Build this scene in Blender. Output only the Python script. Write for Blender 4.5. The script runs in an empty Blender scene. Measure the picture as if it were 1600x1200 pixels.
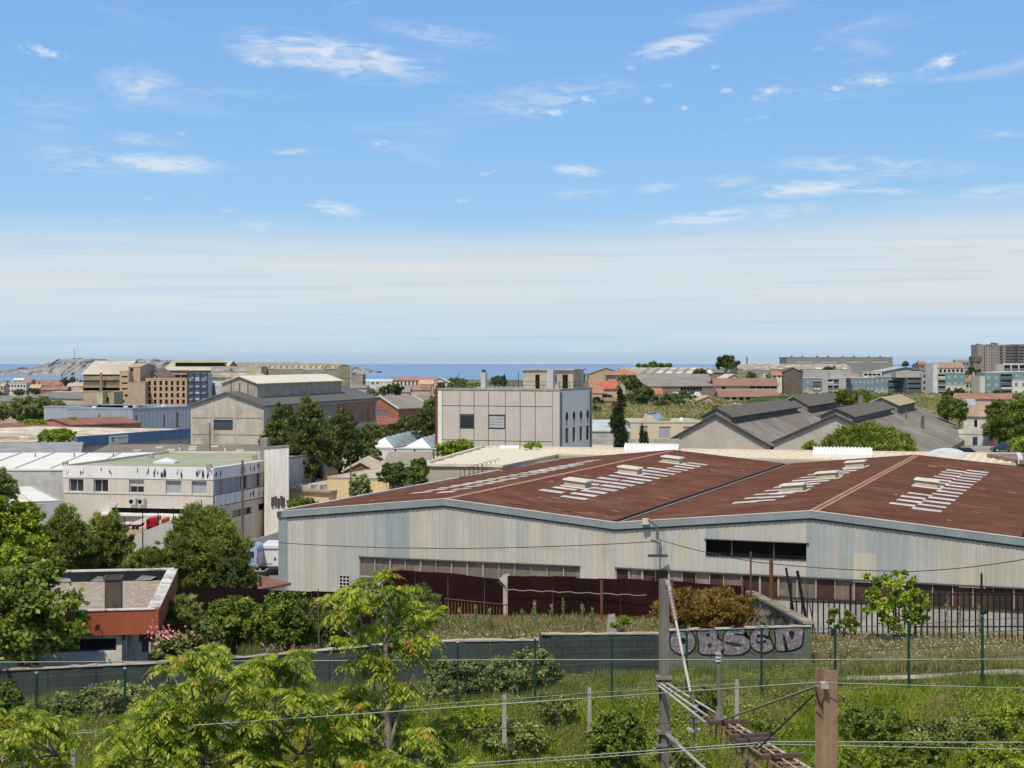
import bpy, math, random
import numpy as np
from mathutils import Vector
SC = bpy.context.scene
COL = SC.collection
R = math.radians
rnd = random.Random(7)
rng = np.random.default_rng(11)
# ------------------------------------------------------------------ camera
F, CX, HY, CZ = 2400.0, 800.0, 565.0, 50.0      # focal length in pixels of a 1600 px wide frame, horizon row, eye height
cam_d = bpy.data.cameras.new('camera')
cam = bpy.data.objects.new('camera', cam_d); COL.objects.link(cam)
cam.location = (0, 0, CZ); cam.rotation_euler = (R(90), 0, 0)
cam_d.lens = 54.0; cam_d.sensor_width = 36.0; cam_d.shift_y = -35 / 1600
cam_d.clip_start = 0.5; cam_d.clip_end = 60000
SC.camera = cam
# ------------------------------------------------------------------ light
SUN_EL = 58.0
sdir = Vector((-0.33 * math.cos(R(SUN_EL)), -0.944 * math.cos(R(SUN_EL)), math.sin(R(SUN_EL)))).normalized()
sun_d = bpy.data.lights.new('sun', 'SUN'); sun_d.energy = 3.7; sun_d.angle = R(0.53); sun_d.color = (1.0, 0.945, 0.85)
sun = bpy.data.objects.new('sun', sun_d); COL.objects.link(sun)
sun.location = (0, 0, 200)
sun.rotation_euler = sdir.to_track_quat('Z', 'Y').to_euler()
w = bpy.data.worlds.new('World'); SC.world = w; w.use_nodes = True
nt = w.node_tree; N = nt.nodes; L = nt.links
for n in list(N): N.remove(n)
SKY = 0.1
out = N.new('ShaderNodeOutputWorld'); bg = N.new('ShaderNodeBackground'); bg.inputs[1].default_value = SKY
L.new(bg.outputs[0], out.inputs[0])
sky = N.new('ShaderNodeTexSky'); sky.sky_type = 'NISHITA'; sky.sun_disc = False
sky.sun_elevation = math.asin(sdir.z); sky.sun_rotation = math.atan2(sdir.x, sdir.y)
sky.altitude = 50; sky.air_density = 1.0; sky.dust_density = 1.5; sky.ozone_density = 0.8
tc = N.new('ShaderNodeTexCoord'); sep = N.new('ShaderNodeSeparateXYZ'); L.new(tc.outputs['Generated'], sep.inputs[0])
def mth(op, a, b=None, c=None, clamp=False):
 n = N.new('ShaderNodeMath'); n.operation = op; n.use_clamp = clamp
 for i, v in enumerate((a, b, c)):
  if v is None: continue
  if isinstance(v, (int, float)): n.inputs[i].default_value = v
  else: L.new(v, n.inputs[i])
 return n.outputs[0]
def sstep(v, a, b, lo=0.0, hi=1.0):
 n = N.new('ShaderNodeMapRange'); n.interpolation_type = 'SMOOTHSTEP'
 L.new(v, n.inputs[0]); n.inputs[1].default_value = a; n.inputs[2].default_value = b
 n.inputs[3].default_value = lo; n.inputs[4].default_value = hi
 return n.outputs[0]
az = mth('ARCTAN2', sep.outputs[0], sep.outputs[1]); el = mth('ARCSINE', sep.outputs[2])
AZ = lambda px: math.atan((px - CX) / F)
EL = lambda py: math.atan((HY - py) / F)
def noise(sx, sy, scale, detail=5, rough=0.55, off=0.0, dist=0.0):
 cb = N.new('ShaderNodeCombineXYZ')
 L.new(mth('MULTIPLY', az, sx), cb.inputs[0]); L.new(mth('MULTIPLY', el, sy), cb.inputs[1]); cb.inputs[2].default_value = off
 t = N.new('ShaderNodeTexNoise'); t.inputs['Scale'].default_value = scale; t.inputs['Detail'].default_value = detail
 t.inputs['Roughness'].default_value = rough; t.inputs['Distortion'].default_value = dist
 L.new(cb.outputs[0], t.inputs['Vector']); return t.outputs[0]
def cmix(fac, a, b):
 n = N.new('ShaderNodeMix'); n.data_type = 'RGBA'
 if isinstance(fac, float): n.inputs[0].default_value = fac
 else: L.new(fac, n.inputs[0])
 for i, v in ((6, a), (7, b)):
  if isinstance(v, tuple): n.inputs[i].default_value = (v[0] / SKY, v[1] / SKY, v[2] / SKY, 1)
  else: L.new(v, n.inputs[i])
 return n.outputs[2]
# clear air: physical sky, tinted by the thin high veil every part of this sky has
grad = N.new('ShaderNodeValToRGB'); L.new(mth('MULTIPLY', el, 4.0, clamp=True), grad.inputs[0])
cr = grad.color_ramp
def ramp(cr, stops):
 while len(cr.elements) > 1: cr.elements.remove(cr.elements[0])
 cr.elements[0].position = stops[0][0]; cr.elements[0].color = (*stops[0][1], 1)
 for p, c in stops[1:]:
  e = cr.elements.new(p); e.color = (*c, 1)
k = 1 / SKY
ramp(cr, [(0.0, (0.55 * k, .75 * k, .90 * k)), (0.12, (.49 * k, .71 * k, .90 * k)), (0.37, (0.34 * k, .61 * k, .92 * k)), (0.62, (.255 * k, .52 * k, .88 * k)),
  (0.92, (.21 * k, .44 * k, .86 * k)), (1.0, (.20 * k, .43 * k, .85 * k))])
base = cmix(sstep(el, 0.30, 0.8, 0.92, 0.3), sky.outputs[0], grad.outputs[0])
# white veil low over the sea, streaky
st = noise(2.2, 26, 2.0, 6, 0.6, 3.1)
wav = noise(3.0, 9, 1.6, 3, 0.5, 8.0)
el2 = mth('ADD', el, mth('MULTIPLY', mth('SUBTRACT', wav, 0.5), 0.014))
azr = sstep(az, -0.05, 0.33, 0.0, 0.030)
top = sstep(mth('SUBTRACT', el2, mth('MULTIPLY', azr, 0.4)), EL(425), EL(326), 1.0, 0.0)
low = sstep(el, EL(566), EL(440), 0.30, 1.0)
veil = mth('MULTIPLY', mth('MULTIPLY', top, low), mth('ADD', 0.50, mth('MULTIPLY', st, 0.80)), clamp=True)
c1 = cmix(mth('MULTIPLY', veil, 0.96, clamp=True), base, (0.70, 0.762, 0.80))
# brighter thin bands inside the veil and faint blue gaps
bands = sstep(noise(1.6, 60, 2.2, 5, 0.6, 12.0), 0.50, 0.66)
c1 = cmix(mth('MULTIPLY', mth('MULTIPLY', bands, top), 0.38), c1, (0.77, 0.80, 0.82))
gaps = sstep(noise(1.9, 75, 2.4, 4, 0.5, 21.0), 0.54, 0.66)
c1 = cmix(mth('MULTIPLY', mth('MULTIPLY', gaps, top), 0.34), c1, (0.42, 0.60, 0.84))
# wispy clouds: soft ellipses broken up by stretched noise (centre px, py, half sizes, tilt, strength)
fib = noise(14, 60, 3.2, 7, 0.62, 5.5, 0.8)
puf = noise(40, 90, 3.0, 5, 0.6, 1.5, 0.4)
wisps = [(520, 92, 135, 26, -8, .95, 0), (585, 88, 55, 10, -10, .9, 0), (690, 55, 90, 14, -8, .45, 0), (222, 150, 58, 30, -8, .6, 0),
  (330, 152, 140, 10, 0, .25, 0), (255, 263, 88, 14, -3, .95, 0), (130, 262, 80, 22, -6, .45, 0), (215, 228, 60, 10, -3, .45, 0),
  (85, 180, 60, 22, -8, .3, 0), (60, 100, 42, 8, -10, .75, 1), (78, 102, 18, 6, -14, .9, 1),
  (1052, 76, 58, 13, 13, .95, 0), (850, 155, 130, 22, 8, .5, 0), (865, 176, 20, 5, 5, .9, 1), (918, 157, 12, 6, -15, .9, 1), (829, 176, 6, 6, 0, .9, 1),
  (525, 327, 38, 9, -8, 1.0, 0), (900, 267, 32, 8, -5, .95, 0), (912, 303, 48, 8, 3, .5, 0), (1025, 295, 32, 8, 3, .65, 0),
  (1140, 285, 32, 9, 3, .7, 0), (1270, 299, 90, 12, 4, .95, 0), (1360, 303, 70, 6, -5, .8, 0), (1370, 270, 150, 14, -3, .6, 0),
  (1100, 343, 75, 11, 8, .9, 0), (1210, 333, 70, 12, 5, .6, 0), (1468, 116, 30, 9, 20, .95, 1), (1362, 135, 22, 11, -5, .9, 1),
  (1308, 148, 10, 5, 0, .8, 1), (1195, 150, 20, 9, 18, .8, 1), (1180, 190, 22, 5, 8, .5, 1), (1300, 148, 120, 18, 5, .3, 0),
  (1260, 2, 75, 7, 0, .8, 1), (1550, 312, 50, 11, 3, .6, 0), (1560, 228, 40, 8, 0, .4, 0), (1590, 400, 60, 14, 5, .6, 0),
  (595, 228, 22, 9, 5, .6, 1), (470, 240, 40, 5, 2, .6, 0), (290, 215, 12, 4, 8, .8, 1), (725, 313, 13, 6, -15, .8, 1), (762, 269, 12, 6, 0, .7, 1),
  (1115, 109, 11, 4, 0, .8, 1), (1068, 170, 7, 5, 0, .8, 1), (1136, 146, 9, 4, 0, .7, 1), (1040, 135, 12, 4, 0, .5, 1), (1014, 158, 7, 5, 0, .6, 1),
  (395, 355, 28, 7, -3, .8, 0), (360, 333, 16, 5, -4, .6, 1), (238, 315, 16, 5, -4, .5, 1), (185, 352, 12, 4, 0, .6, 1), (90, 8, 130, 10, 0, .35, 0),
  (1134, 217, 11, 4, 0, .5, 1), (1275, 86, 12, 4, 0, .4, 1), (985, 107, 8, 4, 0, .7, 1), (405, 100, 30, 9, -6, .7, 0), (640, 90, 60, 12, -4, .3, 0)]
acc0 = acc1 = None
for (px, py, rx, ry, rot, s, kind) in wisps:
 ca, sa = math.cos(R(rot)), math.sin(R(rot))
 u = mth('SUBTRACT', az, AZ(px)); v = mth('SUBTRACT', el, EL(py))
 a = mth('MULTIPLY', mth('ADD', mth('MULTIPLY', u, ca), mth('MULTIPLY', v, sa)), F / rx)
 b = mth('MULTIPLY', mth('SUBTRACT', mth('MULTIPLY', v, ca), mth('MULTIPLY', u, sa)), F / ry)
 d2 = mth('ADD', mth('MULTIPLY', a, a), mth('MULTIPLY', b, b))
 g = mth('MULTIPLY', mth('POWER', mth('SUBTRACT', 1.0, mth('MULTIPLY', d2, 0.42), clamp=True), 1.4), s)
 if kind: acc1 = g if acc1 is None else mth('MAXIMUM', acc1, g)
 else: acc0 = g if acc0 is None else mth('MAXIMUM', acc0, g)
m0 = mth('MULTIPLY', acc0, sstep(mth('ADD', fib, mth('MULTIPLY', acc0, .16)), 0.40, 0.78))
m0 = mth('MULTIPLY', m0, 1.15, clamp=True)
m1 = mth('MULTIPLY', mth('MULTIPLY', acc1, 1.2), sstep(mth('ADD', puf, mth('MULTIPLY', acc1, .16)), 0.46, 0.80), clamp=True)
# more of the same wisps added over the upper sky to neutralise ambient light
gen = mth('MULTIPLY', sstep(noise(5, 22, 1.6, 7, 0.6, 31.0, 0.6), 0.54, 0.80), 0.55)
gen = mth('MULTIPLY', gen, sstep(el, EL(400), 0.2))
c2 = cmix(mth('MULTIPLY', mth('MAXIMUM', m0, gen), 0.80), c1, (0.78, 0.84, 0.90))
c2 = cmix(mth('MULTIPLY', m1, 0.78), c2, (0.80, 0.85, 0.91))
L.new(c2, bg.inputs[0])
SC.view_settings.view_transform = 'Standard'; SC.view_settings.look = 'None'
SC.view_settings.exposure = 0.0; SC.view_settings.gamma = 1.0
SC.view_settings.use_curve_mapping = False
SC.cycles.max_bounces = 6; SC.cycles.transparent_max_bounces = 16
SC.cycles.volume_bounces = 0
# ------------------------------------------------------------------ helpers
def X(px, d): return (px - CX) / F * d
def Z(py, d): return CZ - (py - HY) / F * d
WP = {}
def wpos(o): return WP.get(o.name, Vector((0, 0, 0))) if o else Vector((0, 0, 0))
def new(name, mesh, parent=None, loc=(0, 0, 0), rz=0.0, kind=None):
 o = bpy.data.objects.new(name, mesh); COL.objects.link(o)
 loc = Vector(loc); o.parent = parent; o.location = loc - wpos(parent); o.rotation_euler = (0, 0, rz)
 WP[o.name] = loc
 if kind: o['kind'] = kind
 return o
def tag(o, label, cat=None, group=None, kind=None):
 if label: o['label'] = label
 if cat: o['category'] = cat
 if group: o['group'] = group
 if kind: o['kind'] = kind
 return o
def thing(name, loc, label, cat, group=None):
 return tag(new(name, None, None, loc), label, cat, group)
class MB:
 def __init__(s): s.v = []; s.f = []
 def quad(s, *p):
  i = len(s.v); s.v += [tuple(q) for q in p]; s.f.append(tuple(range(i, i + len(p)))); return s
 def hexa(s, b, t):      # b, t: 4 points each, counter-clockwise seen from outside top
  i = len(s.v); s.v += [tuple(q) for q in b] + [tuple(q) for q in t]
  s.f += [(i + 3, i + 2, i + 1, i), (i + 4, i + 5, i + 6, i + 7)]
  for k in range(4):
   j = (k + 1) % 4; s.f.append((i + k, i + j, i + 4 + j, i + 4 + k))
  return s
 def box(s, x0, y0, z0, x1, y1, z1):
  return s.hexa([(x0, y0, z0), (x1, y0, z0), (x1, y1, z0), (x0, y1, z0)], [(x0, y0, z1), (x1, y0, z1), (x1, y1, z1), (x0, y1, z1)])
 def prism(s, pts, z0, z1):
  i = len(s.v); n = len(pts)
  s.v += [(p[0], p[1], z0) for p in pts] + [(p[0], p[1], z1) for p in pts]
  s.f += [tuple(i + k for k in reversed(range(n))), tuple(i + n + k for k in range(n))]
  for k in range(n):
   j = (k + 1) % n; s.f.append((i + k, i + j, i + n + j, i + n + k))
  return s
 def slab(s, a, b, c, d, t):  # polygon a,b,c,d (top side), thickness t downwards
  a, b, c, d = map(Vector, (a, b, c, d)); dn = Vector((0, 0, -t))
  return s.hexa([a + dn, b + dn, c + dn, d + dn], [a, b, c, d])
 def tube(s, pts, rads, n=6, cap=True):
  pts = [Vector(p) for p in pts]
  if isinstance(rads, (int, float)): rads = [rads] * len(pts)
  base = len(s.v)
  for k, p in enumerate(pts):
   if k == 0: t = pts[1] - p
   elif k == len(pts) - 1: t = p - pts[k - 1]
   else: t = pts[k + 1] - pts[k - 1]
   t.normalize(); a = Vector((0, 0, 1)) if abs(t.z) < 0.9 else Vector((1, 0, 0))
   u = t.cross(a).normalized(); v = t.cross(u)
   for j in range(n):
    th = 2 * math.pi * j / n; s.v.append(tuple(p + (u * math.cos(th) + v * math.sin(th)) * rads[k]))
  for k in range(len(pts) - 1):
   for j in range(n):
    a = base + k * n + j; b = base + k * n + (j + 1) % n; s.f.append((a, a + n, b + n, b))
  if cap:
   s.f.append(tuple(base + j for j in range(n))); s.f.append(tuple(base + (len(pts) - 1) * n + j for j in reversed(range(n))))
  return s
 def mesh(s, name, mat, org=Vector((0, 0, 0)), smooth=False):
  me = bpy.data.meshes.new(name); ox, oy, oz = org
  me.from_pydata([(a - ox, b - oy, c - oz) for a, b, c in s.v], [], s.f)
  if mat: me.materials.append(mat)
  if smooth: me.polygons.foreach_set('use_smooth', [True] * len(me.polygons))
  me.update(); return me
 def build(s, name, mat, parent=None, smooth=False, kind=None, label=None):
  org = wpos(parent)
  if parent is None and s.v:
   a = np.array(s.v); org = Vector(((a[:, 0].min() + a[:, 0].max()) / 2, (a[:, 1].min() + a[:, 1].max()) / 2, a[:, 2].min()))
  o = new(name, s.mesh(name, mat, org, smooth), parent, org)
  if kind: o['kind'] = kind
  if label: o['label'] = label
  return o
def np_mesh(name, V, k, mat, org=(0, 0, 0)):
 V = np.asarray(V, dtype=np.float32).reshape(-1, 3) - np.array(org, dtype=np.float32)
 n = len(V); me = bpy.data.meshes.new(name)
 me.vertices.add(n); me.vertices.foreach_set('co', V.ravel())
 me.loops.add(n); me.loops.foreach_set('vertex_index', np.arange(n, dtype=np.int32))
 me.polygons.add(n // k); me.polygons.foreach_set('loop_start', np.arange(0, n, k, dtype=np.int32))
 try: me.polygons.foreach_set('loop_total', np.full(n // k, k, dtype=np.int32))
 except Exception: pass
 me.materials.append(mat); me.update(calc_edges=True); return me
# ------------------------------------------------------------------ materials
MC = {}
def mat(name, col, rough=0.85, col2=None, sc=0.5, var=0.18, streak=0.0, metal=0.0, bump=0.0, bsc=6.0, spec=0.14, fine=0.12, dirt=None, dsc=0.25, dth=(0.55, 0.7), stk=(1.5, 1.5, 0.12), rot=0.0):
 """rough painted / mineral surface: two-tone large noise, fine grain, optional streaks (weather, or painted rib lines) and stains"""
 if name in MC: return MC[name]
 wm = lambda c: tuple(min(.82, x * y) for x, y in zip(c, (1.22, 1.16, 1.06)))
 col = wm(col); col2 = wm(col2) if col2 else None; dirt = wm(dirt) if dirt else None; streak *= .65
 m = bpy.data.materials.new(name); m.use_nodes = True; nt = m.node_tree; n = nt.nodes; l = nt.links
 b = n['Principled BSDF']; b.inputs['Roughness'].default_value = rough; b.inputs['Metallic'].default_value = metal
 b.inputs['Specular IOR Level'].default_value = spec
 geo = n.new('ShaderNodeNewGeometry'); pos = geo.outputs['Position']
 def nz(scale, detail=4, vec=pos, rgh=0.6):
  t = n.new('ShaderNodeTexNoise'); t.inputs['Scale'].default_value = scale; t.inputs['Detail'].default_value = detail
  t.inputs['Roughness'].default_value = rgh; l.new(vec, t.inputs['Vector']); return t.outputs[0]
 def mr(v, a, b_, c, d):
  q = n.new('ShaderNodeMapRange'); l.new(v, q.inputs[0])
  for i, x in enumerate((a, b_, c, d)): q.inputs[i + 1].default_value = x
  return q.outputs[0]
 def mx(f, a, c, blend='MIX'):
  q = n.new('ShaderNodeMix'); q.data_type = 'RGBA'; q.blend_type = blend
  if isinstance(f, float): q.inputs[0].default_value = f
  else: l.new(f, q.inputs[0])
  for i, x in ((6, a), (7, c)):
   if isinstance(x, tuple): q.inputs[i].default_value = (*x[:3], 1)
   else: l.new(x, q.inputs[i])
  return q.outputs[2]
 c2 = col2 or tuple(max(0, x * (1 - var * 1.6)) for x in col)
 c = mx(mr(nz(sc), 0.35, 0.65, 0, 1), col, c2)
 if fine: c = mx(1.0, c, mx(mr(nz(9.0, 3), 0.3, 0.7, 0, 1), (1 - fine,) * 3, (1 + fine,) * 3), 'MULTIPLY')
 if streak:
  mr_ = n.new('ShaderNodeMapping'); mr_.inputs['Rotation'].default_value = (0, 0, rot); l.new(pos, mr_.inputs[0]); mp = n.new('ShaderNodeMapping'); mp.inputs['Scale'].default_value = stk; l.new(mr_.outputs[0], mp.inputs[0])
  c = mx(1.0, c, mx(mr(nz(1.6, 5, mp.outputs[0]), 0.35, 0.72, 0, 1), (1.05,) * 3, (1 - streak,) * 3), 'MULTIPLY')
 if dirt: c = mx(mr(nz(dsc, 6, rgh=0.7), dth[0], dth[1], 0, 1), c, dirt)
 l.new(c, b.inputs['Base Color'])
 if bump:
  bp = n.new('ShaderNodeBump'); bp.inputs['Strength'].default_value = bump; bp.inputs['Distance'].default_value = 0.05
  l.new(nz(bsc, 5), bp.inputs['Height']); l.new(bp.outputs[0], b.inputs['Normal'])
 MC[name] = m; return m
def leafmat(name, cols, trans=0.25, psc=0.4, mul=(1.44, 1.40, .98)):
 """foliage: each leaf draws its own tint from a ramp; part of the light passes through"""
 if name in MC: return MC[name]
 m = bpy.data.materials.new(name); m.use_nodes = True; nt = m.node_tree; n = nt.nodes; l = nt.links
 for q in list(n): n.remove(q)
 o = n.new('ShaderNodeOutputMaterial'); geo = n.new('ShaderNodeNewGeometry')
 r = n.new('ShaderNodeValToRGB'); ramp(r.color_ramp, [(i / max(1, len(cols) - 1), tuple(x * y for x, y in zip(c, mul))) for i, c in enumerate(cols)])
 nz = n.new('ShaderNodeTexNoise'); nz.inputs['Scale'].default_value = psc; nz.inputs['Detail'].default_value = 3; l.new(geo.outputs['Position'], nz.inputs['Vector'])
 ad = n.new('ShaderNodeMath'); ad.operation = 'MULTIPLY_ADD'; l.new(nz.outputs[0], ad.inputs[0]); ad.inputs[1].default_value = 1.6; ad.inputs[2].default_value = -0.8
 ml = n.new('ShaderNodeMath'); ml.operation = 'MULTIPLY_ADD'; l.new(geo.outputs['Random Per Island'], ml.inputs[0]); ml.inputs[1].default_value = 0.75; l.new(ad.outputs[0], ml.inputs[2])
 ml.use_clamp = True
 m2 = n.new('ShaderNodeMath'); m2.operation = 'ADD'; l.new(ml.outputs[0], m2.inputs[0]); m2.inputs[1].default_value = 0.1; m2.use_clamp = True
 l.new(m2.outputs[0], r.inputs[0])
 df = n.new('ShaderNodeBsdfPrincipled'); df.inputs['Roughness'].default_value = 0.55; df.inputs['Specular IOR Level'].default_value = 0.35
 l.new(r.outputs[0], df.inputs['Base Color'])
 tr = n.new('ShaderNodeBsdfTranslucent'); l.new(r.outputs[0], tr.inputs[0])
 ms = n.new('ShaderNodeMixShader'); ms.inputs[0].default_value = trans
 l.new(df.outputs[0], ms.inputs[1]); l.new(tr.outputs[0], ms.inputs[2]); l.new(ms.outputs[0], o.inputs[0])
 MC[name] = m; return m
def glassmat(name, col, rough=0.12):
 if name in MC: return MC[name]
 m = bpy.data.materials.new(name); m.use_nodes = True; b = m.node_tree.nodes['Principled BSDF']
 b.inputs['Base Color'].default_value = (*col, 1); b.inputs['Roughness'].default_value = rough; b.inputs['Specular IOR Level'].default_value = 0.6
 MC[name] = m; return m
def g3(v): return (v, v, v)
GL = glassmat('glass_dark', (0.018, 0.022, 0.026)); GLB = glassmat('glass_blue', (0.06, 0.09, 0.12), 0.25)
FRW = mat('frame_white', (0.55, 0.55, 0.54), 0.5); FRD = mat('frame_dark', (0.07, 0.075, 0.08), 0.5)
SHUT = mat('shutter_grey', (0.33, 0.34, 0.37), 0.6, var=0.05, fine=0.03); DARK = mat('dark_opening', (0.012, 0.011, 0.011), 0.9)
CURT = mat('curtain', (0.45, 0.46, 0.46), 0.8)
# ------------------------------------------------------------------ faces, walls, windows
class Face:
 """vertical plane: o = left end seen from outside, a = heading of the wall, normal to the right of the heading"""
 def __init__(s, o, a): s.o = Vector((o[0], o[1], 0)); s.a = a; s.u = Vector((math.cos(a), math.sin(a), 0)); s.n = Vector((math.sin(a), -math.cos(a), 0))
 def p(s, t, z, off=0.0): q = s.o + s.u * t + s.n * off; return Vector((q.x, q.y, z))
def wall_mb(mb, fc, w, z0, z1, holes=(), depth=0.2):
 xs = sorted(set([0.0, w] + [h[0] for h in holes] + [h[2] for h in holes]))
 for i in range(len(xs) - 1):
  a, b = xs[i], xs[i + 1]
  if b - a < 1e-4: continue
  m = (a + b) / 2; cuts = sorted([(h[1], h[3]) for h in holes if h[0] <= m <= h[2]]); z = z0
  for c0, c1 in cuts:
   if c0 > z: mb.quad(fc.p(a, z), fc.p(b, z), fc.p(b, c0), fc.p(a, c0))
   z = max(z, c1)
  if z < z1: mb.quad(fc.p(a, z), fc.p(b, z), fc.p(b, z1), fc.p(a, z1))
 for (a, c, b, e) in holes:
  P = fc.p
  mb.quad(P(a, c), P(a, c, -depth), P(b, c, -depth), P(b, c)); mb.quad(P(a, e), P(b, e), P(b, e, -depth), P(a, e, -depth))
  mb.quad(P(a, c), P(a, e), P(a, e, -depth), P(a, c, -depth)); mb.quad(P(b, c), P(b, c, -depth), P(b, e, -depth), P(b, e))
 return mb
WM = {}
STY = {'glass': (GL, FRW, 2), 'glassd': (GL, FRD, 2), 'single': (GL, FRD, 1), 'shut': (SHUT, FRW, 1), 'blue': (GLB, FRW, 2), 'dark': (DARK, FRD, 1), 'curt': (CURT, FRD, 2), 'grid': (GLB, FRD, 6), 'half': (GL, FRW, 2)}
def window(fc, h, style, parent, depth=0.2):
 a, c, b, e = h; w_, h_ = round(b - a, 2), round(e - c, 2); pm, fm, nx = STY[style]; key = (w_, h_, style)
 if key not in WM:
  fb = max(0.05, min(0.09, 0.07)); m = MB(); m.box(0, -.06, 0, w_, 0, fb); m.box(0, -.06, h_ - fb, w_, 0, h_); m.box(0, -.06, fb, fb, 0, h_ - fb); m.box(w_ - fb, -.06, fb, w_, 0, h_ - fb)
  for k in range(1, nx): x = w_ * k / nx; m.box(x - .03, -.05, fb, x + .03, 0, h_ - fb)
  if style == 'grid':
   for k in range(1, 5): z = h_ * k / 5; m.box(fb, -.045, z - .03, w_ - fb, -.005, z + .03)
  if style == 'half': m.box(fb, -.04, h_ * .5, w_ - fb, -.002, h_ - fb)
  p = MB()
  if style == 'shut':
   n_ = max(3, int(h_ / 0.18))
   for k in range(n_):
    z = fb + (h_ - 2 * fb) * k / n_; zz = fb + (h_ - 2 * fb) * (k + 1) / n_
    p.quad((fb, -.03, z), (w_ - fb, -.03, z), (w_ - fb, -.012, zz), (fb, -.012, zz))
  else: p.quad((fb, -.015, fb), (w_ - fb, -.015, fb), (w_ - fb, -.015, h_ - fb), (fb, -.015, h_ - fb))
  WM[key] = (m.mesh('window', fm), p.mesh('pane', pm))
 loc = fc.p(a, c, -depth + 0.001)
 o = new('window', WM[key][0], parent, loc, fc.a)
 q = bpy.data.objects.new('pane' if style != 'shut' else 'shutter', WM[key][1]); COL.objects.link(q); q.parent = o
 return o
def grid(n, zs, w_, h_, a0, a1, style='glass'):
 """evenly spaced openings: returns (a, z, b, e, style) with n columns between a0 and a1"""
 r = []; st = (a1 - a0) / n
 for i in range(n):
  for z in zs: c = a0 + st * (i + .5); r.append((c - w_ / 2, z, c + w_ / 2, z + h_, style))
 return r
def corr(mb, p0, p1, q0, q1, n, h):
 """corrugated sheet: ribs repeat from p0 to p1 and run from p to q"""
 p0, p1, q0, q1 = map(Vector, (p0, p1, q0, q1)); nrm = (p1 - p0).cross(q0 - p0).normalized()
 if nrm.z < 0: nrm = -nrm
 i = len(mb.v); prof = [(0, 0), (.3, 0), (.42, h), (.68, h), (.8, 0)]; c = 0
 for k in range(n):
  for t, z in prof:
   s = (k + t) / n; mb.v.append(tuple(p0.lerp(p1, s) + nrm * z)); mb.v.append(tuple(q0.lerp(q1, s) + nrm * z)); c += 1
 mb.v.append(tuple(p1)); mb.v.append(tuple(q1)); c += 1
 for k in range(c - 1): j = i + 2 * k; mb.f.append((j, j + 2, j + 3, j + 1))
 return mb
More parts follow.
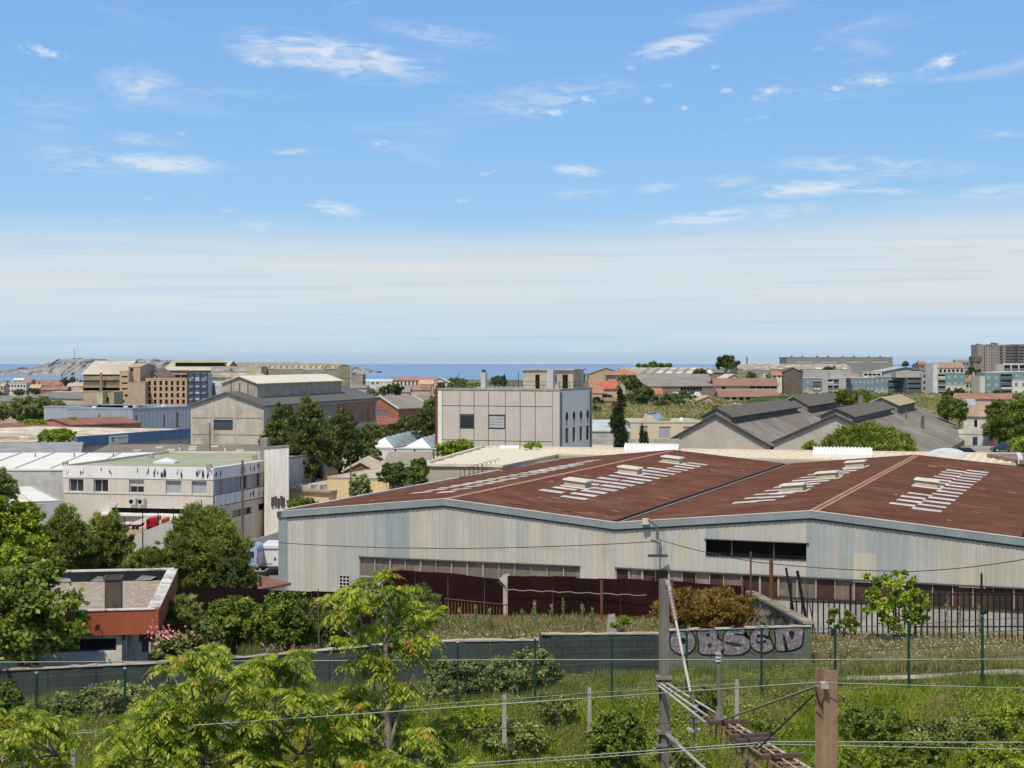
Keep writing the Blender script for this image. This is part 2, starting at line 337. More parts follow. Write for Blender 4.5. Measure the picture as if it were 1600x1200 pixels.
def bldg(name, label, cat, x0, d0, x1, d1, D, zt, zb, wall, roofm, roof='flat', rise=0.0, over=0.3, wins=(), wdepth=0.18, group=None, ribs=0, par=0.4, back=False, capm=None):
 """building from the two ends of its front (image column and distance), depth D away from us.
 wins: list of (face 'f' 'r' 'l', a, z, b, e, style)"""
 p0 = Vector((X(x0, d0), d0, 0)); p1 = Vector((X(x1, d1), d1, 0)); a = math.atan2(p1.y - p0.y, p1.x - p0.x); W = (p1 - p0).length
 v = Vector((-math.sin(a), math.cos(a), 0))
 t = thing(name, (*((p0 + p1) / 2 + v * D / 2).to_2d(), zb), label, cat, group)
 fs = {'f': (Face(p0, a), W), 'r': (Face(p1, a + math.pi / 2), D), 'b': (Face(p1 + v * D, a + math.pi), W), 'l': (Face(p0 + v * D, a - math.pi / 2), D)}
 m = MB()
 for k, (fc, ww) in fs.items():
  hs = [w_[1:5] for w_ in wins if w_[0] == k]
  wall_mb(m, fc, ww, zb, zt, hs, wdepth)
 f, r, b, l = fs['f'][0], fs['r'][0], fs['b'][0], fs['l'][0]
 rp = MB()
 if roof == 'gable_v':
  m.quad(f.p(0, zt), f.p(W, zt), f.p(W / 2, zt + rise)); m.quad(b.p(0, zt), b.p(W, zt), b.p(W / 2, zt + rise))
 if roof == 'gable_u':
  m.quad(r.p(0, zt), r.p(D, zt), r.p(D / 2, zt + rise)); m.quad(l.p(0, zt), l.p(D, zt), l.p(D / 2, zt + rise))
 if roof == 'shed':
  m.quad(r.p(0, zt), r.p(D, zt), r.p(D, zt + rise)); m.quad(l.p(D, zt), l.p(0, zt), l.p(0, zt + rise)); m.quad(b.p(0, zt), b.p(W, zt), b.p(W, zt + rise), b.p(0, zt + rise))
 m.build('wall', wall, t)
 def P(s, q, z): return f.p(s, z, -q)
 o = over; th = 0.18
 if roof == 'flat':
  rp.slab(P(-.02, -.02, zt + .05), P(W + .02, -.02, zt + .05), P(W + .02, D + .02, zt + .05), P(-.02, D + .02, zt + .05), .2); rp.build('roof', roofm, t)
  if par:
   pm = MB(); q = .22; z1 = zt + .05; z2 = zt + par
   for (s0, q0, s1, q1) in ((-.08, -.08, W + .08, q), (-.08, D - q, W + .08, D + .08), (-.08, q, q, D - q), (W - q, q, W + .08, D - q)):
    pm.hexa([P(s0, q0, z1), P(s1, q0, z1), P(s1, q1, z1), P(s0, q1, z1)], [P(s0, q0, z2), P(s1, q0, z2), P(s1, q1, z2), P(s0, q1, z2)])
   pm.build('parapet', capm or wall, t)
 elif roof in ('gable_v', 'gable_u', 'shed'):
  k = rise / (W / 2 if roof == 'gable_v' else D / 2 if roof == 'gable_u' else D); zr = zt + rise + .06; ze = zt - k * o + .06
  if roof == 'gable_v': sl = [(P(-o, -o, ze), P(W / 2, -o, zr), P(W / 2, D + o, zr), P(-o, D + o, ze)), (P(W / 2, -o, zr), P(W + o, -o, ze), P(W + o, D + o, ze), P(W / 2, D + o, zr))]
  elif roof == 'gable_u': sl = [(P(-o, -o, ze), P(W + o, -o, ze), P(W + o, D / 2, zr), P(-o, D / 2, zr)), (P(-o, D / 2, zr), P(W + o, D / 2, zr), P(W + o, D + o, ze), P(-o, D + o, ze))]
  else: sl = [(P(-o, -o, ze), P(W + o, -o, ze), P(W + o, D + o, zr + k * o), P(-o, D + o, zr + k * o))]
  for i, (A, B, C_, D_) in enumerate(sl):
   mm = MB(); mm.slab(A, B, C_, D_, th)
   if ribs:
    up = Vector((0, 0, .012))
    if roof == 'gable_v':
     if i == 0: corr(mm, A + up, D_ + up, B + up, C_ + up, ribs, .05)
     else: corr(mm, B + up, C_ + up, A + up, D_ + up, ribs, .05)
    else: corr(mm, A + up, B + up, D_ + up, C_ + up, ribs, .05)
   mm.build('roof', roofm, t)
 elif roof == 'hip':
  zr = zt + rise; e = min(W, D) / 2
  if W >= D: r0, r1 = P(e, D / 2, zr), P(W - e, D / 2, zr)
  else: r0, r1 = P(W / 2, e, zr), P(W / 2, D - e, zr)
  A, B, C_, D_ = P(-o, -o, zt), P(W + o, -o, zt), P(W + o, D + o, zt), P(-o, D + o, zt)
  if W >= D: rp.quad(A, B, r1, r0); rp.quad(B, C_, r1); rp.quad(C_, D_, r0, r1); rp.quad(D_, A, r0)
  else: rp.quad(A, B, r0); rp.quad(B, C_, r1, r0); rp.quad(C_, D_, r1); rp.quad(D_, A, r0, r1)
  rp.quad(D_ - Vector((0, 0, .1)), C_ - Vector((0, 0, .1)), B - Vector((0, 0, .1)), A - Vector((0, 0, .1))); rp.build('roof', roofm, t)
 for w_ in wins: window(fs[w_[0]][0], w_[1:5], w_[5], t, wdepth)
 t_ = dict(t=t, P=P, W=W, D=D, a=a, f=f, r=r, b=b, l=l, zt=zt, zb=zb)
 return t_
def add_box(I, name, m, s0, q0, z0, s1, q1, z1, parent=None):
 P = I['P']; return MB().hexa([P(s0, q0, z0), P(s1, q0, z0), P(s1, q1, z0), P(s0, q1, z0)], [P(s0, q0, z1), P(s1, q0, z1), P(s1, q1, z1), P(s0, q1, z1)]).build(name, m, parent or I['t'])
# ------------------------------------------------------------------ ground height
def lerp_tab(tab, x):
 if x <= tab[0][0]: return tab[0][1]
 for (a, za), (b, zb) in zip(tab, tab[1:]):
  if x <= b: t = (x - a) / (b - a); t = t * t * (3 - 2 * t); return za + (zb - za) * t
 return tab[-1][1]
TL = [(95, 31.8), (300, 31), (480, 29.5), (900, 28), (1400, 22), (1900, 6), (2300, -3)]
TC = [(90, 32.0), (260, 31.5), (305, 33), (335, 37.4), (430, 39.2), (480, 38.2), (700, 37.2), (1200, 34.5), (1700, 30), (2400, 6), (3000, -3)]
TR = [(90, 32.2), (200, 32), (290, 33.5), (400, 34.5), (480, 37), (560, 38.2), (640, 35.2), (1000, 34), (1500, 31), (2500, 8), (3200, -3)]
def gz(x, y):
 if y < 1: y = 1
 px = CX + F * x / y
 if px < 700: t = min(1, max(0, (700 - px) / 150)); far = lerp_tab(TC, y) * (1 - t) + lerp_tab(TL, y) * t
 else: t = min(1, max(0, (px - 1120) / 120)); far = lerp_tab(TC, y) * (1 - t) + lerp_tab(TR, y) * t
 if y > 96: return far
 xx = max(-45, min(45, x)); zf = 38.75 + .035 * xx
 fr = 38.35 + .045 * max(-22, min(20, x))
 if y < 50: n = max(35.8, zf - .45 * (50 - y))
 elif y <= 56.2: n = zf + (fr - zf) * (y - 50) / 6.2
 else:
  def A(y): return lerp_tab([(56, 36.5), (71, 36.4), (78, 34.5), (95, 31.8)], y)
  def B(y): return lerp_tab([(56, 38.9), (64, 38.5), (74, 37.75), (80, 35), (90, 32)], y)
  def C(y): return lerp_tab([(56, 38.95), (61, 38.3), (68, 37.6), (78, 35), (92, 32.2)], y)
  ta = min(1, max(0, (-5 - x) / 4)); tc_ = min(1, max(0, (x - 10.6) / 0.6))
  n = B(y) * (1 - ta) * (1 - tc_) + A(y) * ta + C(y) * tc_
 if y > 88: t = (y - 88) / 8; n = n * (1 - t) + far * t
 return n
# == GROUND, SEA, ISLAND
def ground_mat():
 m = bpy.data.materials.new('ground_green'); m.use_nodes = True; nt = m.node_tree; n = nt.nodes; l = nt.links; b = n['Principled BSDF']
 b.inputs['Roughness'].default_value = .95; b.inputs['Specular IOR Level'].default_value = .1
 geo = n.new('ShaderNodeNewGeometry')
 def nz(s, d=5):
  t = n.new('ShaderNodeTexNoise'); t.inputs['Scale'].default_value = s; t.inputs['Detail'].default_value = d; t.inputs['Roughness'].default_value = .65; l.new(geo.outputs['Position'], t.inputs['Vector']); return t.outputs[0]
 r = n.new('ShaderNodeValToRGB'); l.new(nz(.16), r.inputs[0])
 ramp(r.color_ramp, [(.33, (.022, .042, .010)), (.45, (.045, .078, .016)), (.53, (.09, .10, .028)), (.62, (.17, .145, .06)), (.72, (.07, .09, .02))])
 x = n.new('ShaderNodeMix'); x.data_type = 'RGBA'; x.blend_type = 'MULTIPLY'; x.inputs[0].default_value = 1
 q = n.new('ShaderNodeMapRange'); l.new(nz(2.2), q.inputs[0]); q.inputs[1].default_value = .3; q.inputs[2].default_value = .7; q.inputs[3].default_value = .45; q.inputs[4].default_value = 1.4
 l.new(r.outputs[0], x.inputs[6]); l.new(q.outputs[0], x.inputs[7]); l.new(x.outputs[2], b.inputs['Base Color'])
 return m
GM = [ground_mat(),
 mat('ground_yard', (.30, .285, .26), .9, var=.25, sc=.12, bump=.2, dirt=(.12, .11, .09)),
 mat('ground_town', (.17, .15, .12), .95, col2=(.045, .065, .022), sc=.03, fine=.25, dirt=(.26, .22, .17), dsc=.05),
 mat('ground_soil', (.10, .085, .05), .95, col2=(.04, .05, .018), sc=.9), mat('ground_meadow', (.13, .15, .045), .95, col2=(.23, .20, .085), sc=.035, var=.2, dirt=(.07, .09, .028), dsc=.06, dth=(.5, .68), fine=.3)]
rows = list(np.arange(6, 40, 2.0)) + list(np.arange(40, 76, .5)) + list(np.arange(76, 100, 1.5)) + list(np.arange(100, 330, 8.0)) + list(np.arange(330, 600, 12)) + list(np.arange(600, 1500, 40)) + list(np.arange(1500, 3400, 100))
cols = list(np.arange(-2600, -200, 120)) + list(np.arange(-200, 1800, 16)) + list(np.arange(1800, 4400, 120))
V = []; Fc = []; MI = []
for y in rows:
 for px in cols:
  x = X(px, y); z = gz(x, y)
  if y < 100: z += .05 * math.sin(x * 1.7 + y) + .05 * math.sin(y * 2.3 - x * .6)
  elif y > 300: z += .25 * math.sin(x * .05 + y * .02) + .1 * math.sin(x * .21)
  V.append((x, y, z))
nc = len(cols)
for i in range(len(rows) - 1):
 for j in range(nc - 1):
  Fc.append((i * nc + j, i * nc + j + 1, (i + 1) * nc + j + 1, (i + 1) * nc + j))
  y = rows[i]; px = cols[j]; x = X(px, y)
  if y < 44: k = 3
  elif y < 86: k = 0
  elif y < 310: k = 1
  elif y < 640 and px > 860: k = 4
  else: k = 2
  MI.append(k)
me = bpy.data.meshes.new('ground'); me.from_pydata(V, [], Fc)
for q in GM: me.materials.append(q)
me.polygons.foreach_set('material_index', MI); me.polygons.foreach_set('use_smooth', [True] * len(Fc)); me.update()
new('ground', me, None, (0, 0, 0), 0, 'structure')
MB().quad((-400, -400, 35.2), (400, -400, 35.2), (400, 45, 35.2), (-400, 45, 35.2)).build('railway_cutting', GM[3], kind='structure')
# sea
m = bpy.data.materials.new('sea'); m.use_nodes = True; nt = m.node_tree; n = nt.nodes; l = nt.links; b = n['Principled BSDF']
b.inputs['Roughness'].default_value = .38; b.inputs['Specular IOR Level'].default_value = .22; b.inputs['IOR'].default_value = 1.33
geo = n.new('ShaderNodeNewGeometry'); mp = n.new('ShaderNodeMapping'); mp.inputs['Scale'].default_value = (.00025, .0011, 1); l.new(geo.outputs['Position'], mp.inputs[0])
t = n.new('ShaderNodeTexNoise'); t.inputs['Scale'].default_value = 1; t.inputs['Detail'].default_value = 4; l.new(mp.outputs[0], t.inputs['Vector'])
r = n.new('ShaderNodeValToRGB'); l.new(t.outputs[0], r.inputs[0]); ramp(r.color_ramp, [(.3, (.15, .25, .37)), (.7, (.23, .34, .46))]); l.new(r.outputs[0], b.inputs['Base Color'])
t2 = n.new('ShaderNodeTexNoise'); t2.inputs['Scale'].default_value = .09; t2.inputs['Detail'].default_value = 6; l.new(geo.outputs['Position'], t2.inputs['Vector'])
bp = n.new('ShaderNodeBump'); bp.inputs['Strength'].default_value = .7; bp.inputs['Distance'].default_value = 1.2; l.new(t2.outputs[0], bp.inputs['Height']); l.new(bp.outputs[0], b.inputs['Normal'])
MB().quad((-30000, 1800, 0), (30000, 1800, 0), (30000, 30000, 0), (-30000, 30000, 0)).build('sea', m, kind='structure')
# island
ROCK = mat('island_rock', (.27, .26, .25), .95, col2=(.17, .18, .165), sc=.008, var=.3, fine=0, dirt=(.42, .40, .38), dsc=.016, dth=(.5, .66))
def island(name, prof, d0, depth, seed):
 """rocky ridge: prof = (px, top row) outline, front shore at d0"""
 r_ = random.Random(seed); xs = np.arange(prof[0][0], prof[-1][0] + .1, 2.0); ny = 14; V = []; Fc = []
 for i, px in enumerate(xs):
  tp = lerp_tab(prof, px); 
  for j in range(ny):
   s = j / (ny - 1); d = d0 + depth * s; h = max(0, CZ - (tp - HY) / F * (d0 + depth * .5)); sh = math.sin(math.pi * min(1, max(0, s))) ** .75
   z = -4 + (h + 4) * sh * (1 + .07 * math.sin(px * .31 + j * 1.3) + .05 * math.sin(px * .83 - j * 2.1) + r_.uniform(-.02, .02))
   if sh > .97: z = h * (1 + r_.uniform(-.02, .02))
   V.append((X(px, d0 + depth * .5) + r_.uniform(-8, 8), d + r_.uniform(-25, 25), z))
 for i in range(len(xs) - 1):
  for j in range(ny - 1): Fc.append((i * ny + j, (i + 1) * ny + j, (i + 1) * ny + j + 1, i * ny + j + 1))
 me = bpy.data.meshes.new(name); me.from_pydata(V, [], Fc); me.materials.append(ROCK); me.polygons.foreach_set('use_smooth', [True] * len(Fc)); me.update()
 return new(name, me, None, (0, 0, 0), 0, 'structure')
island('island_hills', [(-90, 581), (-40, 580), (0, 579.5), (20, 579), (40, 575), (48, 573.5), (60, 575.5), (75, 573), (88, 568), (100, 563), (110, 560.5), (150, 561), (156, 565), (172, 564), (200, 563), (230, 562), (262, 563), (292, 565), (330, 567), (380, 570), (420, 576), (450, 582)], 5650, 900, 3)
island('headland_spit', [(540, 574), (556, 573.5), (568, 575), (580, 578), (592, 580)], 6800, 300, 5)
# mast on the island
t = thing('radio_mast', (X(116, 6000), 6000, 55), 'thin grey radio mast standing on top of the rocky island', 'mast')
z0 = CZ + (HY - 561) / F * 6000; MB().tube([(X(116, 6000), 6000, z0 - 8), (X(116, 6000), 6000, Z(545, 6000))], [1.6, .9], 5).build('mast_shaft', mat('mast_grey', (.25, .26, .28)), t)
MB().box(X(116, 6000) - 4, 5996, z0 - 10, X(116, 6000) + 4, 6004, z0 - 2).build('base', mat('mast_base', (.6, .6, .6)), t)
# == TREES
def leaf_quads(C, D, Nn, Lh, Wd):
 S = np.cross(D, Nn); S /= (np.linalg.norm(S, axis=1, keepdims=True) + 1e-6)
 Lh = np.asarray(Lh).reshape(-1, 1) if np.ndim(Lh) else Lh; Wd = np.asarray(Wd).reshape(-1, 1) if np.ndim(Wd) else Wd
 return np.stack([C, C + D * Lh * .5 + S * Wd * .5, C + D * Lh, C + D * Lh * .5 - S * Wd * .5], axis=1)
def unit(n): v = rng.normal(size=(n, 3)); return v / (np.linalg.norm(v, axis=1, keepdims=True) + 1e-9)
def crown(lobes, n, Ls, Ws, cl=60, rc=.32, outward=.6, up=.3, inner=.45):
 """leaves gathered in clumps near the surface of each lobe"""
 lobes = np.array(lobes, dtype=float); vol = (lobes[:, 3] * lobes[:, 4] * lobes[:, 5]) ** (2 / 3); pr = vol / vol.sum()
 nc_ = max(10, n // cl); li = rng.choice(len(lobes), nc_, p=pr); dr = unit(nc_); dr[:, 2] = np.where(dr[:, 2] < -.35, -dr[:, 2] * .6, dr[:, 2])
 rr = 1 - (rng.random(nc_) ** 1.6) * inner; cc = lobes[li, :3] + dr * lobes[li, 3:6] * rr[:, None]
 sz = np.cbrt(lobes[li, 3] * lobes[li, 4] * lobes[li, 5]) * rc * rng.uniform(.55, 1.25, nc_)
 ci = rng.integers(0, nc_, n); off = rng.normal(size=(n, 3)) * .5; off[:, 2] *= .7
 C = cc[ci] + off * sz[ci][:, None]; o = dr[ci] * outward + unit(n) * (1 - outward * .5) + np.array([0, 0, up]); o /= np.linalg.norm(o, axis=1, keepdims=True)
 k = rng.uniform(.7, 1.3, n)
 return C, o, k
LM = {
'pine': leafmat('needles_pine', [(.07, .085, .022), (.13, .155, .035), (.20, .225, .05), (.28, .29, .08)], .25, psc=.35),
'pine_far': leafmat('needles_pine_dark', [(.03, .045, .018), (.06, .08, .027), (.11, .13, .038), (.17, .18, .06)], .15, psc=.2),
'broad': leafmat('leaves_broad', [(.05, .075, .015), (.095, .13, .022), (.15, .19, .03), (.22, .255, .05)], .3, psc=.5),
'lime': leafmat('leaves_lime', [(.08, .12, .015), (.16, .21, .022), (.26, .32, .035), (.36, .40, .06)], .32, psc=.7),
'grey': leafmat('leaves_greygreen', [(.07, .09, .03), (.13, .16, .055), (.20, .22, .09), (.30, .31, .15)], .25, psc=.8),
'broom': leafmat('leaves_broom', [(.07, .095, .026), (.13, .16, .045), (.19, .22, .07), (.28, .29, .12)], .2, psc=.8),
'cyp': leafmat('needles_cypress', [(.010, .018, .007), (.022, .034, .012), (.038, .052, .018), (.065, .07, .026)], .05, psc=.4),
'umb': leafmat('needles_umbrella', [(.05, .075, .01), (.10, .135, .015), (.17, .20, .022), (.24, .26, .04)], .12, psc=.3),
'far': leafmat('leaves_far', [(.03, .046, .015), (.058, .08, .026), (.095, .12, .04), (.14, .165, .065)], .2, psc=.15),
'rust': leafmat('leaves_rust', [(.06, .04, .012), (.17, .09, .02), (.27, .16, .035), (.16, .16, .035)], .2, psc=1.1, mul=(1.25, 1.18, .9)),
'pink': leafmat('petals_pink', [(.45, .10, .20), (.62, .20, .32), (.7, .35, .45)], .2),
'white': leafmat('petals_white', [(.42, .38, .24), (.55, .50, .36), (.62, .60, .5)], .2),
'ail': leafmat('leaves_compound', [(.04, .075, .01), (.10, .16, .014), (.17, .235, .02), (.25, .30, .03), (.33, .35, .055), (.40, .36, .10)], .42, psc=2.0),
'ailo': leafmat('leaves_compound_young', [(.22, .12, .02), (.30, .18, .03), (.30, .26, .04), (.22, .22, .03)], .35),
}
BARK = mat('bark', (.12, .095, .07), .95, bump=.3, bsc=20); BARKL = mat('bark_pale', (.26, .22, .18), .95, bump=.2, bsc=20)
def make_lobes(cx, cy, z0, z1, rx, ry, n, kind, r_):
 lb = []; H = z1 - z0; cz = (z0 + z1) / 2
 if kind == 'cyp': 
  k = 9
  for i in range(k):
   s = i / (k - 1); rr = rx * (math.sin(math.pi * min(1, .22 + s * .76)) ** .7) * (1 if s < .9 else .6); lb.append((cx + r_.uniform(-.12, .12) * rx, cy, z0 + H * s * .93 + H * .03, rr, rr, H * .10))
  return lb
 if kind == 'umb':
  for i in range(n):
   a = r_.uniform(0, 6.28); q = math.sqrt(r_.random()) * .8; x = math.cos(a) * q; y = math.sin(a) * q; zt_ = z0 + H * (1 - .75 * q * q) - H * .26
   lb.append((cx + x * rx, cy + y * ry, zt_, rx * .24, ry * .24, H * .26))
  return lb
 n = int(n * 1.7) + 4
 for i in range(n):
  zz = -.92 + 1.84 * (i + .5) / n; th = i * 2.4 + r_.uniform(-.5, .5); wd = math.sqrt(max(.05, 1 - zz * zz)); wd = wd * (1 - .38 * max(0, zz) if kind == 'pine' else 1)
  if zz < 0: wd = max(wd, .72 if kind != 'broad' else .6)
  q = r_.uniform(.58, .76); f = r_.uniform(.24, .38)
  lb.append((cx + math.cos(th) * q * wd * rx, cy + math.sin(th) * q * wd * ry, cz + zz * H * .5 * .74, rx * f, ry * f, max(H * .5 * f * .9, min(rx * f, H * .2))))
 lb.append((cx, cy, cz - H * .04, rx * .6, ry * .6, H * .36))
 for i in range(n):
  a = r_.uniform(0, 6.28); e = r_.uniform(-.5, 1.3); q = r_.uniform(.80, .98) * (.86 if kind == 'pine' and e > .3 else 1); f = r_.uniform(.11, .2)
  lb.append((cx + math.cos(a) * math.cos(e) * q * rx, cy + math.sin(a) * math.cos(e) * q * ry, cz + math.sin(e) * q * H * .5, rx * f, ry * f, min(rx * f, H * .14)))
 lb.append((cx - rx * .68, cy, cz - H * r_.uniform(0, .2), rx * .33, ry * .33, H * .18)); lb.append((cx + rx * .68, cy, cz - H * r_.uniform(0, .2), rx * .33, ry * .33, H * .18))
 lb.append((cx + r_.uniform(-.15, .15) * rx, cy, z1 - H * .17, rx * .36, ry * .36, H * .17))
 return lb
def tree(x0, x1, yt, yb, d, label, kind='broad', lm=None, group=None, name=None, nl=9, cov=9, leaf=None, seed=None, lobes=None, trunk=None, gnd=None, lean=0.0, dep=.9, cat=None, bark=None, cl=60, rc=.34):
 r_ = random.Random(seed if seed is not None else int(x0 * 7 + yt * 3 + d)); cx = X((x0 + x1) / 2, d); rx = (x1 - x0) / 2 * d / F; z1 = Z(yt, d); z0 = Z(yb, d); g = gnd if gnd is not None else gz(cx, d)
 z0 = max(z0, g - .2) if z0 > g - 3 else z0
 cat = cat or ('shrub' if kind == 'shrub' else 'tree'); name = name or {'pine': 'pine_tree', 'cyp': 'cypress_tree', 'umb': 'umbrella_pine', 'shrub': 'shrub'}.get(kind, 'broadleaf_tree')
 t = thing(name, (cx, d, g), label, cat, group)
 lb = lobes([cx, d, z0, z1, rx]) if callable(lobes) else make_lobes(cx, d, z0, z1, rx, rx * dep, nl, kind, r_)
 mpp = d / F
 if leaf: Lf, Wf = leaf
 else: Lf, Wf = {'pine': (.30, .07), 'pine_far': (.3, .1), 'cyp': (.35, .16), 'umb': (.35, .12)}.get(kind, (.16, .10))
 Lf = max(Lf, 3.6 * mpp); Wf = max(Wf, 1.5 * mpp)
 A = (x1 - x0) * abs(yb - yt) * .8; n = int(min(110000, max(300, 1.7 * cov * A / max(1.0, Lf * Wf * .5 / mpp ** 2))))
 C, o, k = crown(lb, n, Lf, Wf, cl=12 if kind == 'cyp' else cl, rc=.36 if kind == 'cyp' else rc, inner=.45)
 if kind in ('pine', 'cyp', 'umb') or Wf < Lf * .35: V = leaf_quads(C - o * Lf * .5, o, unit(n), Lf * k, Wf * k)
 else: D_ = np.cross(o, unit(n)); D_ /= np.linalg.norm(D_, axis=1, keepdims=True) + 1e-6; V = leaf_quads(C, D_, o, Lf * k, Wf * k)
 m = LM[lm or {'pine': 'pine', 'cyp': 'cyp', 'umb': 'umb'}.get(kind, 'broad')]
 new('crown' if cat == 'tree' else 'foliage', np_mesh('crown', V, 4, m, (cx, d, g)), t, (cx, d, g), 0, 'stuff')
 H = z1 - g; tr = trunk or max(.06, min(.35, H * .022)); tm = MB(); tz = z0 + (z1 - z0) * (.55 if kind != 'shrub' else .4)
 tm.tube([(cx, d, g - .1), (cx + lean * .5 + r_.uniform(-.1, .1), d, (g + tz) / 2), (cx + lean, d, tz)], [tr * 1.25, tr * .9, tr * .4], 7)
 for (a, b_, c_, rx_, ry_, rz_) in lb[:7]:
  s = r_.uniform(.3, .75); p = Vector((cx + lean * s, d, g + (tz - g) * s)); q = Vector((a, b_, c_)); md = p.lerp(q, .5) + Vector((0, 0, (q - p).length * .08)); tm.tube([p, md, q], [tr * .5, tr * .33, tr * .1], 5)
 tm.build('trunk' if cat == 'tree' else 'stem', bark or BARK, t)
 return t
# == THE BIG RED-ROOFED WAREHOUSE
E0 = Vector((-18.0, 120.0, 0)); R1 = Vector((-5.06, 115.7, 0)); V1 = Vector((7.52, 111.5, 0)); R2 = Vector((20.75, 106.4, 0)); V2 = Vector((34.0, 101.3, 0)); R3 = Vector((47.0, 96.3, 0)); V3 = Vector((60, 91.3, 0))
BK = Vector((23.7, 63.0, 0)); ZE, ZR = 38.2, 39.55
NODES = [(E0, ZE), (R1, ZR), (V1, ZE), (R2, ZR), (V2, ZE), (R3, ZR), (V3, ZE)]
LENS = [0]
for (a, _), (b, _) in zip(NODES, NODES[1:]): LENS.append(LENS[-1] + (b - a).length)
def wpt(s):
 for k in range(len(LENS) - 1):
  if s <= LENS[k + 1] or k == len(LENS) - 2:
   t = (s - LENS[k]) / (LENS[k + 1] - LENS[k]); a, za = NODES[k]; b, zb = NODES[k + 1]
   return a.lerp(b, t), za + (zb - za) * t, (b - a).normalized()
def s_px(px):
 lo, hi = 0, LENS[-1]
 for _ in range(40):
  m_ = (lo + hi) / 2; p, _z, _u = wpt(m_)
  if CX + F * p.x / p.y < px: lo = m_
  else: hi = m_
 return lo
wh = thing('warehouse', (20, 130, 31.9), 'large warehouse with rust-red corrugated double gable roof and pale corrugated metal walls', 'warehouse')
clad = {}
for nm, c in {'beige': (.50, .48, .42), 'pale': (.53, .52, .48), 'grey': (.45, .455, .435), 'blue': (.33, .385, .40), 'bluish': (.39, .43, .43), 'sand': (.56, .52, .44)}.items():
 clad[nm] = mat('cladding_' + nm, tuple(q * .81 for q in c), .6, sc=.35, var=.07, streak=.16, bump=.05, fine=.04, dirt=tuple(q * .74 for q in c), dsc=.3, dth=(.54, .78), stk=(2.2, 2.2, .10))
def panel(sa, sb, z0, z1a, z1b, m, off=0.0, name='panel'):
 """corrugated cladding sheet between positions sa and sb along the front"""
 mb = MB(); prof = [(0, 0), (.06, 0), (.10, .035), (.20, .035), (.24, 0), (.44, 0), (.48, .035), (.58, .035), (.62, 0), (.82, 0), (.86, .035), (.94, .035), (1, 0)]; i0 = 0
 for t, h in prof:
  s = sa + (sb - sa) * t; p, _z, u = wpt(s); nrm = Vector((u.y, -u.x, 0)); q = p + nrm * (h + off); zt = z1a + (z1b - z1a) * t
  mb.v += [(q.x, q.y, z0), (q.x, q.y, zt)]
 for k in range(len(prof) - 1): mb.f.append((2 * k, 2 * k + 2, 2 * k + 3, 2 * k + 1))
 return mb.build(name, m, wh)
zones = [(440, ['grey', 'pale', 'pale', 'beige', 'grey', 'pale']), (575, ['beige', 'beige']), (590, ['blue', 'bluish', 'blue']), (640, ['pale', 'beige', 'grey', 'sand', 'beige', 'pale']),
  (800, ['bluish', 'grey', 'beige', 'blue']), (832, ['pale', 'beige', 'grey', 'pale', 'sand']), (1092, ['blue', 'bluish']), (1127, ['pale', 'beige', 'pale']), (1255, ['bluish', 'blue', 'bluish', 'grey', 'bluish']),
  (1432, ['grey', 'beige', 'pale', 'beige', 'grey', 'bluish'])]
sw0, sw1, sw2 = s_px(562), s_px(906), s_px(962); so0, so1 = s_px(1103), s_px(1260)
ZB, ZW = 35.02, 33.6
edges = []; s = 0
for k in range(6):
 n = max(1, round((LENS[k + 1] - LENS[k]) / .97))
 for j in range(n): edges.append(LENS[k] + (LENS[k + 1] - LENS[k]) * j / n)
edges += [LENS[-1], sw0, sw1, sw2, so0, so1]; edges = sorted(set(edges)); ee = [edges[0]]
keep = {sw0, sw1, sw2, so0, so1}
for e in edges[1:]:
 if e - ee[-1] < .35:
  if e in keep: ee[-1] = e
  continue
 ee.append(e)
zo0, zo1 = 36.25, 37.38
for a, b in zip(ee, ee[1:]):
 m_ = (a + b) / 2; p, zt, u = wpt(m_); za = wpt(a + 1e-3)[1]; zb_ = wpt(b - 1e-3)[1]; px = CX + F * p.x / p.y
 zn = [z for x0, z in zones if x0 <= px][-1] if px >= 440 else zones[0][1]; cm = clad[rnd.choice(zn)]
 low = 32.15 if (m_ < sw0 or sw1 < m_ < sw2) else ZB
 if so0 < m_ < so1:
  panel(a, b, low, zo0, zo0, clad['pale']); panel(a, b, zo1, za, zb_, cm)
 elif 640 < px < 800 and rnd.random() < .9 or (690 < px < 905):      # two courses of sheets
  zc = 36.0 + (.25 if px > 780 else 0); panel(a, b, low, zc, zc, clad[rnd.choice(['beige', 'sand', 'pale'])]); panel(a, b, zc - .05, za, zb_, cm, .012)
 else: panel(a, b, low, za, zb_, cm)
def strip(s0, s1, z0, z1, off, th, name, m, step=None):
 """flat band along the front, following its corners"""
 mb = MB(); cuts = [s0] + [q for q in LENS if s0 < q < s1] + [s1]
 for a, b in zip(cuts, cuts[1:]):
  pa, _, u = wpt(a + 1e-4); pb, _, _u = wpt(b - 1e-4); nr = Vector((u.y, -u.x, 0)); A0, A1, B0, B1 = pa + nr * off, pa + nr * (off + th), pb + nr * off, pb + nr * (off + th)
  f0 = lambda z, s_: z(s_) if callable(z) else z
  mb.hexa([(A1.x, A1.y, f0(z0, a)), (B1.x, B1.y, f0(z0, b)), (B0.x, B0.y, f0(z0, b)), (A0.x, A0.y, f0(z0, a))], [(A1.x, A1.y, f0(z1, a)), (B1.x, B1.y, f0(z1, b)), (B0.x, B0.y, f0(z1, b)), (A0.x, A0.y, f0(z1, a))])
 return mb.build(name, m, wh)
FAS = mat('fascia_bluegrey', (.215, .25, .262), .5, var=.1, streak=.1); CAP = mat('capping_pale', (.55, .50, .46), .5, var=.1)
zrf = lambda s_: wpt(min(max(s_, 1e-3), LENS[-1] - 1e-3))[1]
strip(0, LENS[-1], lambda s_: zrf(s_) - .36, lambda s_: zrf(s_) + .12, .16, .07, 'fascia', FAS)
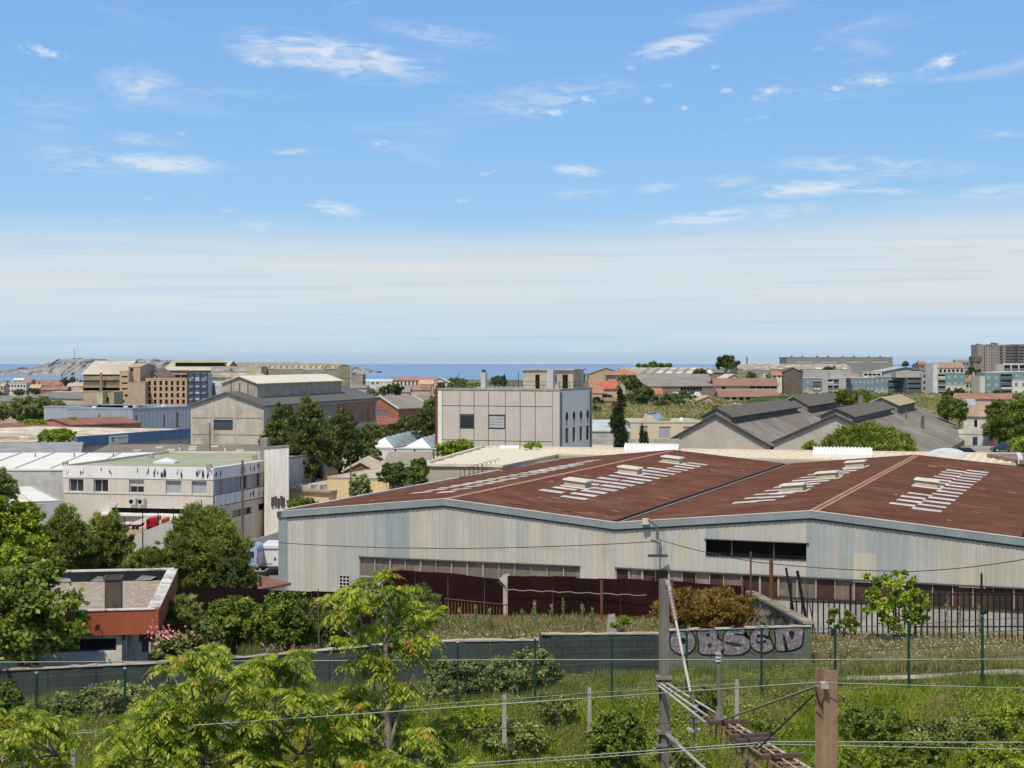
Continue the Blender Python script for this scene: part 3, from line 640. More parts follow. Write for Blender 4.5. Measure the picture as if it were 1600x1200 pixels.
strip(0, LENS[-1], lambda s_: zrf(s_) + .121, lambda s_: zrf(s_) + .17, .0, .25, 'capping', CAP)
strip(0, LENS[-1], lambda s_: zrf(s_) - .5, lambda s_: zrf(s_) - .3, .055, .03, 'flashing', FRD)
PLS = mat('plaster_dirty', (.40, .385, .36), .9, streak=.35, dirt=(.17, .15, .13), dsc=.4, var=.2)
strip(0, LENS[-1], 30.5, ZW - .12, -.25, .2, 'plinth_wall', PLS)
# window band: sash panels between concrete posts
PB = {'taupe': mat('pane_taupe', (.17, .145, .12), .6, streak=.3, dirt=(.28, .25, .21), dsc=.5), 'brown': mat('pane_brown', (.075, .045, .036), .5, streak=.3), 'dusty': mat('pane_dusty', (.25, .225, .195), .7, streak=.35), 'dark': mat('pane_dark', (.045, .03, .026), .5)}
PST = mat('band_post', (.38, .31, .26), .8, streak=.2)
def band(s0, s1, pitch, kinds):
 n = int((s1 - s0) / pitch)
 for i in range(n):
  a = s0 + (s1 - s0) * i / n; b = s0 + (s1 - s0) * (i + 1) / n
  if any(a < q < b for q in LENS): q = [q for q in LENS if a < q < b][0]; strip(a, b, ZW, ZB + .06, -.22, .04, 'window_panel', PB[rnd.choice(kinds)])
  else: strip(a + .02, b - .02, ZW, ZB + .06, -.22 + rnd.uniform(0, .03), .04, 'window_panel', PB[rnd.choice(kinds)])
  pw = rnd.choice([.05, .05, .09, .14]); strip(a - pw / 2, a + pw / 2, ZW - .05, ZB + .04, -.17, .14, 'mullion', PST)
band(sw0, sw1, 1.25, ['taupe', 'taupe', 'dusty'])
band(sw2, s_px(1130), .95, ['brown', 'dusty', 'brown', 'taupe']); band(s_px(1130), LENS[-1], 1.3, ['brown', 'brown', 'dark', 'taupe'])
SILL = mat('sill', (.33, .29, .25), .8)
strip(sw0, sw1, ZW - .12, ZW, -.05, .14, 'sill', SILL); strip(sw2, LENS[-1], ZW - .12, ZW, -.05, .10, 'sill', PB['brown'])
strip(sw0 - .05, sw1 + .05, ZB - .04, ZB + .05, .04, .06, 'lintel', mat('lintel_dark', (.10, .085, .075), .8)); strip(sw2 - .05, LENS[-1], ZB - .04, ZB + .06, .04, .06, 'lintel', MC['lintel_dark'])
# long dark opening in the cladding
strip(so0, so1, zo0, zo1, -.5, .05, 'opening_back', DARK); strip(so0, so1, zo0 - .06, zo0, .0, .07, 'opening_sill', FRD); strip(so0 - .1, so1 + .2, zo1, zo1 + .05, .0, .14, 'opening_hood', FRD)
for i in range(1, 3): q = so0 + (so1 - so0) * (.25 + .42 * (i - 1)); strip(q, q + .07, zo0, zo1, -.3, .1, 'opening_bar', mat('bar_grey', (.10, .10, .10), .6))
# later sheet patches
for a, b, z0_, z1_ in ((1333, 1370, 34.9, 36.9), (1498, 1540, 34.9, 36.45)):
 sa, sb = s_px(a), s_px(b); n = 3
 for i in range(n): panel(sa + (sb - sa) * i / n, sa + (sb - sa) * (i + 1) / n, z0_, z1_, z1_, clad['sand'], .05, 'patch_sheet')
# small grilled window low on the left
sa = s_px(531); sb = s_px(547); strip(sa, sb, 32.5, 33.55, .03, .03, 'grille_glass', DARK)
for i in range(4): q = sa + (sb - sa) * i / 3; strip(q - .03, q + .03, 32.5, 33.55, .065, .03, 'grille_bar', FRW)
for i in range(5): z_ = 32.5 + .26 * i; strip(sa, sb, z_ - .03, z_ + .03, .1, .02, 'grille_bar', FRW)
# corner post
p = E0; MB().hexa([(p.x - .25, p.y - .02, 31), (p.x + .45, p.y - .26, 31), (p.x + .55, p.y + .1, 31), (p.x - .15, p.y + .3, 31)], [(p.x - .25, p.y - .02, ZE - .3), (p.x + .45, p.y - .26, ZE - .3), (p.x + .55, p.y + .1, ZE - .3), (p.x - .15, p.y + .3, ZE - .3)]).build('corner_post', FAS, wh)
MB().hexa([(p.x - .35, p.y - .1, 37.8), (p.x + .0, p.y - .25, 37.8), (p.x + .1, p.y + .2, 37.8), (p.x - .25, p.y + .3, 37.8)], [(p.x - .35, p.y - .1, 38.3), (p.x + .0, p.y - .25, 38.3), (p.x + .1, p.y + .2, 38.3), (p.x - .25, p.y + .3, 38.3)]).build('gutter_box', FRD, wh)
# side and back walls
mb = MB(); mb.quad(E0 + Vector((0, 0, 31)), E0 + Vector((0, 0, ZE)), E0 + BK + Vector((0, 0, ZE)), E0 + BK + Vector((0, 0, 31)))
mb.quad(V3 + Vector((0, 0, 31)), V3 + BK + Vector((0, 0, 31)), V3 + BK + Vector((0, 0, ZE)), V3 + Vector((0, 0, ZE)))
for (a, za), (b, zb_) in zip(NODES, NODES[1:]): a2, b2 = a + BK, b + BK; mb.quad((b2.x, b2.y, 31), (a2.x, a2.y, 31), (a2.x, a2.y, za), (b2.x, b2.y, zb_))
mb.build('side_wall', clad['grey'], wh)
# roof slopes in real corrugation
RED = mat('roof_red', (.128, .056, .036), .8, spec=.06, col2=(.10, .043, .030), sc=.35, var=.2, dirt=(.17, .085, .065), dsc=.22, dth=(.5, .8), bump=.1, fine=.12, streak=.55, stk=(.06, .75, .5), rot=.33)  # streaks along the ribs put the corrugation's shade lines into the colour
RED2 = mat('roof_rust_patch', (.20, .085, .05), .8, dirt=(.32, .18, .12), dsc=1.2, dth=(.45, .6))
def rpt(k, t, b, h=0.0):
 """point on roof slope k: t across from node k to k+1, b (metres) back from the front"""
 (A, za), (B, zb_) = NODES[k], NODES[k + 1]; q = A.lerp(B, t) + BK.normalized() * b; return Vector((q.x, q.y, za + (zb_ - za) * t + h))
BL = BK.length
def rinv(k, px, py):
 """roof coordinates (t, b) seen at an image point"""
 (A, za), (B, zb_) = NODES[k], NODES[k + 1]; a = Vector((A.x, A.y, za)); e1 = Vector((B.x, B.y, zb_)) - a; e2 = BK.normalized(); n_ = e1.cross(e2); c = Vector((0, 0, CZ)); dv = Vector(((px - CX) / F, 1, -(py - HY) / F))
 q = c + dv * ((a - c).dot(n_) / dv.dot(n_)) - a
 m11, m12, m22 = e1.dot(e1), e1.dot(e2), e2.dot(e2); r1, r2 = q.dot(e1), q.dot(e2); dt = m11 * m22 - m12 * m12
 return (r1 * m22 - r2 * m12) / dt, (m11 * r2 - m12 * r1) / dt
for k in range(6):
 mb = MB(); lo_, hi_ = (0, 1) if k % 2 == 0 else (1, 0)
 corr(mb, rpt(k, lo_, -.05, .02), rpt(k, lo_, BL, .02), rpt(k, hi_, -.05, .02), rpt(k, hi_, BL, .02), 72, .075); mb.build('roof_slope', RED, wh)
RC = mat('ridge_cap', (.38, .20, .13), .6, var=.15)
for k in (1, 3, 5):
 mb = MB(); wdt = .035 if k == 1 else .055
 mb.slab(rpt(k - 1, 1 - wdt * .35, -.1, .12), rpt(k, 0, -.1, .17), rpt(k, 0, BL, .17), rpt(k - 1, 1 - wdt * .35, BL, .12), .06)
 mb.slab(rpt(k, 0, -.1, .17), rpt(k, wdt * .55, -.1, .12), rpt(k, wdt * .55, BL, .12), rpt(k, 0, BL, .17), .06); mb.build('ridge_cap', RC, wh)
 if k > 1:
  mb = MB(); mb.slab(rpt(k, .002, -.1, .23), rpt(k, .014, -.1, .225), rpt(k, .014, BL, .225), rpt(k, .002, BL, .23), .06); mb.build('ridge_cap', RC, wh)
for k in (1, 3):
 mb = MB(); mb.slab(rpt(k, .972, -.1, .13), rpt(k + 1, .016, -.1, .13), rpt(k + 1, .016, BL, .13), rpt(k, .972, BL, .13), .05); mb.build('valley_gutter', DARK, wh)
 mb = MB(); mb.slab(rpt(k + 1, .018, -.1, .16), rpt(k + 1, .024, -.1, .16), rpt(k + 1, .024, BL, .16), rpt(k + 1, .018, BL, .16), .05); mb.build('gutter_edge', CAP, wh)
mb = MB(); mb.slab(rpt(0, -.03, -.1, .22), rpt(0, .012, -.1, .22), rpt(0, .012, BL, .22), rpt(0, -.03, BL, .22), .3); mb.build('verge', mat('verge_cream', (.62, .56, .48), .6), wh)
mb = MB()
for k in range(6): mb.slab(rpt(k, 0, BL - .15, .2), rpt(k, 1, BL - .15, .2), rpt(k, 1, BL + .15, .2), rpt(k, 0, BL + .15, .2), .25)
mb.build('back_verge', mat('verge_dark', (.16, .08, .065), .6), wh)
# translucent sheets let into the roof
GRP = mat('translucent_sheet', (.52, .52, .51), .35, col2=(.40, .39, .37), sc=.9, var=.1, spec=.4, fine=.04, dirt=(.30, .27, .23), dsc=.7, dth=(.5, .68))
def sheets(k, pa, pb, n, wid, ln, skip=()):
 ta, ba = rinv(k, *pa); tb, bb = rinv(k, *pb); SL = (NODES[k + 1][0] - NODES[k][0]).length; dt = ln / SL / 2
 for i in range(n):
  if i in skip: continue
  s_ = i / (n - 1); t = ta + (tb - ta) * s_ + rnd.uniform(-.006, .006); b_ = ba + (bb - ba) * s_; mb = MB()
  corr(mb, rpt(k, t - dt, b_ - wid / 2, .075), rpt(k, t - dt, b_ + wid / 2, .075), rpt(k, t + dt, b_ - wid / 2, .075), rpt(k, t + dt, b_ + wid / 2, .075), 3, .035); mb.build('skylight_sheet', GRP, wh)
sheets(1, (862, 769), (1040, 731), 12, 1.25, 2.0, (11,)); sheets(1, (897, 779), (1090, 726), 16, 1.25, 2.1)
sheets(0, (660, 771), (925, 721), 17, 1.2, 1.8); sheets(0, (700, 770), (900, 728), 13, 1.2, 1.6)
sheets(2, (1192, 784), (1342, 730), 13, 1.3, 2.0); sheets(2, (1166, 786), (1300, 734), 11, 1.3, 2.0, (9, 10))
sheets(3, (1411, 790), (1493, 737), 13, 1.2, 1.9, (4, 5)); sheets(3, (1447, 798), (1528, 738), 14, 1.2, 2.1)
BX = mat('skylight_box_cream', (.60, .55, .45), .5, var=.08); BXS = mat('skylight_box_shaded', (.42, .38, .31), .6)  # box sides a darker copy of the lid's cream, shade put into colour
def skybox(k, px, py, w_=1.9, h_=.62):
 t, b_ = rinv(k, px, py); SL = (NODES[k + 1][0] - NODES[k][0]).length; dt = w_ / SL / 2
 def ring(e, z): return [rpt(k, t - dt - e / SL, b_ - w_ / 2 - e, z), rpt(k, t + dt + e / SL, b_ - w_ / 2 - e, z), rpt(k, t + dt + e / SL, b_ + w_ / 2 + e, z), rpt(k, t - dt - e / SL, b_ + w_ / 2 + e, z)]
 o = MB().hexa(ring(0, .1), ring(-.06, h_)).build('skylight_box', BXS, wh); MB().hexa(ring(.1, h_ + .002), ring(.06, h_ + .12)).build('lid', BX, o); MB().hexa(ring(.3, .085), ring(.25, .13)).build('curb_flashing', CAP, o)
for a in ((1, 903, 762), (1, 985, 741), (1, 1051, 724), (2, 1240, 769), (2, 1292, 749), (2, 1337, 731), (3, 1449, 762)): skybox(*a)
# scattered pale repair patches and loose rust
for i in range(46):
 k = rnd.choice([0, 1, 1, 1, 2, 3]); t, b_ = rnd.uniform(.1, .9), rnd.uniform(1, 55); lw = rnd.uniform(.3, .7); mb = MB(); hw = rnd.uniform(.08, .16)
 mb.slab(rpt(k, t - lw / 26, b_ - hw, .09), rpt(k, t + lw / 26, b_ - hw, .09), rpt(k, t + lw / 26, b_ + hw, .09), rpt(k, t - lw / 26, b_ + hw, .09), .02); mb.build('repair_patch', mat('patch_pale', (.42, .27, .21), .7), wh)
for i in range(34):
 k = 1; t, b_ = (rnd.uniform(.35, .95), abs(rnd.gauss(0, 4)) + .3) if i < 24 else (rnd.uniform(.1, .9), rnd.uniform(1, 40)); ln_ = rnd.uniform(.5, 2.2); mb = MB(); hw = rnd.uniform(.05, .14)
 mb.slab(rpt(k, t - ln_ / 27, b_ - hw, .088), rpt(k, t + ln_ / 27, b_ - hw * .6, .088), rpt(k, t + ln_ / 27, b_ + hw * .5, .088), rpt(k, t - ln_ / 27, b_ + hw, .088), .01); mb.build('rust_streak', RED2, wh)
# hoop rails at the left edge of the roof
HR = mat('rust_rail', (.13, .07, .05), .7, var=.3)
for i in range(9):
 px = 716 + i * 7.0; t, b_ = rinv(0, px + 3, 752 - i * 2.2); q = rpt(0, t, b_, 0); r_ = rpt(0, t, b_ + 0.0, 0) + Vector((.42, .02, 0)); h = Vector((0, 0, 1.25)); MB().tube([q, q + h * .93, q.lerp(r_, .3) + h, q.lerp(r_, .8) + h, r_ + h * .75], .035, 5).build('hoop_rail', HR, wh)
t, b_ = rinv(0, 716, 752); q0 = rpt(0, t, b_, .35); t, b_ = rinv(0, 775, 735); MB().tube([q0, rpt(0, t, b_, .35)], .03, 5).build('tie_rail', HR, wh)
# little floodlight and a wall bracket with crossbar
s1 = s_px(1011); p, zt, u = wpt(s1); nr = Vector((u.y, -u.x, 0)); q = p + nr * .45
MB().box(q.x - .22, q.y - .2, zt - .1, q.x + .25, q.y + .15, zt + .32).build('junction_box', mat('box_cream', (.55, .52, .47), .6), wh)
# == CREAM-ROOFED BUILDING BEHIND
CR = mat('roof_cream', (.56, .47, .33), .7, sc=.4, var=.06, dirt=(.54, .46, .34), dsc=.3, dth=(.5, .7)); CRW = mat('wall_taupe', (.40, .355, .30), .85, streak=.15, var=.1)
cb = thing('flat_warehouse', (10, 188, 31.5), 'low warehouse with cream ribbed metal roof directly behind the red-roofed warehouse', 'warehouse')
ZC = 38.9
A = (X(664, 166), 166.0); B = (-1.0, 164.2); Cc = (5.6, 184.4); Dd = (59.5, 166.2); Gg = (78, 160.5); Hh = (80, 172.5); Ii = (X(1600, 181.5), 181.5); Jj = (X(975, 193), 193.0); Kk = (X(752, 197.5), 197.5)
poly = [A, B, Cc, Dd, Gg, Hh, Ii, Jj, Kk]
MB().prism(poly, ZC - .2, ZC).build('roof', CR, cb)
mb = MB()
for a, b in zip(poly, poly[1:] + poly[:1]): mb.quad((*a, 31), (*b, 31), (*b, ZC - .2), (*a, ZC - .2))
mb.build('wall', CRW, cb)
for a, b in zip(poly[5:], poly[6:] + poly[:1]):
 a, b = Vector((*a, 0)), Vector((*b, 0)); n_ = (b - a).normalized().cross(Vector((0, 0, 1))) * -1; mb = MB()
 mb.hexa([a + Vector((0, 0, ZC + .002)), b + Vector((0, 0, ZC + .002)), b + n_ * .5 + Vector((0, 0, ZC + .002)), a + n_ * .5 + Vector((0, 0, ZC + .002))][::1], [a + Vector((0, 0, ZC + .3)), b + Vector((0, 0, ZC + .3)), b + n_ * .5 + Vector((0, 0, ZC + .3)), a + n_ * .5 + Vector((0, 0, ZC + .3))]); mb.build('parapet', mat('parapet_cream', (.56, .49, .41), .8, var=.1), cb)
mb = MB(); a, b = Vector((*A, 0)), Vector((*B, 0)); mb.slab((A[0] - .2, A[1] - .25, ZC + .12), (B[0], B[1] - .2, ZC + .12), (B[0], B[1] + .2, ZC + .12), (A[0] - .1, A[1] + .2, ZC + .12), .3); mb.build('eaves_trim', mat('eaves_cream', (.62, .56, .46), .7), cb)
# standing ribs running back over the roof
dirb = Vector((BK.x, BK.y, 0)).normalized(); perp = Vector((dirb.y, -dirb.x, 0))
def inside(p):
 c = False; j = len(poly) - 1
 for i in range(len(poly)):
  a, b = poly[i], poly[j]
  if (a[1] > p.y) != (b[1] > p.y) and p.x < (b[0] - a[0]) * (p.y - a[1]) / (b[1] - a[1]) + a[0]: c = not c
  j = i
 return c
RIBM = mat('rib_cream', (.70, .63, .50), .6, var=.05)
for i in range(-10, 100):
 o = Vector((A[0], A[1], 0)) + perp * (i * 1.0); ts = [t * .5 for t in range(-120, 240)]; run = [t for t in ts if inside(o + dirb * t)]
 if len(run) < 3: continue
 seg = [[run[0], run[0]]]
 for t in run[1:]:
  if t - seg[-1][1] > .6: seg.append([t, t])
  else: seg[-1][1] = t
 for t0, t1 in seg:
  if t1 - t0 < 1: continue
  a = o + dirb * t0; b = o + dirb * t1; w_ = perp * .17; mb = MB()
  mb.hexa([a - w_ + Vector((0, 0, ZC + .003)), a + w_ + Vector((0, 0, ZC + .003)), b + w_ + Vector((0, 0, ZC + .003)), b - w_ + Vector((0, 0, ZC + .003))], [a - w_ * .4 + Vector((0, 0, ZC + .09)), a + w_ * .4 + Vector((0, 0, ZC + .09)), b + w_ * .4 + Vector((0, 0, ZC + .09)), b - w_ * .4 + Vector((0, 0, ZC + .09))]); mb.build('roof_rib', RIBM, cb)
# white barrel rooflights
WB = mat('barrel_white', (.60, .61, .61), .35, var=.05, fine=.03)
def barrel(px0, px1, d, zb, h, depth, nrib, parent, name='barrel_rooflight'):
 x0, x1 = X(px0, d), X(px1, d); o = new(name, None, parent, ((x0 + x1) / 2, d, zb)); th = -.23; ca, sa = math.cos(th), math.sin(th); n = nrib * 4; mb = MB(); mid = (x0 + x1) / 2
 def pt(s_, a, rr): lx = (s_ - .5) * (x1 - x0); ly = -math.cos(a) * depth / 2 * rr; lz = math.sin(a) * h * rr; return (mid + lx * ca - ly * sa, d + lx * sa + ly * ca, zb + lz)
 for i in range(n + 1):
  rr = 1.0 if i % 4 in (0, 1) else .91
  for j in range(11): mb.v.append(pt(i / n, math.pi * j / 10, rr))
 for i in range(n):
  for j in range(10): mb.f.append((i * 11 + j, (i + 1) * 11 + j, (i + 1) * 11 + j + 1, i * 11 + j + 1))
 mb.build('shell', WB, o)
 for s_ in (0, 1):
  e = MB(); e.quad(*[pt(s_, math.pi * j / 10, 1) for j in (range(11) if s_ == 0 else range(10, -1, -1))]); e.build('end_plate', mat('end_plate', (.62, .60, .58), .5), o)
barrel(977, 1062, 186, ZC, 1.25, 3.0, 16, cb); barrel(1272, 1362, 179, ZC, 1.2, 2.8, 17, cb); barrel(782, 813, 196, ZC, .45, 1.6, 8, cb)
def archlight(px0, px1, d, zb, h, ln, parent):
 """the same vault seen end-on"""
 x0, x1 = X(px0, d), X(px1, d); o = new('barrel_rooflight', None, parent, ((x0 + x1) / 2, d, zb)); mb = MB(); c = (x0 + x1) / 2; r_ = (x1 - x0) / 2
 for i in range(9):
  for j in range(13): a = math.pi * j / 12; q = Vector((c - math.cos(a) * r_, d, zb + math.sin(a) * h)) + dirb * (ln * i / 8); mb.v.append(tuple(q))
 for i in range(8):
  for j in range(12): mb.f.append((i * 13 + j, (i + 1) * 13 + j, (i + 1) * 13 + j + 1, i * 13 + j + 1))
 mb.build('shell', WB, o, True); MB().quad(*[mb.v[j] for j in range(13)]).build('end_plate', MC['end_plate'], o)
archlight(1438, 1503, 174, ZC, .95, 7, cb); 
a = X(1570, 171); MB().hexa([(a, 166.5, ZC), (a + .5, 166.5, ZC), (a + 3.4, 176, ZC), (a + 2.9, 176, ZC)], [(a, 166.5, ZC + .7), (a + .5, 166.5, ZC + .7), (a + 3.4, 176, ZC + .7), (a + 2.9, 176, ZC + .7)]).build('upstand', WB, cb)
a = X(1586, 168); MB().box(a, 166, ZC, a + 14, 178, ZC + .45).build('raised_section', mat('raised_brown', (.25, .17, .14), .8), cb)
# succulent clump on that roof
tree(812, 848, 692, 700, 193, 'yellow-green plant growing along the roof edge below the centre grey block', 'shrub', 'lime', name='roof_plant', gnd=ZC, nl=5, cat='plant')
# == GRAFFITI WALL
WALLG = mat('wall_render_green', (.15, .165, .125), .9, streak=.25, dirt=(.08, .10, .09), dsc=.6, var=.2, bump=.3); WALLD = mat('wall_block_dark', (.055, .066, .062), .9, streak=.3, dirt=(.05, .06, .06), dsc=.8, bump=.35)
COP = mat('coping_broken', (.42, .37, .30), .95, bump=.5, bsc=12, var=.25)
WY = 56.0
def wx(px): return X(px, WY)
def wz(py): return Z(py, WY)
gw = thing('graffiti_wall', (wx(1050), WY, 38.4), 'grey-green block wall with OBSEN graffiti at its right end', 'wall')
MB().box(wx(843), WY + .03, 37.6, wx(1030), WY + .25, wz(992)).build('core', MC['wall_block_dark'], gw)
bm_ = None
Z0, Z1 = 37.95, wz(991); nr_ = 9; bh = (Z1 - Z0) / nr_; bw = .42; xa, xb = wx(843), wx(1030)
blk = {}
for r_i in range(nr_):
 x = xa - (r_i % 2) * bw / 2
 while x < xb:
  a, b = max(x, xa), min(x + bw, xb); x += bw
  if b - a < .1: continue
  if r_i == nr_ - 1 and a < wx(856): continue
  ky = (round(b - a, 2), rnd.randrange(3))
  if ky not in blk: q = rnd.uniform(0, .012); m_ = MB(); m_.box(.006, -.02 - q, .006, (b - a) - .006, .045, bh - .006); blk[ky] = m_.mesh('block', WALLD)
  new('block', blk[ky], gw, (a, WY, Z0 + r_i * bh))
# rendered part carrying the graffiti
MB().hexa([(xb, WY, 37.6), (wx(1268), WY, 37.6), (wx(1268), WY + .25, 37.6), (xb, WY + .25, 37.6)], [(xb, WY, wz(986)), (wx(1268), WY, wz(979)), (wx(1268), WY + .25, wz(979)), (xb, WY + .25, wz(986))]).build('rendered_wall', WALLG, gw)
def rough_cap(x0, x1, z0, z1, y, parent, th=.06, dep=.34, name='coping', n=None):
 n = n or max(4, int((x1 - x0) / .28)); mb = MB(); hs = [rnd.uniform(.2, 1.0) * th * (0.25 if rnd.random() < .12 else 1) for _ in range(n + 1)]
 for i in range(n):
  a, b = x0 + (x1 - x0) * i / n, x0 + (x1 - x0) * (i + 1) / n; za, zb_ = z0 + (z1 - z0) * i / n, z0 + (z1 - z0) * (i + 1) / n; e = rnd.uniform(0, .03)
  mb.hexa([(a, y - .04 - e, za + .003), (b, y - .04 - e, zb_ + .003), (b, y + dep - .05, zb_ + .003), (a, y + dep - .05, za + .003)], [(a, y - .04 - e, za + hs[i]), (b, y - .04 - e, zb_ + hs[i + 1]), (b, y + dep - .05, zb_ + hs[i + 1]), (a, y + dep - .05, za + hs[i])])
 return mb.build(name, COP, parent)
rough_cap(wx(846), xb, wz(992), wz(991), WY, gw); rough_cap(xb, wx(1268), wz(986), wz(979), WY, gw, .05)
# lettering: bubble letters as paint layers a few millimetres proud
GR_F = mat('spray_mauve', (.22, .185, .20), .8, col2=(.13, .11, .13), sc=7, var=.4, dirt=(.36, .32, .34), dsc=6, dth=(.52, .62), fine=.3); GR_O = mat('spray_black', (.012, .016, .022), .7); GR_B = mat('spray_olive', (.115, .14, .05), .85, var=.3, sc=3)
def zp(x, y, off): return (wx(1030 + x / 6.4), WY - off, wz(965 + y / 6.4))
def blob(pts, grow, off, m, name, it=2):
 """paint shape: corner-cut polygon, grown outwards along its normals"""
 for _ in range(it): pts = [q for i in range(len(pts)) for q in (tuple(.8 * a + .2 * b for a, b in zip(pts[i], pts[(i + 1) % len(pts)])), tuple(.2 * a + .8 * b for a, b in zip(pts[i], pts[(i + 1) % len(pts)])))]
 n = len(pts); A2 = sum(pts[i][0] * pts[(i + 1) % n][1] - pts[(i + 1) % n][0] * pts[i][1] for i in range(n)); sg = 1 if A2 > 0 else -1; out_ = []
 for i in range(n):
  dx, dy = pts[(i + 1) % n][0] - pts[i - 1][0], pts[(i + 1) % n][1] - pts[i - 1][1]; l_ = math.hypot(dx, dy) + 1e-6; out_.append(zp(pts[i][0] + sg * dy / l_ * grow, pts[i][1] - sg * dx / l_ * grow, off))
 mb = MB(); mb.quad(*(reversed(out_) if sg > 0 else out_)); return mb.build(name, m, gw)
mb = MB(); pts = []
for i in range(40): a = 2 * math.pi * i / 40; r_ = 1 + .06 * math.sin(a * 7); pts.append((wx(1150) + math.cos(a) * (wx(1251) - wx(1150)) * r_ * (1 if abs(math.cos(a)) < .9 else .98), WY - .004, wz(1003) + max(-.42, min(.40, math.sin(a) * .56 * r_))))
mb.quad(*reversed(pts)); mb.build('paint_backing', GR_B, gw)
ell = lambda cx_, cy_, rx_, ry_, n_=22: [(cx_ + rx_ * math.cos(6.2832 * i / n_), cy_ + ry_ * math.sin(6.2832 * i / n_)) for i in range(n_)]
LET = [(ell(235, 238, 124, 126), [ell(236, 232, 27, 32, 14)]),
([(378, 120), (470, 108), (562, 116), (584, 165), (566, 205), (632, 240), (645, 300), (606, 350), (520, 368), (400, 358), (404, 290), (394, 210)], [[(472, 158), (504, 162), (500, 188), (472, 186)], [(486, 258), (520, 262), (518, 292), (486, 294)], [(566, 196), (600, 222), (632, 232), (596, 206)]]),
([(652, 176), (684, 124), (770, 104), (856, 98), (850, 160), (790, 166), (868, 196), (908, 246), (898, 318), (826, 360), (730, 372), (642, 368), (652, 310), (640, 240)], [[(730, 166), (800, 158), (866, 180), (800, 174)], [(642, 236), (720, 250), (800, 256), (826, 288), (740, 282), (680, 262)]]),
([(904, 236), (926, 140), (990, 98), (1102, 100), (1084, 180), (1106, 214), (1146, 312), (1044, 350), (944, 322)], [[(968, 178), (1010, 166), (1060, 176), (1076, 196), (1020, 190), (984, 196)], [(966, 232), (1010, 244), (1078, 222), (1062, 250), (1010, 264), (978, 256)], [(1050, 196), (1104, 168), (1122, 216), (1070, 212)]]),
([(1156, 102), (1250, 112), (1440, 96), (1432, 190), (1418, 288), (1300, 326), (1166, 332), (1172, 220)], [[(1232, 168), (1250, 172), (1296, 334), (1258, 338)], [(1290, 132), (1356, 138), (1330, 232)]])]
for i, (o_, hs) in enumerate(LET):
 blob(o_, 16, .008 + .0003 * i, GR_O, 'paint_outline'); blob([(x + 6, y + 10) for x, y in o_], 12, .0075 - .0003 * i, GR_O, 'paint_shadow'); blob(o_, 1, .012, GR_F, 'paint_letter')
 for h in hs: blob(h, 3, .016, GR_O, 'paint_counter', 1)
for i in range(14): x_ = rnd.uniform(130, 1400); y_ = 366 - max(0, x_ - 900) * .08; h_ = rnd.uniform(8, 34); blob([(x_ - 2, y_ - 6), (x_ + 2, y_ - 6), (x_ + 1.2, y_ + h_), (x_ - 1.2, y_ + h_)], 0, .018, GR_O, 'paint_drip', 0)
# lower left part of the wall
lw = thing('boundary_wall', (wx(400), WY, 37), 'long low dark concrete wall with broken pale top running left from the graffiti wall', 'wall')
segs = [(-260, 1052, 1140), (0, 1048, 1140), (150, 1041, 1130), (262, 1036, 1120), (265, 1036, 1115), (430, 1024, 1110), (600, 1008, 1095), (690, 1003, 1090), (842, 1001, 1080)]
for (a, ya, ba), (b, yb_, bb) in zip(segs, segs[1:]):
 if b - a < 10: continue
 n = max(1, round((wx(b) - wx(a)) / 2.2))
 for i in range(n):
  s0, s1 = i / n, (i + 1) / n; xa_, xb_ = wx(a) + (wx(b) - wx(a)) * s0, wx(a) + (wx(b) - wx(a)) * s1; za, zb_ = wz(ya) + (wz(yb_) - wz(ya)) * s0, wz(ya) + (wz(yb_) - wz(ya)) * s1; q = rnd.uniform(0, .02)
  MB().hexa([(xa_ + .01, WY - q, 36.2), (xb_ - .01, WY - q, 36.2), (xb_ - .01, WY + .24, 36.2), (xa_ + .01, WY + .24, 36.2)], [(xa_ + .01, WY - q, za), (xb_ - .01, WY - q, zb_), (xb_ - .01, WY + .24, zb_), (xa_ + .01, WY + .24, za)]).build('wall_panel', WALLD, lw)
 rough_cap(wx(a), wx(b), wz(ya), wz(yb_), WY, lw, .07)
# stone return wall
STN = [mat('rubble_%s' % n_, c, .95, bump=.5, bsc=10, var=.25) for n_, c in (('warm', (.30, .25, .18)), ('tan', (.36, .31, .24)), ('dark', (.20, .165, .12)))]
sw = thing('stone_wall', (wx(1262), 61, 38.3), 'rubble stone return wall with sloping top at the right end of the graffiti wall', 'wall')
P0 = Vector((wx(1266), WY + .3, 0)); P1 = Vector((X(1172, 69.5), 69.5, 0)); MB().hexa([(P0.x - .1, P0.y, 37), (P0.x + .1, P0.y, 37), (P1.x + .1, P1.y, 37), (P1.x - .1, P1.y, 37)], [(P0.x - .1, P0.y, wz(977)), (P0.x + .1, P0.y, wz(977)), (P1.x + .1, P1.y, Z(926, 69.5)), (P1.x - .1, P1.y, Z(926, 69.5))]).build('core', STN[2], sw)
nl_ = 24; LW = (P1 - P0).length; uu = (P1 - P0).normalized(); nn = Vector((-uu.y, uu.x, 0))
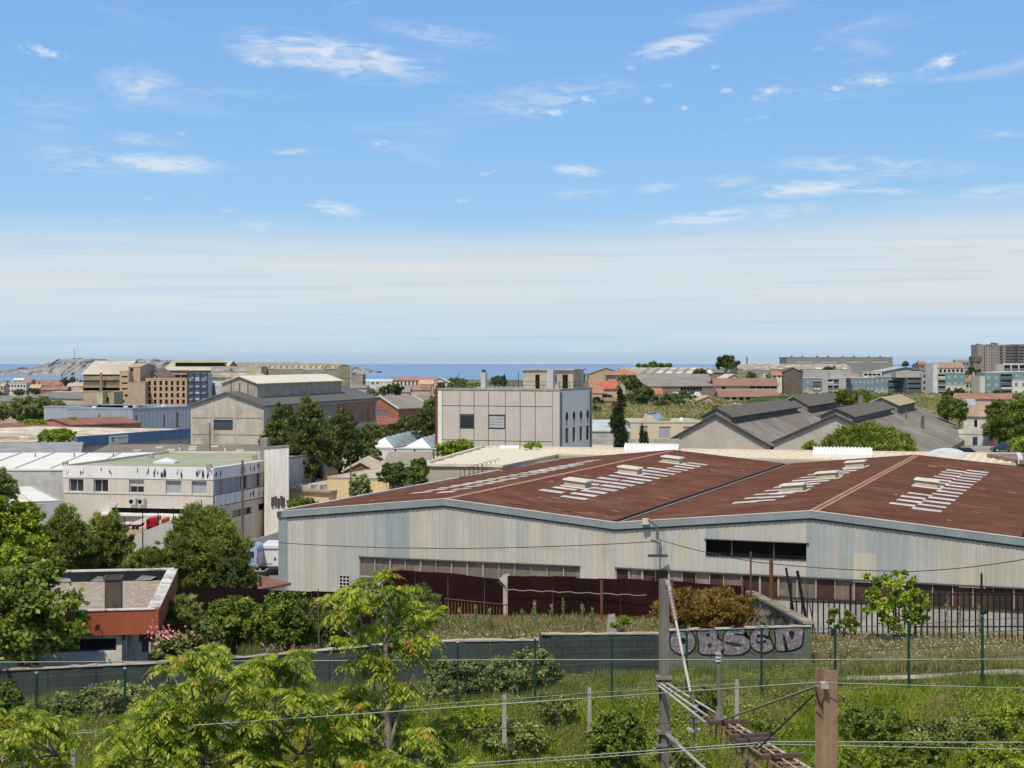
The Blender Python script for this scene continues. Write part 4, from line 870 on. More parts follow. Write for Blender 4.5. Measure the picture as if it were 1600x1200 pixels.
for i in range(nl_):
 s0, s1 = i / nl_, (i + 1) / nl_; ztop = wz(977) + (Z(926, 69.5) - wz(977)) * (s0 + s1) / 2; z = 38.2
 while z < ztop - .08:
  h = rnd.uniform(.22, .4); z2 = min(z + h, ztop); a = P0.lerp(P1, s0 + rnd.uniform(.0, .006)); b = P0.lerp(P1, s1 - rnd.uniform(.002, .008)); o_ = rnd.uniform(.1, .17)
  MB().hexa([a + Vector((0, 0, z + .01)), b + Vector((0, 0, z + .01)), b + nn * o_ + Vector((0, 0, z + .02)), a + nn * o_ + Vector((0, 0, z + .02))][::-1], [a + Vector((0, 0, z2 - .01)), b + Vector((0, 0, z2 - .01)), b + nn * o_ * .85 + Vector((0, 0, z2 - .02)), a + nn * o_ * .85 + Vector((0, 0, z2 - .02))][::-1]).build('stone', rnd.choice(STN), sw); z = z2
 a, b = P0.lerp(P1, s0), P0.lerp(P1, s1); zt0 = wz(977) + (Z(926, 69.5) - wz(977)) * s0; zt1 = wz(977) + (Z(926, 69.5) - wz(977)) * s1; w_ = nn * .2; j = rnd.uniform(0, .05)
 MB().hexa([a - w_ + Vector((0, 0, zt0)), b - w_ + Vector((0, 0, zt1)), b + w_ + Vector((0, 0, zt1)), a + w_ + Vector((0, 0, zt0))], [a - w_ + Vector((0, 0, zt0 + .08 + j)), b - w_ + Vector((0, 0, zt1 + .08)), b + w_ + Vector((0, 0, zt1 + .08)), a + w_ + Vector((0, 0, zt0 + .08 + j))]).build('coping_stone', STN[1], sw)
# == MAROON SHEET FENCE
MAR = mat('sheet_maroon', (.024, .007, .007), .55, var=.3, streak=.3, dirt=(.03, .012, .012)); MAR2 = mat('sheet_maroon_shaded', (.016, .006, .006), .6, streak=.3)  # shade put into the colour: near-black maroon, darkest on the left fence
RUSTP = mat('rust_post', (.20, .095, .055), .8, streak=.3, var=.3); BLK = mat('black_paint', (.018, .018, .02), .5)
def sheetfence(pts, label, m, wid=1.1):
 """pts: (px, distance, top row) ; corrugated sheets standing on the ground"""
 t = thing('sheet_fence', (X(pts[0][0], pts[0][1]), pts[0][1], 36.5), label, 'fence')
 for (a, da, ya), (b, db, yb_) in zip(pts, pts[1:]):
  A = Vector((X(a, da), da, Z(ya, da))); B = Vector((X(b, db), db, Z(yb_, db))); n = max(1, round((B - A).length / wid)); u = (B - A).to_2d().normalized(); nr = Vector((u.y, -u.x, 0))
  for i in range(n):
   p, q = A.lerp(B, i / n), A.lerp(B, (i + 1) / n); mb = MB(); K = 12; dz = rnd.uniform(-.04, .04); of = nr * (.015 * (i % 2))
   for k in range(K + 1):
    r_ = p.lerp(q, k / K) + nr * (.02 * math.sin(k * math.pi)) + of + nr * (.025 if k % 2 else 0); mb.v += [(r_.x, r_.y, r_.z - 2.9), (r_.x, r_.y, r_.z + dz)]
   for k in range(K): mb.f.append((2 * k, 2 * k + 2, 2 * k + 3, 2 * k + 1))
   mb.build('sheet', m, t)
 return t
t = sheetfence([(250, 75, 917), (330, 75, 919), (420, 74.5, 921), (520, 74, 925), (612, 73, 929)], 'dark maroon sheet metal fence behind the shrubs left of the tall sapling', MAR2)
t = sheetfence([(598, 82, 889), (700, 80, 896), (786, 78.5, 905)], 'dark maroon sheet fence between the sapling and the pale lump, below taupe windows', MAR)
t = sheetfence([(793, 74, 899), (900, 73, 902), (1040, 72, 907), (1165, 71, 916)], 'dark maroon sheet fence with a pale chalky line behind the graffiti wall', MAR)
A_ = Vector((X(793, 73.8), 73.8, Z(921, 73.8))); B_ = Vector((X(1010, 72), 72, Z(930, 72)))
pts = [A_.lerp(B_, i / 24) + Vector((0, -.12, .03 * math.sin(i * 1.9))) for i in range(25)]; MB().tube(pts, .022, 4).build('loose_rail', mat('rail_pale', (.30, .22, .18), .8), t)
MB().tube([(X(786, 78), 78, Z(903, 78)), (X(795, 78), 77.8, Z(912, 78)), (X(797, 78), 77.6, Z(924, 78))], [.35, .3, .12], 6).build('torn_lining', mat('lining_pale', (.36, .31, .27), .9, bump=.4), t)
for px, d, yt, yb_, m_, wd, lab in ((940, 70, 907, 985, RUSTP, .09, 'rusty steel post in front of maroon fence, left of the grey mast'), (1050, 70, 905, 950, RUSTP, .07, 'rusty post just right of the grey mast top'), (1160, 68, 905, 980, RUSTP, .07, 'rusty post behind the orange bush'),
       (1173, 68, 862, 925, RUSTP, .06, 'tall rusty post right of the orange bush below the dark opening'), (1205, 67, 875, 948, RUSTP, .12, 'thick rusty post before the brown window band'), (1239, 66, 887, 960, BLK, .07, 'dark slim post left of the leaning black one'), (1257, 64, 892, 975, BLK, .09, 'leaning black post at the end of the stone wall'),
       (1268, 66, 905, 975, RUSTP, .04, 'short thin post right of the leaning black one')):
 z1 = Z(yt, d); zb_ = min(gz(X(px, d), d), Z(yb_, d)) - .1; ln = -.3 if 'leaning' in lab else 0
 o = MB().tube([(X(px, d) - ln, d, zb_), (X(px, d) + (ln if ln else 0), d, z1)], wd * .75, 6).build('fence_post', m_); tag(o, lab, 'post')
# rusty railing
rl = thing('rusty_railing', (X(740, 72), 72, 37.8), 'rusty vertical bar railing in front of the maroon fence', 'railing')
for i in range(20):
 px = 696 + i * 5; yt = 936 + i * .5; MB().box(X(px, 72) - .02, 71.98, 37.2, X(px, 72) + .02, 72.02, Z(yt, 72)).build('bar', RUSTP, rl)
MB().tube([(X(694, 72), 71.95, Z(935, 72)), (X(793, 72), 71.95, Z(945, 72))], .03, 5).build('top_rail', RUSTP, rl); MB().tube([(X(694, 72), 71.95, Z(975, 72)), (X(793, 72), 71.95, Z(980, 72))], .03, 5).build('bottom_rail', RUSTP, rl)
o = MB().hexa([(X(945, 63), 63, 38.3), (X(966, 63), 63, 38.3), (X(966, 63), 63.15, 38.3), (X(945, 63), 63.15, 38.3)], [(X(950, 63), 63.1, Z(962, 63)), (X(961, 63), 63.1, Z(960, 63)), (X(961, 63), 63.2, Z(960, 63)), (X(950, 63), 63.2, Z(962, 63))]).build('concrete_slab', mat('slab_grey', (.30, .30, .28), .9, bump=.3)); tag(o, 'grey broken concrete slab standing in weeds behind the wall', 'slab')
# == PALISADE FENCE (right)
pf = thing('palisade_fence', (X(1420, 68), 68, 37.6), 'black metal palisade fence across the grassy right side', 'fence'); palem = {}
def pal_line(px0, px1, d0, d1, y0, y1, yb0, yb1, step):
 n = int((px1 - px0) / step)
 for i in range(n + 1):
  s = i / n; px = px0 + (px1 - px0) * s; d = d0 + (d1 - d0) * s; z1 = Z(y0 + (y1 - y0) * s, d) + rnd.uniform(-.03, .03); zb_ = Z(yb0 + (yb1 - yb0) * s, d) - .35; h = round((z1 - zb_) * 10) / 10; tall = i % 11 == 0
  key = (h, tall)
  if key not in palem:
   hh = h + (.75 if tall else 0); w_ = .045 if tall else .03; m_ = MB(); m_.box(-w_, -.02, 0, w_, .02, hh - .08); m_.quad((-w_, -.02, hh - .08), (w_, -.02, hh - .08), (0, 0, hh)); m_.quad((w_, .02, hh - .08), (-w_, .02, hh - .08), (0, 0, hh)); palem[key] = m_.mesh('pale', BLK)
  new('post' if tall else 'pale', palem[key], pf, (X(px, d), d, z1 - h + .0))
 for dz in (.16, 1.55):
  MB().tube([(X(px0, d0), d0 + .04, Z(y0, d0) - dz), (X(px1, d1), d1 + .04, Z(y1, d1) - dz)], .03, 4).build('rail', BLK, pf)
pal_line(1236, 1430, 70, 67, 935, 938, 985, 990, 8.2); pal_line(1430, 1760, 67, 63, 924, 920, 990, 1000, 9.2)
# == GREEN MESH FENCE
GRN = mat('fence_green', (.012, .046, .034), .5, var=.1); gf = thing('mesh_fence', (0, 50, 38.6), 'green steel mesh fence with slim posts across the grassy bank', 'fence')
posts = [(-190, 1065), (-70, 1060), (57, 1052), (195, 1045), (325, 1036), (455, 1027), (585, 1016), (715, 1004), (836, 998), (956, 991), (1073, 985), (1190, 980), (1305, 976), (1420, 970), (1535, 963), (1655, 957), (1775, 952)]
PM = MB().box(-.035, -.035, -.5, .035, .035, 2.2).mesh('post', GRN); CM = MB().box(-.042, -.042, 2.2, .042, .042, 2.24).mesh('post_cap', mat('cap_pale', (.35, .42, .38), .5))
FW = mat('wire_green', (.05, .095, .075), .5)
for px, py in posts:
 zt_ = Z(py, 50); o = new('post', PM, gf, (X(px, 50), 50, zt_ - 2.2)); q = bpy.data.objects.new('cap', CM); COL.objects.link(q); q.parent = o
for (a, ya), (b, yb_) in zip(posts, posts[1:]):
 xa_, xb_, za, zb_ = X(a, 50), X(b, 50), Z(ya, 50), Z(yb_, 50)
 for i in range(6):
  dz = .12 + i * .40; mb = MB(); r_ = .009
  mb.hexa([(xa_, 50 - r_, za - dz - r_), (xb_, 50 - r_, zb_ - dz - r_), (xb_, 50 + r_, zb_ - dz - r_), (xa_, 50 + r_, za - dz - r_)], [(xa_, 50 - r_, za - dz + r_), (xb_, 50 - r_, zb_ - dz + r_), (xb_, 50 + r_, zb_ - dz + r_), (xa_, 50 + r_, za - dz + r_)]); mb.build('fold_wire', FW, gf)
 mb = MB(); n = 48; r_ = .0022
 for i in range(1, n):
  s = i / n; x = xa_ + (xb_ - xa_) * s; zt_ = za + (zb_ - za) * s - .05; mb.quad((x - r_, 49.995, zt_ - 2.0), (x + r_, 49.995, zt_ - 2.0), (x + r_, 49.995, zt_), (x - r_, 49.995, zt_)); mb.quad((x, 49.99, zt_ - 2.0), (x, 50.0, zt_ - 2.0), (x, 50.0, zt_), (x, 49.99, zt_))
 mb.build('wire_mesh', FW, gf, kind='stuff')
o = MB().tube([(X(1535, 50) - .05, 49.95, Z(958, 50)), (X(1535, 50) + .1, 50.0, Z(954, 50))], [.07, .1], 6).build('floodlight', BLK); tag(o, 'small black floodlight on top of a green fence post', 'lamp')
# low wire line on short concrete stakes
CON = mat('stake_concrete', (.33, .31, .28), .9, bump=.2)
sm = MB().hexa([(-.07, -.06, 0), (.07, -.06, 0), (.07, .06, 0), (-.07, .06, 0)], [(-.05, -.05, 1.45), (.05, -.05, 1.45), (.05, .05, 1.45), (-.05, .05, 1.45)]).mesh('stake', CON)
for px, py, lab in ((115, 1137, 'short concrete stake at far left below the shrubs'), (788, 1086, 'short concrete stake right of the large foreground foliage'), (921, 1075, 'short concrete stake on the bank left of the grey mast'), (1151, 1062, 'short concrete stake on the bank between mast and rusty beam')):
 tag(new('stake', sm, None, (X(px, 46.5), 46.5, Z(py, 46.5) - 1.45)), lab, 'stake', 'concrete stakes on the bank')
# == CABIN WITH TERRACOTTA FASCIA
TER = mat('fascia_terracotta', (.31, .088, .045), .75, var=.08, streak=.12); WHT = mat('render_white', (.66, .635, .58), .85, streak=.25, dirt=(.30, .29, .27), dsc=.5, var=.1)
GRV = mat('gravel', (.31, .26, .21), .95, col2=(.22, .19, .155), sc=3, bump=.8, bsc=14, fine=.4, dirt=(.40, .35, .29), dsc=5, dth=(.5, .6))
cz_, cf = 40.33, 39.38; pFR = Vector((X(243, 60), 60, 0)); pBR = Vector((X(273, 71.5), 71.5, 0)); uB = (pBR - pFR); uF = Vector((-uB.y, uB.x, 0)).normalized() * 15.0; pFL = pFR + uF; pBL = pBR + uF
cab = thing('cabin', (*((pFR + pBL) / 2).to_2d(), 36.3), 'low flat-roofed cabin with terracotta fascia, white walls and gravel roof', 'building')
ux = -uF.normalized(); uy = uB.normalized(); DD = uB.length
def cp(s, q, z): v_ = pFL + ux * s + uy * q; return Vector((v_.x, v_.y, z))
def cbx(name, m, s0, q0, z0, s1, q1, z1, par=cab): return MB().hexa([cp(s0, q0, z0), cp(s1, q0, z0), cp(s1, q1, z0), cp(s0, q1, z0)], [cp(s0, q0, z1), cp(s1, q0, z1), cp(s1, q1, z1), cp(s0, q1, z1)]).build(name, m, par)
cbx('fascia', TER, 0, -.12, cf, 15, 0, cz_); cbx('fascia', TER, 15, -.12, cf, 15.12, DD + .1, cz_); cbx('fascia', TER, 0, DD, cf, 15, DD + .1, cz_)
cbx('roof_slab', WHT, .02, .0, cf + .02, 14.98, DD, cf + .2); cbx('gravel_bed', GRV, .25, .25, cf + .21, 14.7, DD - .3, cf + .50)
BIT = mat('bitumen', (.022, .026, .032), .6, var=.3); COPW = mat('coping_white', (.60, .57, .53), .8, dirt=(.25, .22, .2), dsc=1.5, dth=(.5, .6))
for i in range(6): cbx('upstand_felt', BIT, .3 + i * 2.4, DD - .29, cf + .5, .3 + i * 2.4 + 2.36, DD - .2, cz_ - .03)
cbx('upstand', BIT, .0, DD - .2, cf + .2, 15, DD, cz_); cbx('upstand', BIT, 14.75, .0, cf + .2, 15, DD - .21, cz_); cbx('upstand', BIT, 0, .0, cf + .2, 14.74, .22, cz_)
for i in range(8): s0 = i * 1.875; cbx('coping', COPW, s0, DD - .28, cz_ + .002, s0 + 1.86, DD + .14, cz_ + .06); cbx('coping', COPW, s0, -.16, cz_ + .002, s0 + 1.86, .16, cz_ + .045)
for i in range(6): q0 = .17 + i * (DD - .46) / 6; cbx('coping', COPW, 14.68, q0, cz_ + .002, 15.16, q0 + (DD - .46) / 6 - .02, cz_ + .06)
for s0 in (9.3, 11.2, 13.2): # felt that has peeled off
 mb = MB(); mb.quad(cp(s0, DD - .32, cf + .52), cp(s0 + rnd.uniform(.7, 1.4), DD - .55, cf + .55), cp(s0 + 1.0, DD - .33, cf + .68), cp(s0 + .35, DD - .30, cz_ - .2)); mb.build('peeled_felt', mat('felt_grey', (.22, .215, .21), .8), cab)
ch = cbx('chimney', mat('chimney_concrete', (.115, .10, .085), .95, streak=.3, bump=.3, dirt=(.05, .045, .04), dsc=1.2), 12.95, 1.1, cf + .5, 13.58, 1.75, cz_ + 1.02)
for a in ((12.9, 1.05, 13.63, 1.15), (12.9, 1.7, 13.63, 1.8), (12.9, 1.15, 13.0, 1.7), (13.53, 1.15, 13.63, 1.7)): cbx('rim', MC['chimney_concrete'], a[0], a[1], cz_ + 1.02, a[2], a[3], cz_ + 1.14, ch)
cbx('flue', DARK, 13.0, 1.15, cz_ + 1.021, 13.53, 1.7, cz_ + 1.04, ch)
# walls set back under the overhang
fF = Face(cp(.5, .12, 0), math.atan2(ux.y, ux.x)); WW = 13.4; hl = [(6.2, 38.72, 7.6, 39.12, 'shut'), (10.6, 38.72, 13.0, 39.22, 'glassd'), (8.75, 37.75, 9.35, 38.15, 'dark')]
mb = MB(); wall_mb(mb, fF, WW, 36, cf, [h[:4] for h in hl], .18); fR = Face(cp(.5 + WW, .12, 0), math.atan2(uy.y, uy.x)); wall_mb(mb, fR, DD - 1.4, 36, cf); mb.build('wall', WHT, cab)
for h in hl: window(fF, h[:4], h[4], cab, .18)
cbx('beam_end', mat('beam_end', (.09, .055, .06), .8), 14.35, .15, cf - .35, 14.95, .8, cf + .0)
cbx('column', mat('column_grey', (.085, .075, .07), .8), 14.45, .3, 36.2, 14.7, .6, cf - .35); cbx('drainpipe', FRD, 13.72, .0, 36, 13.84, .1, cf - .01)
# == RAILWAY CATENARY
STG = mat('steel_grey', (.19, .175, .155), .6, streak=.2, var=.15); STB = mat('steel_brown', (.33, .225, .145), .7, streak=.35, dirt=(.22, .10, .05), dsc=.9, dth=(.52, .66), stk=(9, 9, .5)); STW = mat('steel_pale', (.44, .41, .38), .5, var=.2, dirt=(.24, .15, .10), dsc=3)
RST = mat('steel_rust', (.22, .13, .095), .75, var=.35, dirt=(.38, .30, .25), dsc=4); INS = mat('insulator', (.30, .24, .22), .25); CAB = mat('cable', (.24, .275, .235), .5); CABD = mat('cable_dark', (.05, .05, .05), .6)
def hpost(name, label, px, d, yt, wid, dep, rot, m, zb=35.2, web=True):
 t = thing(name, (X(px, d), d, zb), label, 'mast'); h = Z(yt, d) - zb; f_ = .022 * wid / .2
 def bx(nm, x0, y0, x1, y1): o = new(nm, MB().box(x0, y0, 0, x1, y1, h).mesh(nm, m), t, t.location, rot); return o
 bx('flange', -wid / 2, -dep / 2, wid / 2, -dep / 2 + f_); bx('flange', -wid / 2, dep / 2 - f_, wid / 2, dep / 2); bx('web', -f_ / 2, -dep / 2 + f_, f_ / 2, dep / 2 - f_); return t
D1 = 30.0
gp = hpost('catenary_mast', 'slim grey steel catenary mast standing in front of the graffiti wall', 1037.5, D1, 905, .155, .17, .22, STG)
for yy in (1058, 1066, 1143, 1163): z_ = Z(yy, D1); MB().box(X(1037, D1) - .16, D1 - .15, z_ - .025, X(1037, D1) + .16, D1 + .14, z_ + .025).build('clamp_band', STG, gp)
MB().tube([(X(1037, D1) + .05, D1 - .1, Z(905, D1)), (X(1043, D1), D1 - .12, Z(911, D1)), (X(1047, D1), D1 - .14, Z(922, D1))], [.05, .05, .03], 6).build('head_bracket', STW, gp)
D2 = 21.0
bp_ = hpost('steel_beam_mast', 'stout brown rust-streaked steel beam mast right of the graffiti', 1291, D2, 1046, .21, .22, .42, STB)
MB().box(X(1284, D2) - .06, D2 - .25, Z(1066, D2) - .04, X(1284, D2) + .04, D2 - .11, Z(1066, D2) + .04).build('wire_clamp', STW, bp_)
# boom (truss) running from the grey mast towards the viewer
bm = thing('catenary_boom', (X(1037, D1), D1, Z(1066, D1)), 'ladder-like rusty steel boom reaching from the grey mast towards the viewer', 'catenary boom')
Q0 = Vector((X(1036, D1), D1 - .1, Z(1066, D1))); Q1 = Vector((X(1232, 23.9), 23.9, Q0.z)); ub = (Q1 - Q0).normalized(); nb = Vector((-ub.y, ub.x, 0)) * -1; LB = (Q1 - Q0).length; zt_ = Vector((0, 0, 1))
def bpnt(s, w_, h=0): return Q0 + ub * s + nb * w_ + zt_ * h
def bar(p, q, r_, name, m, par, n=4): return MB().tube([p, q], r_, n).build(name, m, par)
sL = 2.9
for w_ in (-.06, .06): bar(bpnt(0, w_), bpnt(sL, w_ * 2), .020, 'tube', STW, bm, 6)
bar(bpnt(.0, .1, -.04), bpnt(sL, .12, -.14), .022, 'tube', STW, bm, 6)
LE = LB + 3.2
for w_ in (-.27, .27):
 for h in (0, -.30): bar(bpnt(sL - .1, w_ * .55, h * .5), bpnt(LE, w_, h), .024, 'chord', RST if h or w_ > 0 else STW, bm)
bar(bpnt(sL, .0, .02), bpnt(LE, .0, .02), .013, 'cable_run', STW, bm)
n = 24
for i in range(n):
 s = sL + (LE - sL) * i / n; s2 = sL + (LE - sL) * (i + .5) / n; ww = .15 + .11 * i / n
 MB().tube([bpnt(s, -ww), bpnt(s, ww)], .026, 4).build('rung', RST, bm)
 bar(bpnt(s, -ww, 0), bpnt(s2, -ww, -.29), .016, 'lacing', RST, bm); bar(bpnt(s2, ww, -.29), bpnt(s + .22, ww, 0), .012, 'lacing', RST, bm)
for s in (sL + .55, sL + 1.55, sL + 1.85, sL + 2.9, sL + 3.9): MB().hexa([bpnt(s, -.34, .02), bpnt(s, .34, .02), bpnt(s + .1, .34, .02), bpnt(s + .1, -.34, .02)][::-1], [bpnt(s, -.34, .08), bpnt(s, .34, .08), bpnt(s + .1, .34, .08), bpnt(s + .1, -.34, .08)][::-1]).build('cross_plate', mat('plate_brown', (.10, .07, .06), .8), bm)
# upright bracket on the boom with a small insulator on top
qb = bpnt(sL + .2, 0); zz = CZ - (1035 - HY) / F * qb.y
MB().tube([qb, qb.lerp(Vector((qb.x, qb.y, zz)), .25), Vector((qb.x - .02, qb.y, zz))], [.10, .045, .035], 6).build('upright', STG, bm)
for k in range(3): MB().tube([(qb.x - .02, qb.y, zz + .02 + k * .06), (qb.x - .02, qb.y, zz + .05 + k * .06)], [.06, .05], 8).build('insulator_disc', STW, bm)
for s, ln in ((sL + 1.25, .55), (sL + 2.35, .6)):
 p = bpnt(s, -.1, -.3); bar(p, p - zt_ * ln, .03, 'hanger', STG, bm)
 for k in range(4): z_ = p - zt_ * (ln * (.35 + .18 * k)); MB().tube([z_, z_ - zt_ * .03], [.085, .07], 8).build('insulator_disc', INS, bm)
# stay with string of insulators down to the boom
iy = thing('insulated_stay', (X(1043, D1), D1 - .1, Z(911, D1)), 'pale diagonal stay with insulators running down from the grey mast head', 'stay')
S0 = Vector((X(1044, D1), D1 - .15, Z(916, D1))); S1 = Vector((X(1079, 28.3), 28.3, Z(1082, 28.3))); bar(S0, S1, .026, 'rod', STW, iy, 6)
for k in range(9): q = S0.lerp(S1, .03 + k * .035); MB().tube([q, q.lerp(S1, .02)], [.05, .04], 8).build('insulator_disc', INS, iy)
ih = thing('hanging_insulator', (X(1084, 28.3), 28.3, Z(1140, 28.3)), 'hanging insulator string below the end of the diagonal stay', 'insulator')
bar((X(1083, 28.3), 28.3, Z(1078, 28.3)), (X(1085, 28.3), 28.3, Z(1165, 28.3)), .02, 'rod', STG, ih, 6)
for yy in (1102, 1110, 1118, 1127): MB().tube([(X(1084, 28.3), 28.3, Z(yy, 28.3)), (X(1084, 28.3), 28.3, Z(yy + 4.5, 28.3))], [.10, .06], 8).build('insulator_disc', INS, ih)
MB().tube([(X(1084, 28.3), 28.3, Z(1138, 28.3)), (X(1084, 28.3), 28.3, Z(1142, 28.3))], [.13, .13], 8).build('end_ring', STW, ih)
# second tube going down right from the mast
lt = thing('cantilever_tube', (X(1040, D1), D1, Z(1145, D1)), 'pale cantilever tube leaving the grey mast low down', 'cantilever')
T0 = Vector((X(1041, D1), D1 - .1, Z(1145, D1))); T1 = Vector((X(1105, 26.5), 26.5, Z(1205, 26.5))); bar(T0, T0.lerp(T1, .35), .045, 'insulator_body', INS, lt, 8); bar(T0.lerp(T1, .35), T0.lerp(T1, 1.8), .03, 'tube', STW, lt, 8)
bar(T0.lerp(T1, .2) + zt_ * .0, Vector((X(1032, D1), D1 - .2, Z(1172, D1))), .015, 'brace', STG, lt)
# stay rods between the beam mast and the boom
def rod(a, b, r_, m, label, name='stay_rod', cat='stay'): o = MB().tube([a, a.lerp(b, .33), a.lerp(b, .66), b], r_, 6).build(name, m); return tag(o, label, cat)
rod(Vector((X(1275, D2), D2 - .12, Z(1069, D2))), bpnt(sL + .5, .1, .05), .020, mat('rod_bronze', (.28, .22, .13), .5), 'bronze stay rod from the brown mast to the top of the boom')
rod(Vector((X(1272, D2), D2 - .05, Z(1083, D2))), bpnt(LB - .9, .12, .05), .016, mat('rod_olive', (.10, .085, .05), .5), 'dark olive stay rod from the brown mast down to the boom')
def wire(pts, r_, m, label, sag=0.0, group=None, name='overhead_wire'):
 P = []
 for (a, b) in zip(pts, pts[1:]):
  A, B = Vector((X(a[0], a[2]), a[2], Z(a[1], a[2]))), Vector((X(b[0], b[2]), b[2], Z(b[1], b[2]))); n = 10
  for i in range(n + (b is pts[-1])): s = i / n; q = A.lerp(B, s); q.z -= sag * 4 * s * (1 - s); P.append(q)
 o = MB().tube(P, r_, 4).build(name, m); return tag(o, label, 'wire', group)
wire([(-500, 1037, 28), (800, 1031, 28), (2100, 1030, 28)], .010, CAB, 'uppermost pale overhead wire crossing the whole picture in front of the walls')
wire([(-300, 1175, 24), (1279, 1066, 20.75)], .009, CAB, 'pale wire rising from lower left to the brown mast'); wire([(1290, 1067, 20.75), (2200, 1092, 22)], .008, CAB, 'pale wire leaving the brown mast to the right')
wire([(-300, 1268, 25), (1208, 1159, 24.6), (1600, 1160, 24.5), (2200, 1160, 24.5)], .010, CAB, 'upper greenish wire of the pair low in the picture'); wire([(-300, 1276, 25.2), (1208, 1163, 24.8), (1600, 1171, 24.7), (2200, 1180, 24.7)], .008, CAB, 'lower greenish wire of the pair low in the picture')
wire([(-300, 1170, 27), (1050, 1130, 27), (2200, 1133, 27)], .006, CABD, 'very thin dark wire crossing low in the picture')
wire([(-100, 1105, 46.4), (115, 1143, 46.4), (788, 1092, 46.4), (921, 1082, 46.4), (1151, 1068, 46.4)], .009, CAB, 'low fence wire strung on the concrete stakes', .02, name='fence_wire')
wire([(436, 848, 112), (700, 857, 106), (1026, 846, 101)], .026, CABD, 'sagging black cable across the left half of the warehouse front', .1, name='cable'); wire([(1026, 842, 101), (1180, 878, 97), (1420, 893, 92), (1600, 874, 88), (1800, 850, 85)], .026, CABD, 'black cable sagging across the right half of the warehouse front', .12, name='cable')
hb = thing('cable_hanger', (X(1027, 109.8), 109.6, Z(868, 109.6)), 'dark cable hanger with crossbar on the warehouse front below the roof valley', 'cable hanger')
bar(Vector((X(1027, 109.6), 109.5, Z(820, 109.6))), Vector((X(1027, 109.6), 109.5, Z(867, 109.6))), .05, 'rod', STG, hb, 6); MB().box(X(1012, 109.6), 109.4, Z(870, 109.6), X(1043, 109.6), 109.6, Z(866, 109.6)).build('crossbar', FRD, hb)
bar(Vector((X(1012, 109.6), 109.6, Z(812, 109.6))), Vector((X(1027, 109.6), 109.5, Z(822, 109.6))), .05, 'bracket', FRD, hb, 6)
for k in range(3): MB().tube([(X(1027, 109.6), 109.5, Z(828 + 5 * k, 109.6)), (X(1027, 109.6), 109.5, Z(831 + 5 * k, 109.6))], [.14, .1], 8).build('insulator_disc', STG, hb)
# == WHITE OFFICE BUILDING (left)
OFW = mat('office_render', (.52, .475, .43), .9, streak=.14, var=.07, dirt=(.38, .35, .31), dsc=.25, dth=(.55, .75)); OFB = mat('office_band', (.62, .61, .60), .7, var=.05, streak=.08); PEEL = mat('peeled_dark', (.05, .055, .075), .9)
OFG = mat('roof_green', (.29, .31, .21), .85, sc=.25, var=.1, dirt=(.36, .33, .27), dsc=.12, dth=(.45, .65)); ZO = 39.72
pA = Vector((X(99, 151.7), 151.7, 0)); pB = Vector((X(333, 148.4), 148.4, 0)); pC = Vector((X(413, 159.8), 159.8, 0))
uab = (pB - pA).normalized(); ubc = (pC - pB).normalized(); vN = Vector((-uab.y, uab.x, 0)); pD = pC + ubc * 14; pE = pA + vN * 24
of = thing('office_building', ((pA + pC) / 2).to_tuple()[:2] + (31.5,), 'white two-storey office building with peeling paint band and flat pale green roof', 'building')
fA = Face(pA, math.atan2(uab.y, uab.x)); WA = (pB - pA).length; fB = Face(pB, math.atan2(ubc.y, ubc.x)); WBc = (pC - pB).length; sc_ = WA / (333 - 99)
def ha(x0, x1, z0, z1, st): return ((x0 - 99) * sc_, z0, (x1 - 99) * sc_, z1, st)
zt1, zb1 = ZO - 1.28, ZO - 2.55
hA = [ha(108, 131, zb1, zt1, 'glass'), ha(147, 170, zb1, zt1, 'glass'), ha(203, 226, zb1, zt1, 'half'), ha(260, 284, zb1 - .04, zt1, 'shut'), ha(300, 323, zb1 - .04, zt1, 'shut')]
mb = MB(); wall_mb(mb, fA, WA, 31, ZO - 1.15, [h[:4] for h in hA] + [((175 - 99) * sc_, 35.2, (330 - 99) * sc_, 35.7)], .3); mb.build('wall', OFW, of)
MB().hexa([fA.p(0, ZO - 1.15, -.5), fA.p(0, ZO - 1.15, .06), fA.p(WA, ZO - 1.15, .06), fA.p(WA, ZO - 1.15, -.5)], [fA.p(0, ZO, -.5), fA.p(0, ZO, .06), fA.p(WA, ZO, .06), fA.p(WA, ZO, -.5)]).build('parapet_band', OFB, of)
MB().hexa([fA.p(0, ZO - 2.68, 0.002), fA.p(0, ZO - 2.68, .07), fA.p(WA, ZO - 2.68, .07), fA.p(WA, ZO - 2.68, .002)], [fA.p(0, ZO - 2.58, .002), fA.p(0, ZO - 2.58, .07), fA.p(WA, ZO - 2.58, .07), fA.p(WA, ZO - 2.58, .002)]).build('sill_course', OFW, of)
for h in hA: window(fA, h[:4], h[4], of, .3)
mb = MB(); mb.quad(fA.p((175 - 99) * sc_, 35.2, -.3), fA.p((330 - 99) * sc_, 35.2, -.3), fA.p((330 - 99) * sc_, 35.7, -.3), fA.p((175 - 99) * sc_, 35.7, -.3)); mb.build('recess_back', DARK, of)
MB().hexa([fA.p(4, 35.02, .01), fA.p(4, 35.02, 1.2), fA.p(WA, 35.02, 1.2), fA.p(WA, 35.02, .01)], [fA.p(4, 35.18, .01), fA.p(4, 35.18, 1.2), fA.p(WA, 35.18, 1.2), fA.p(WA, 35.18, .01)]).build('canopy', OFB, of)
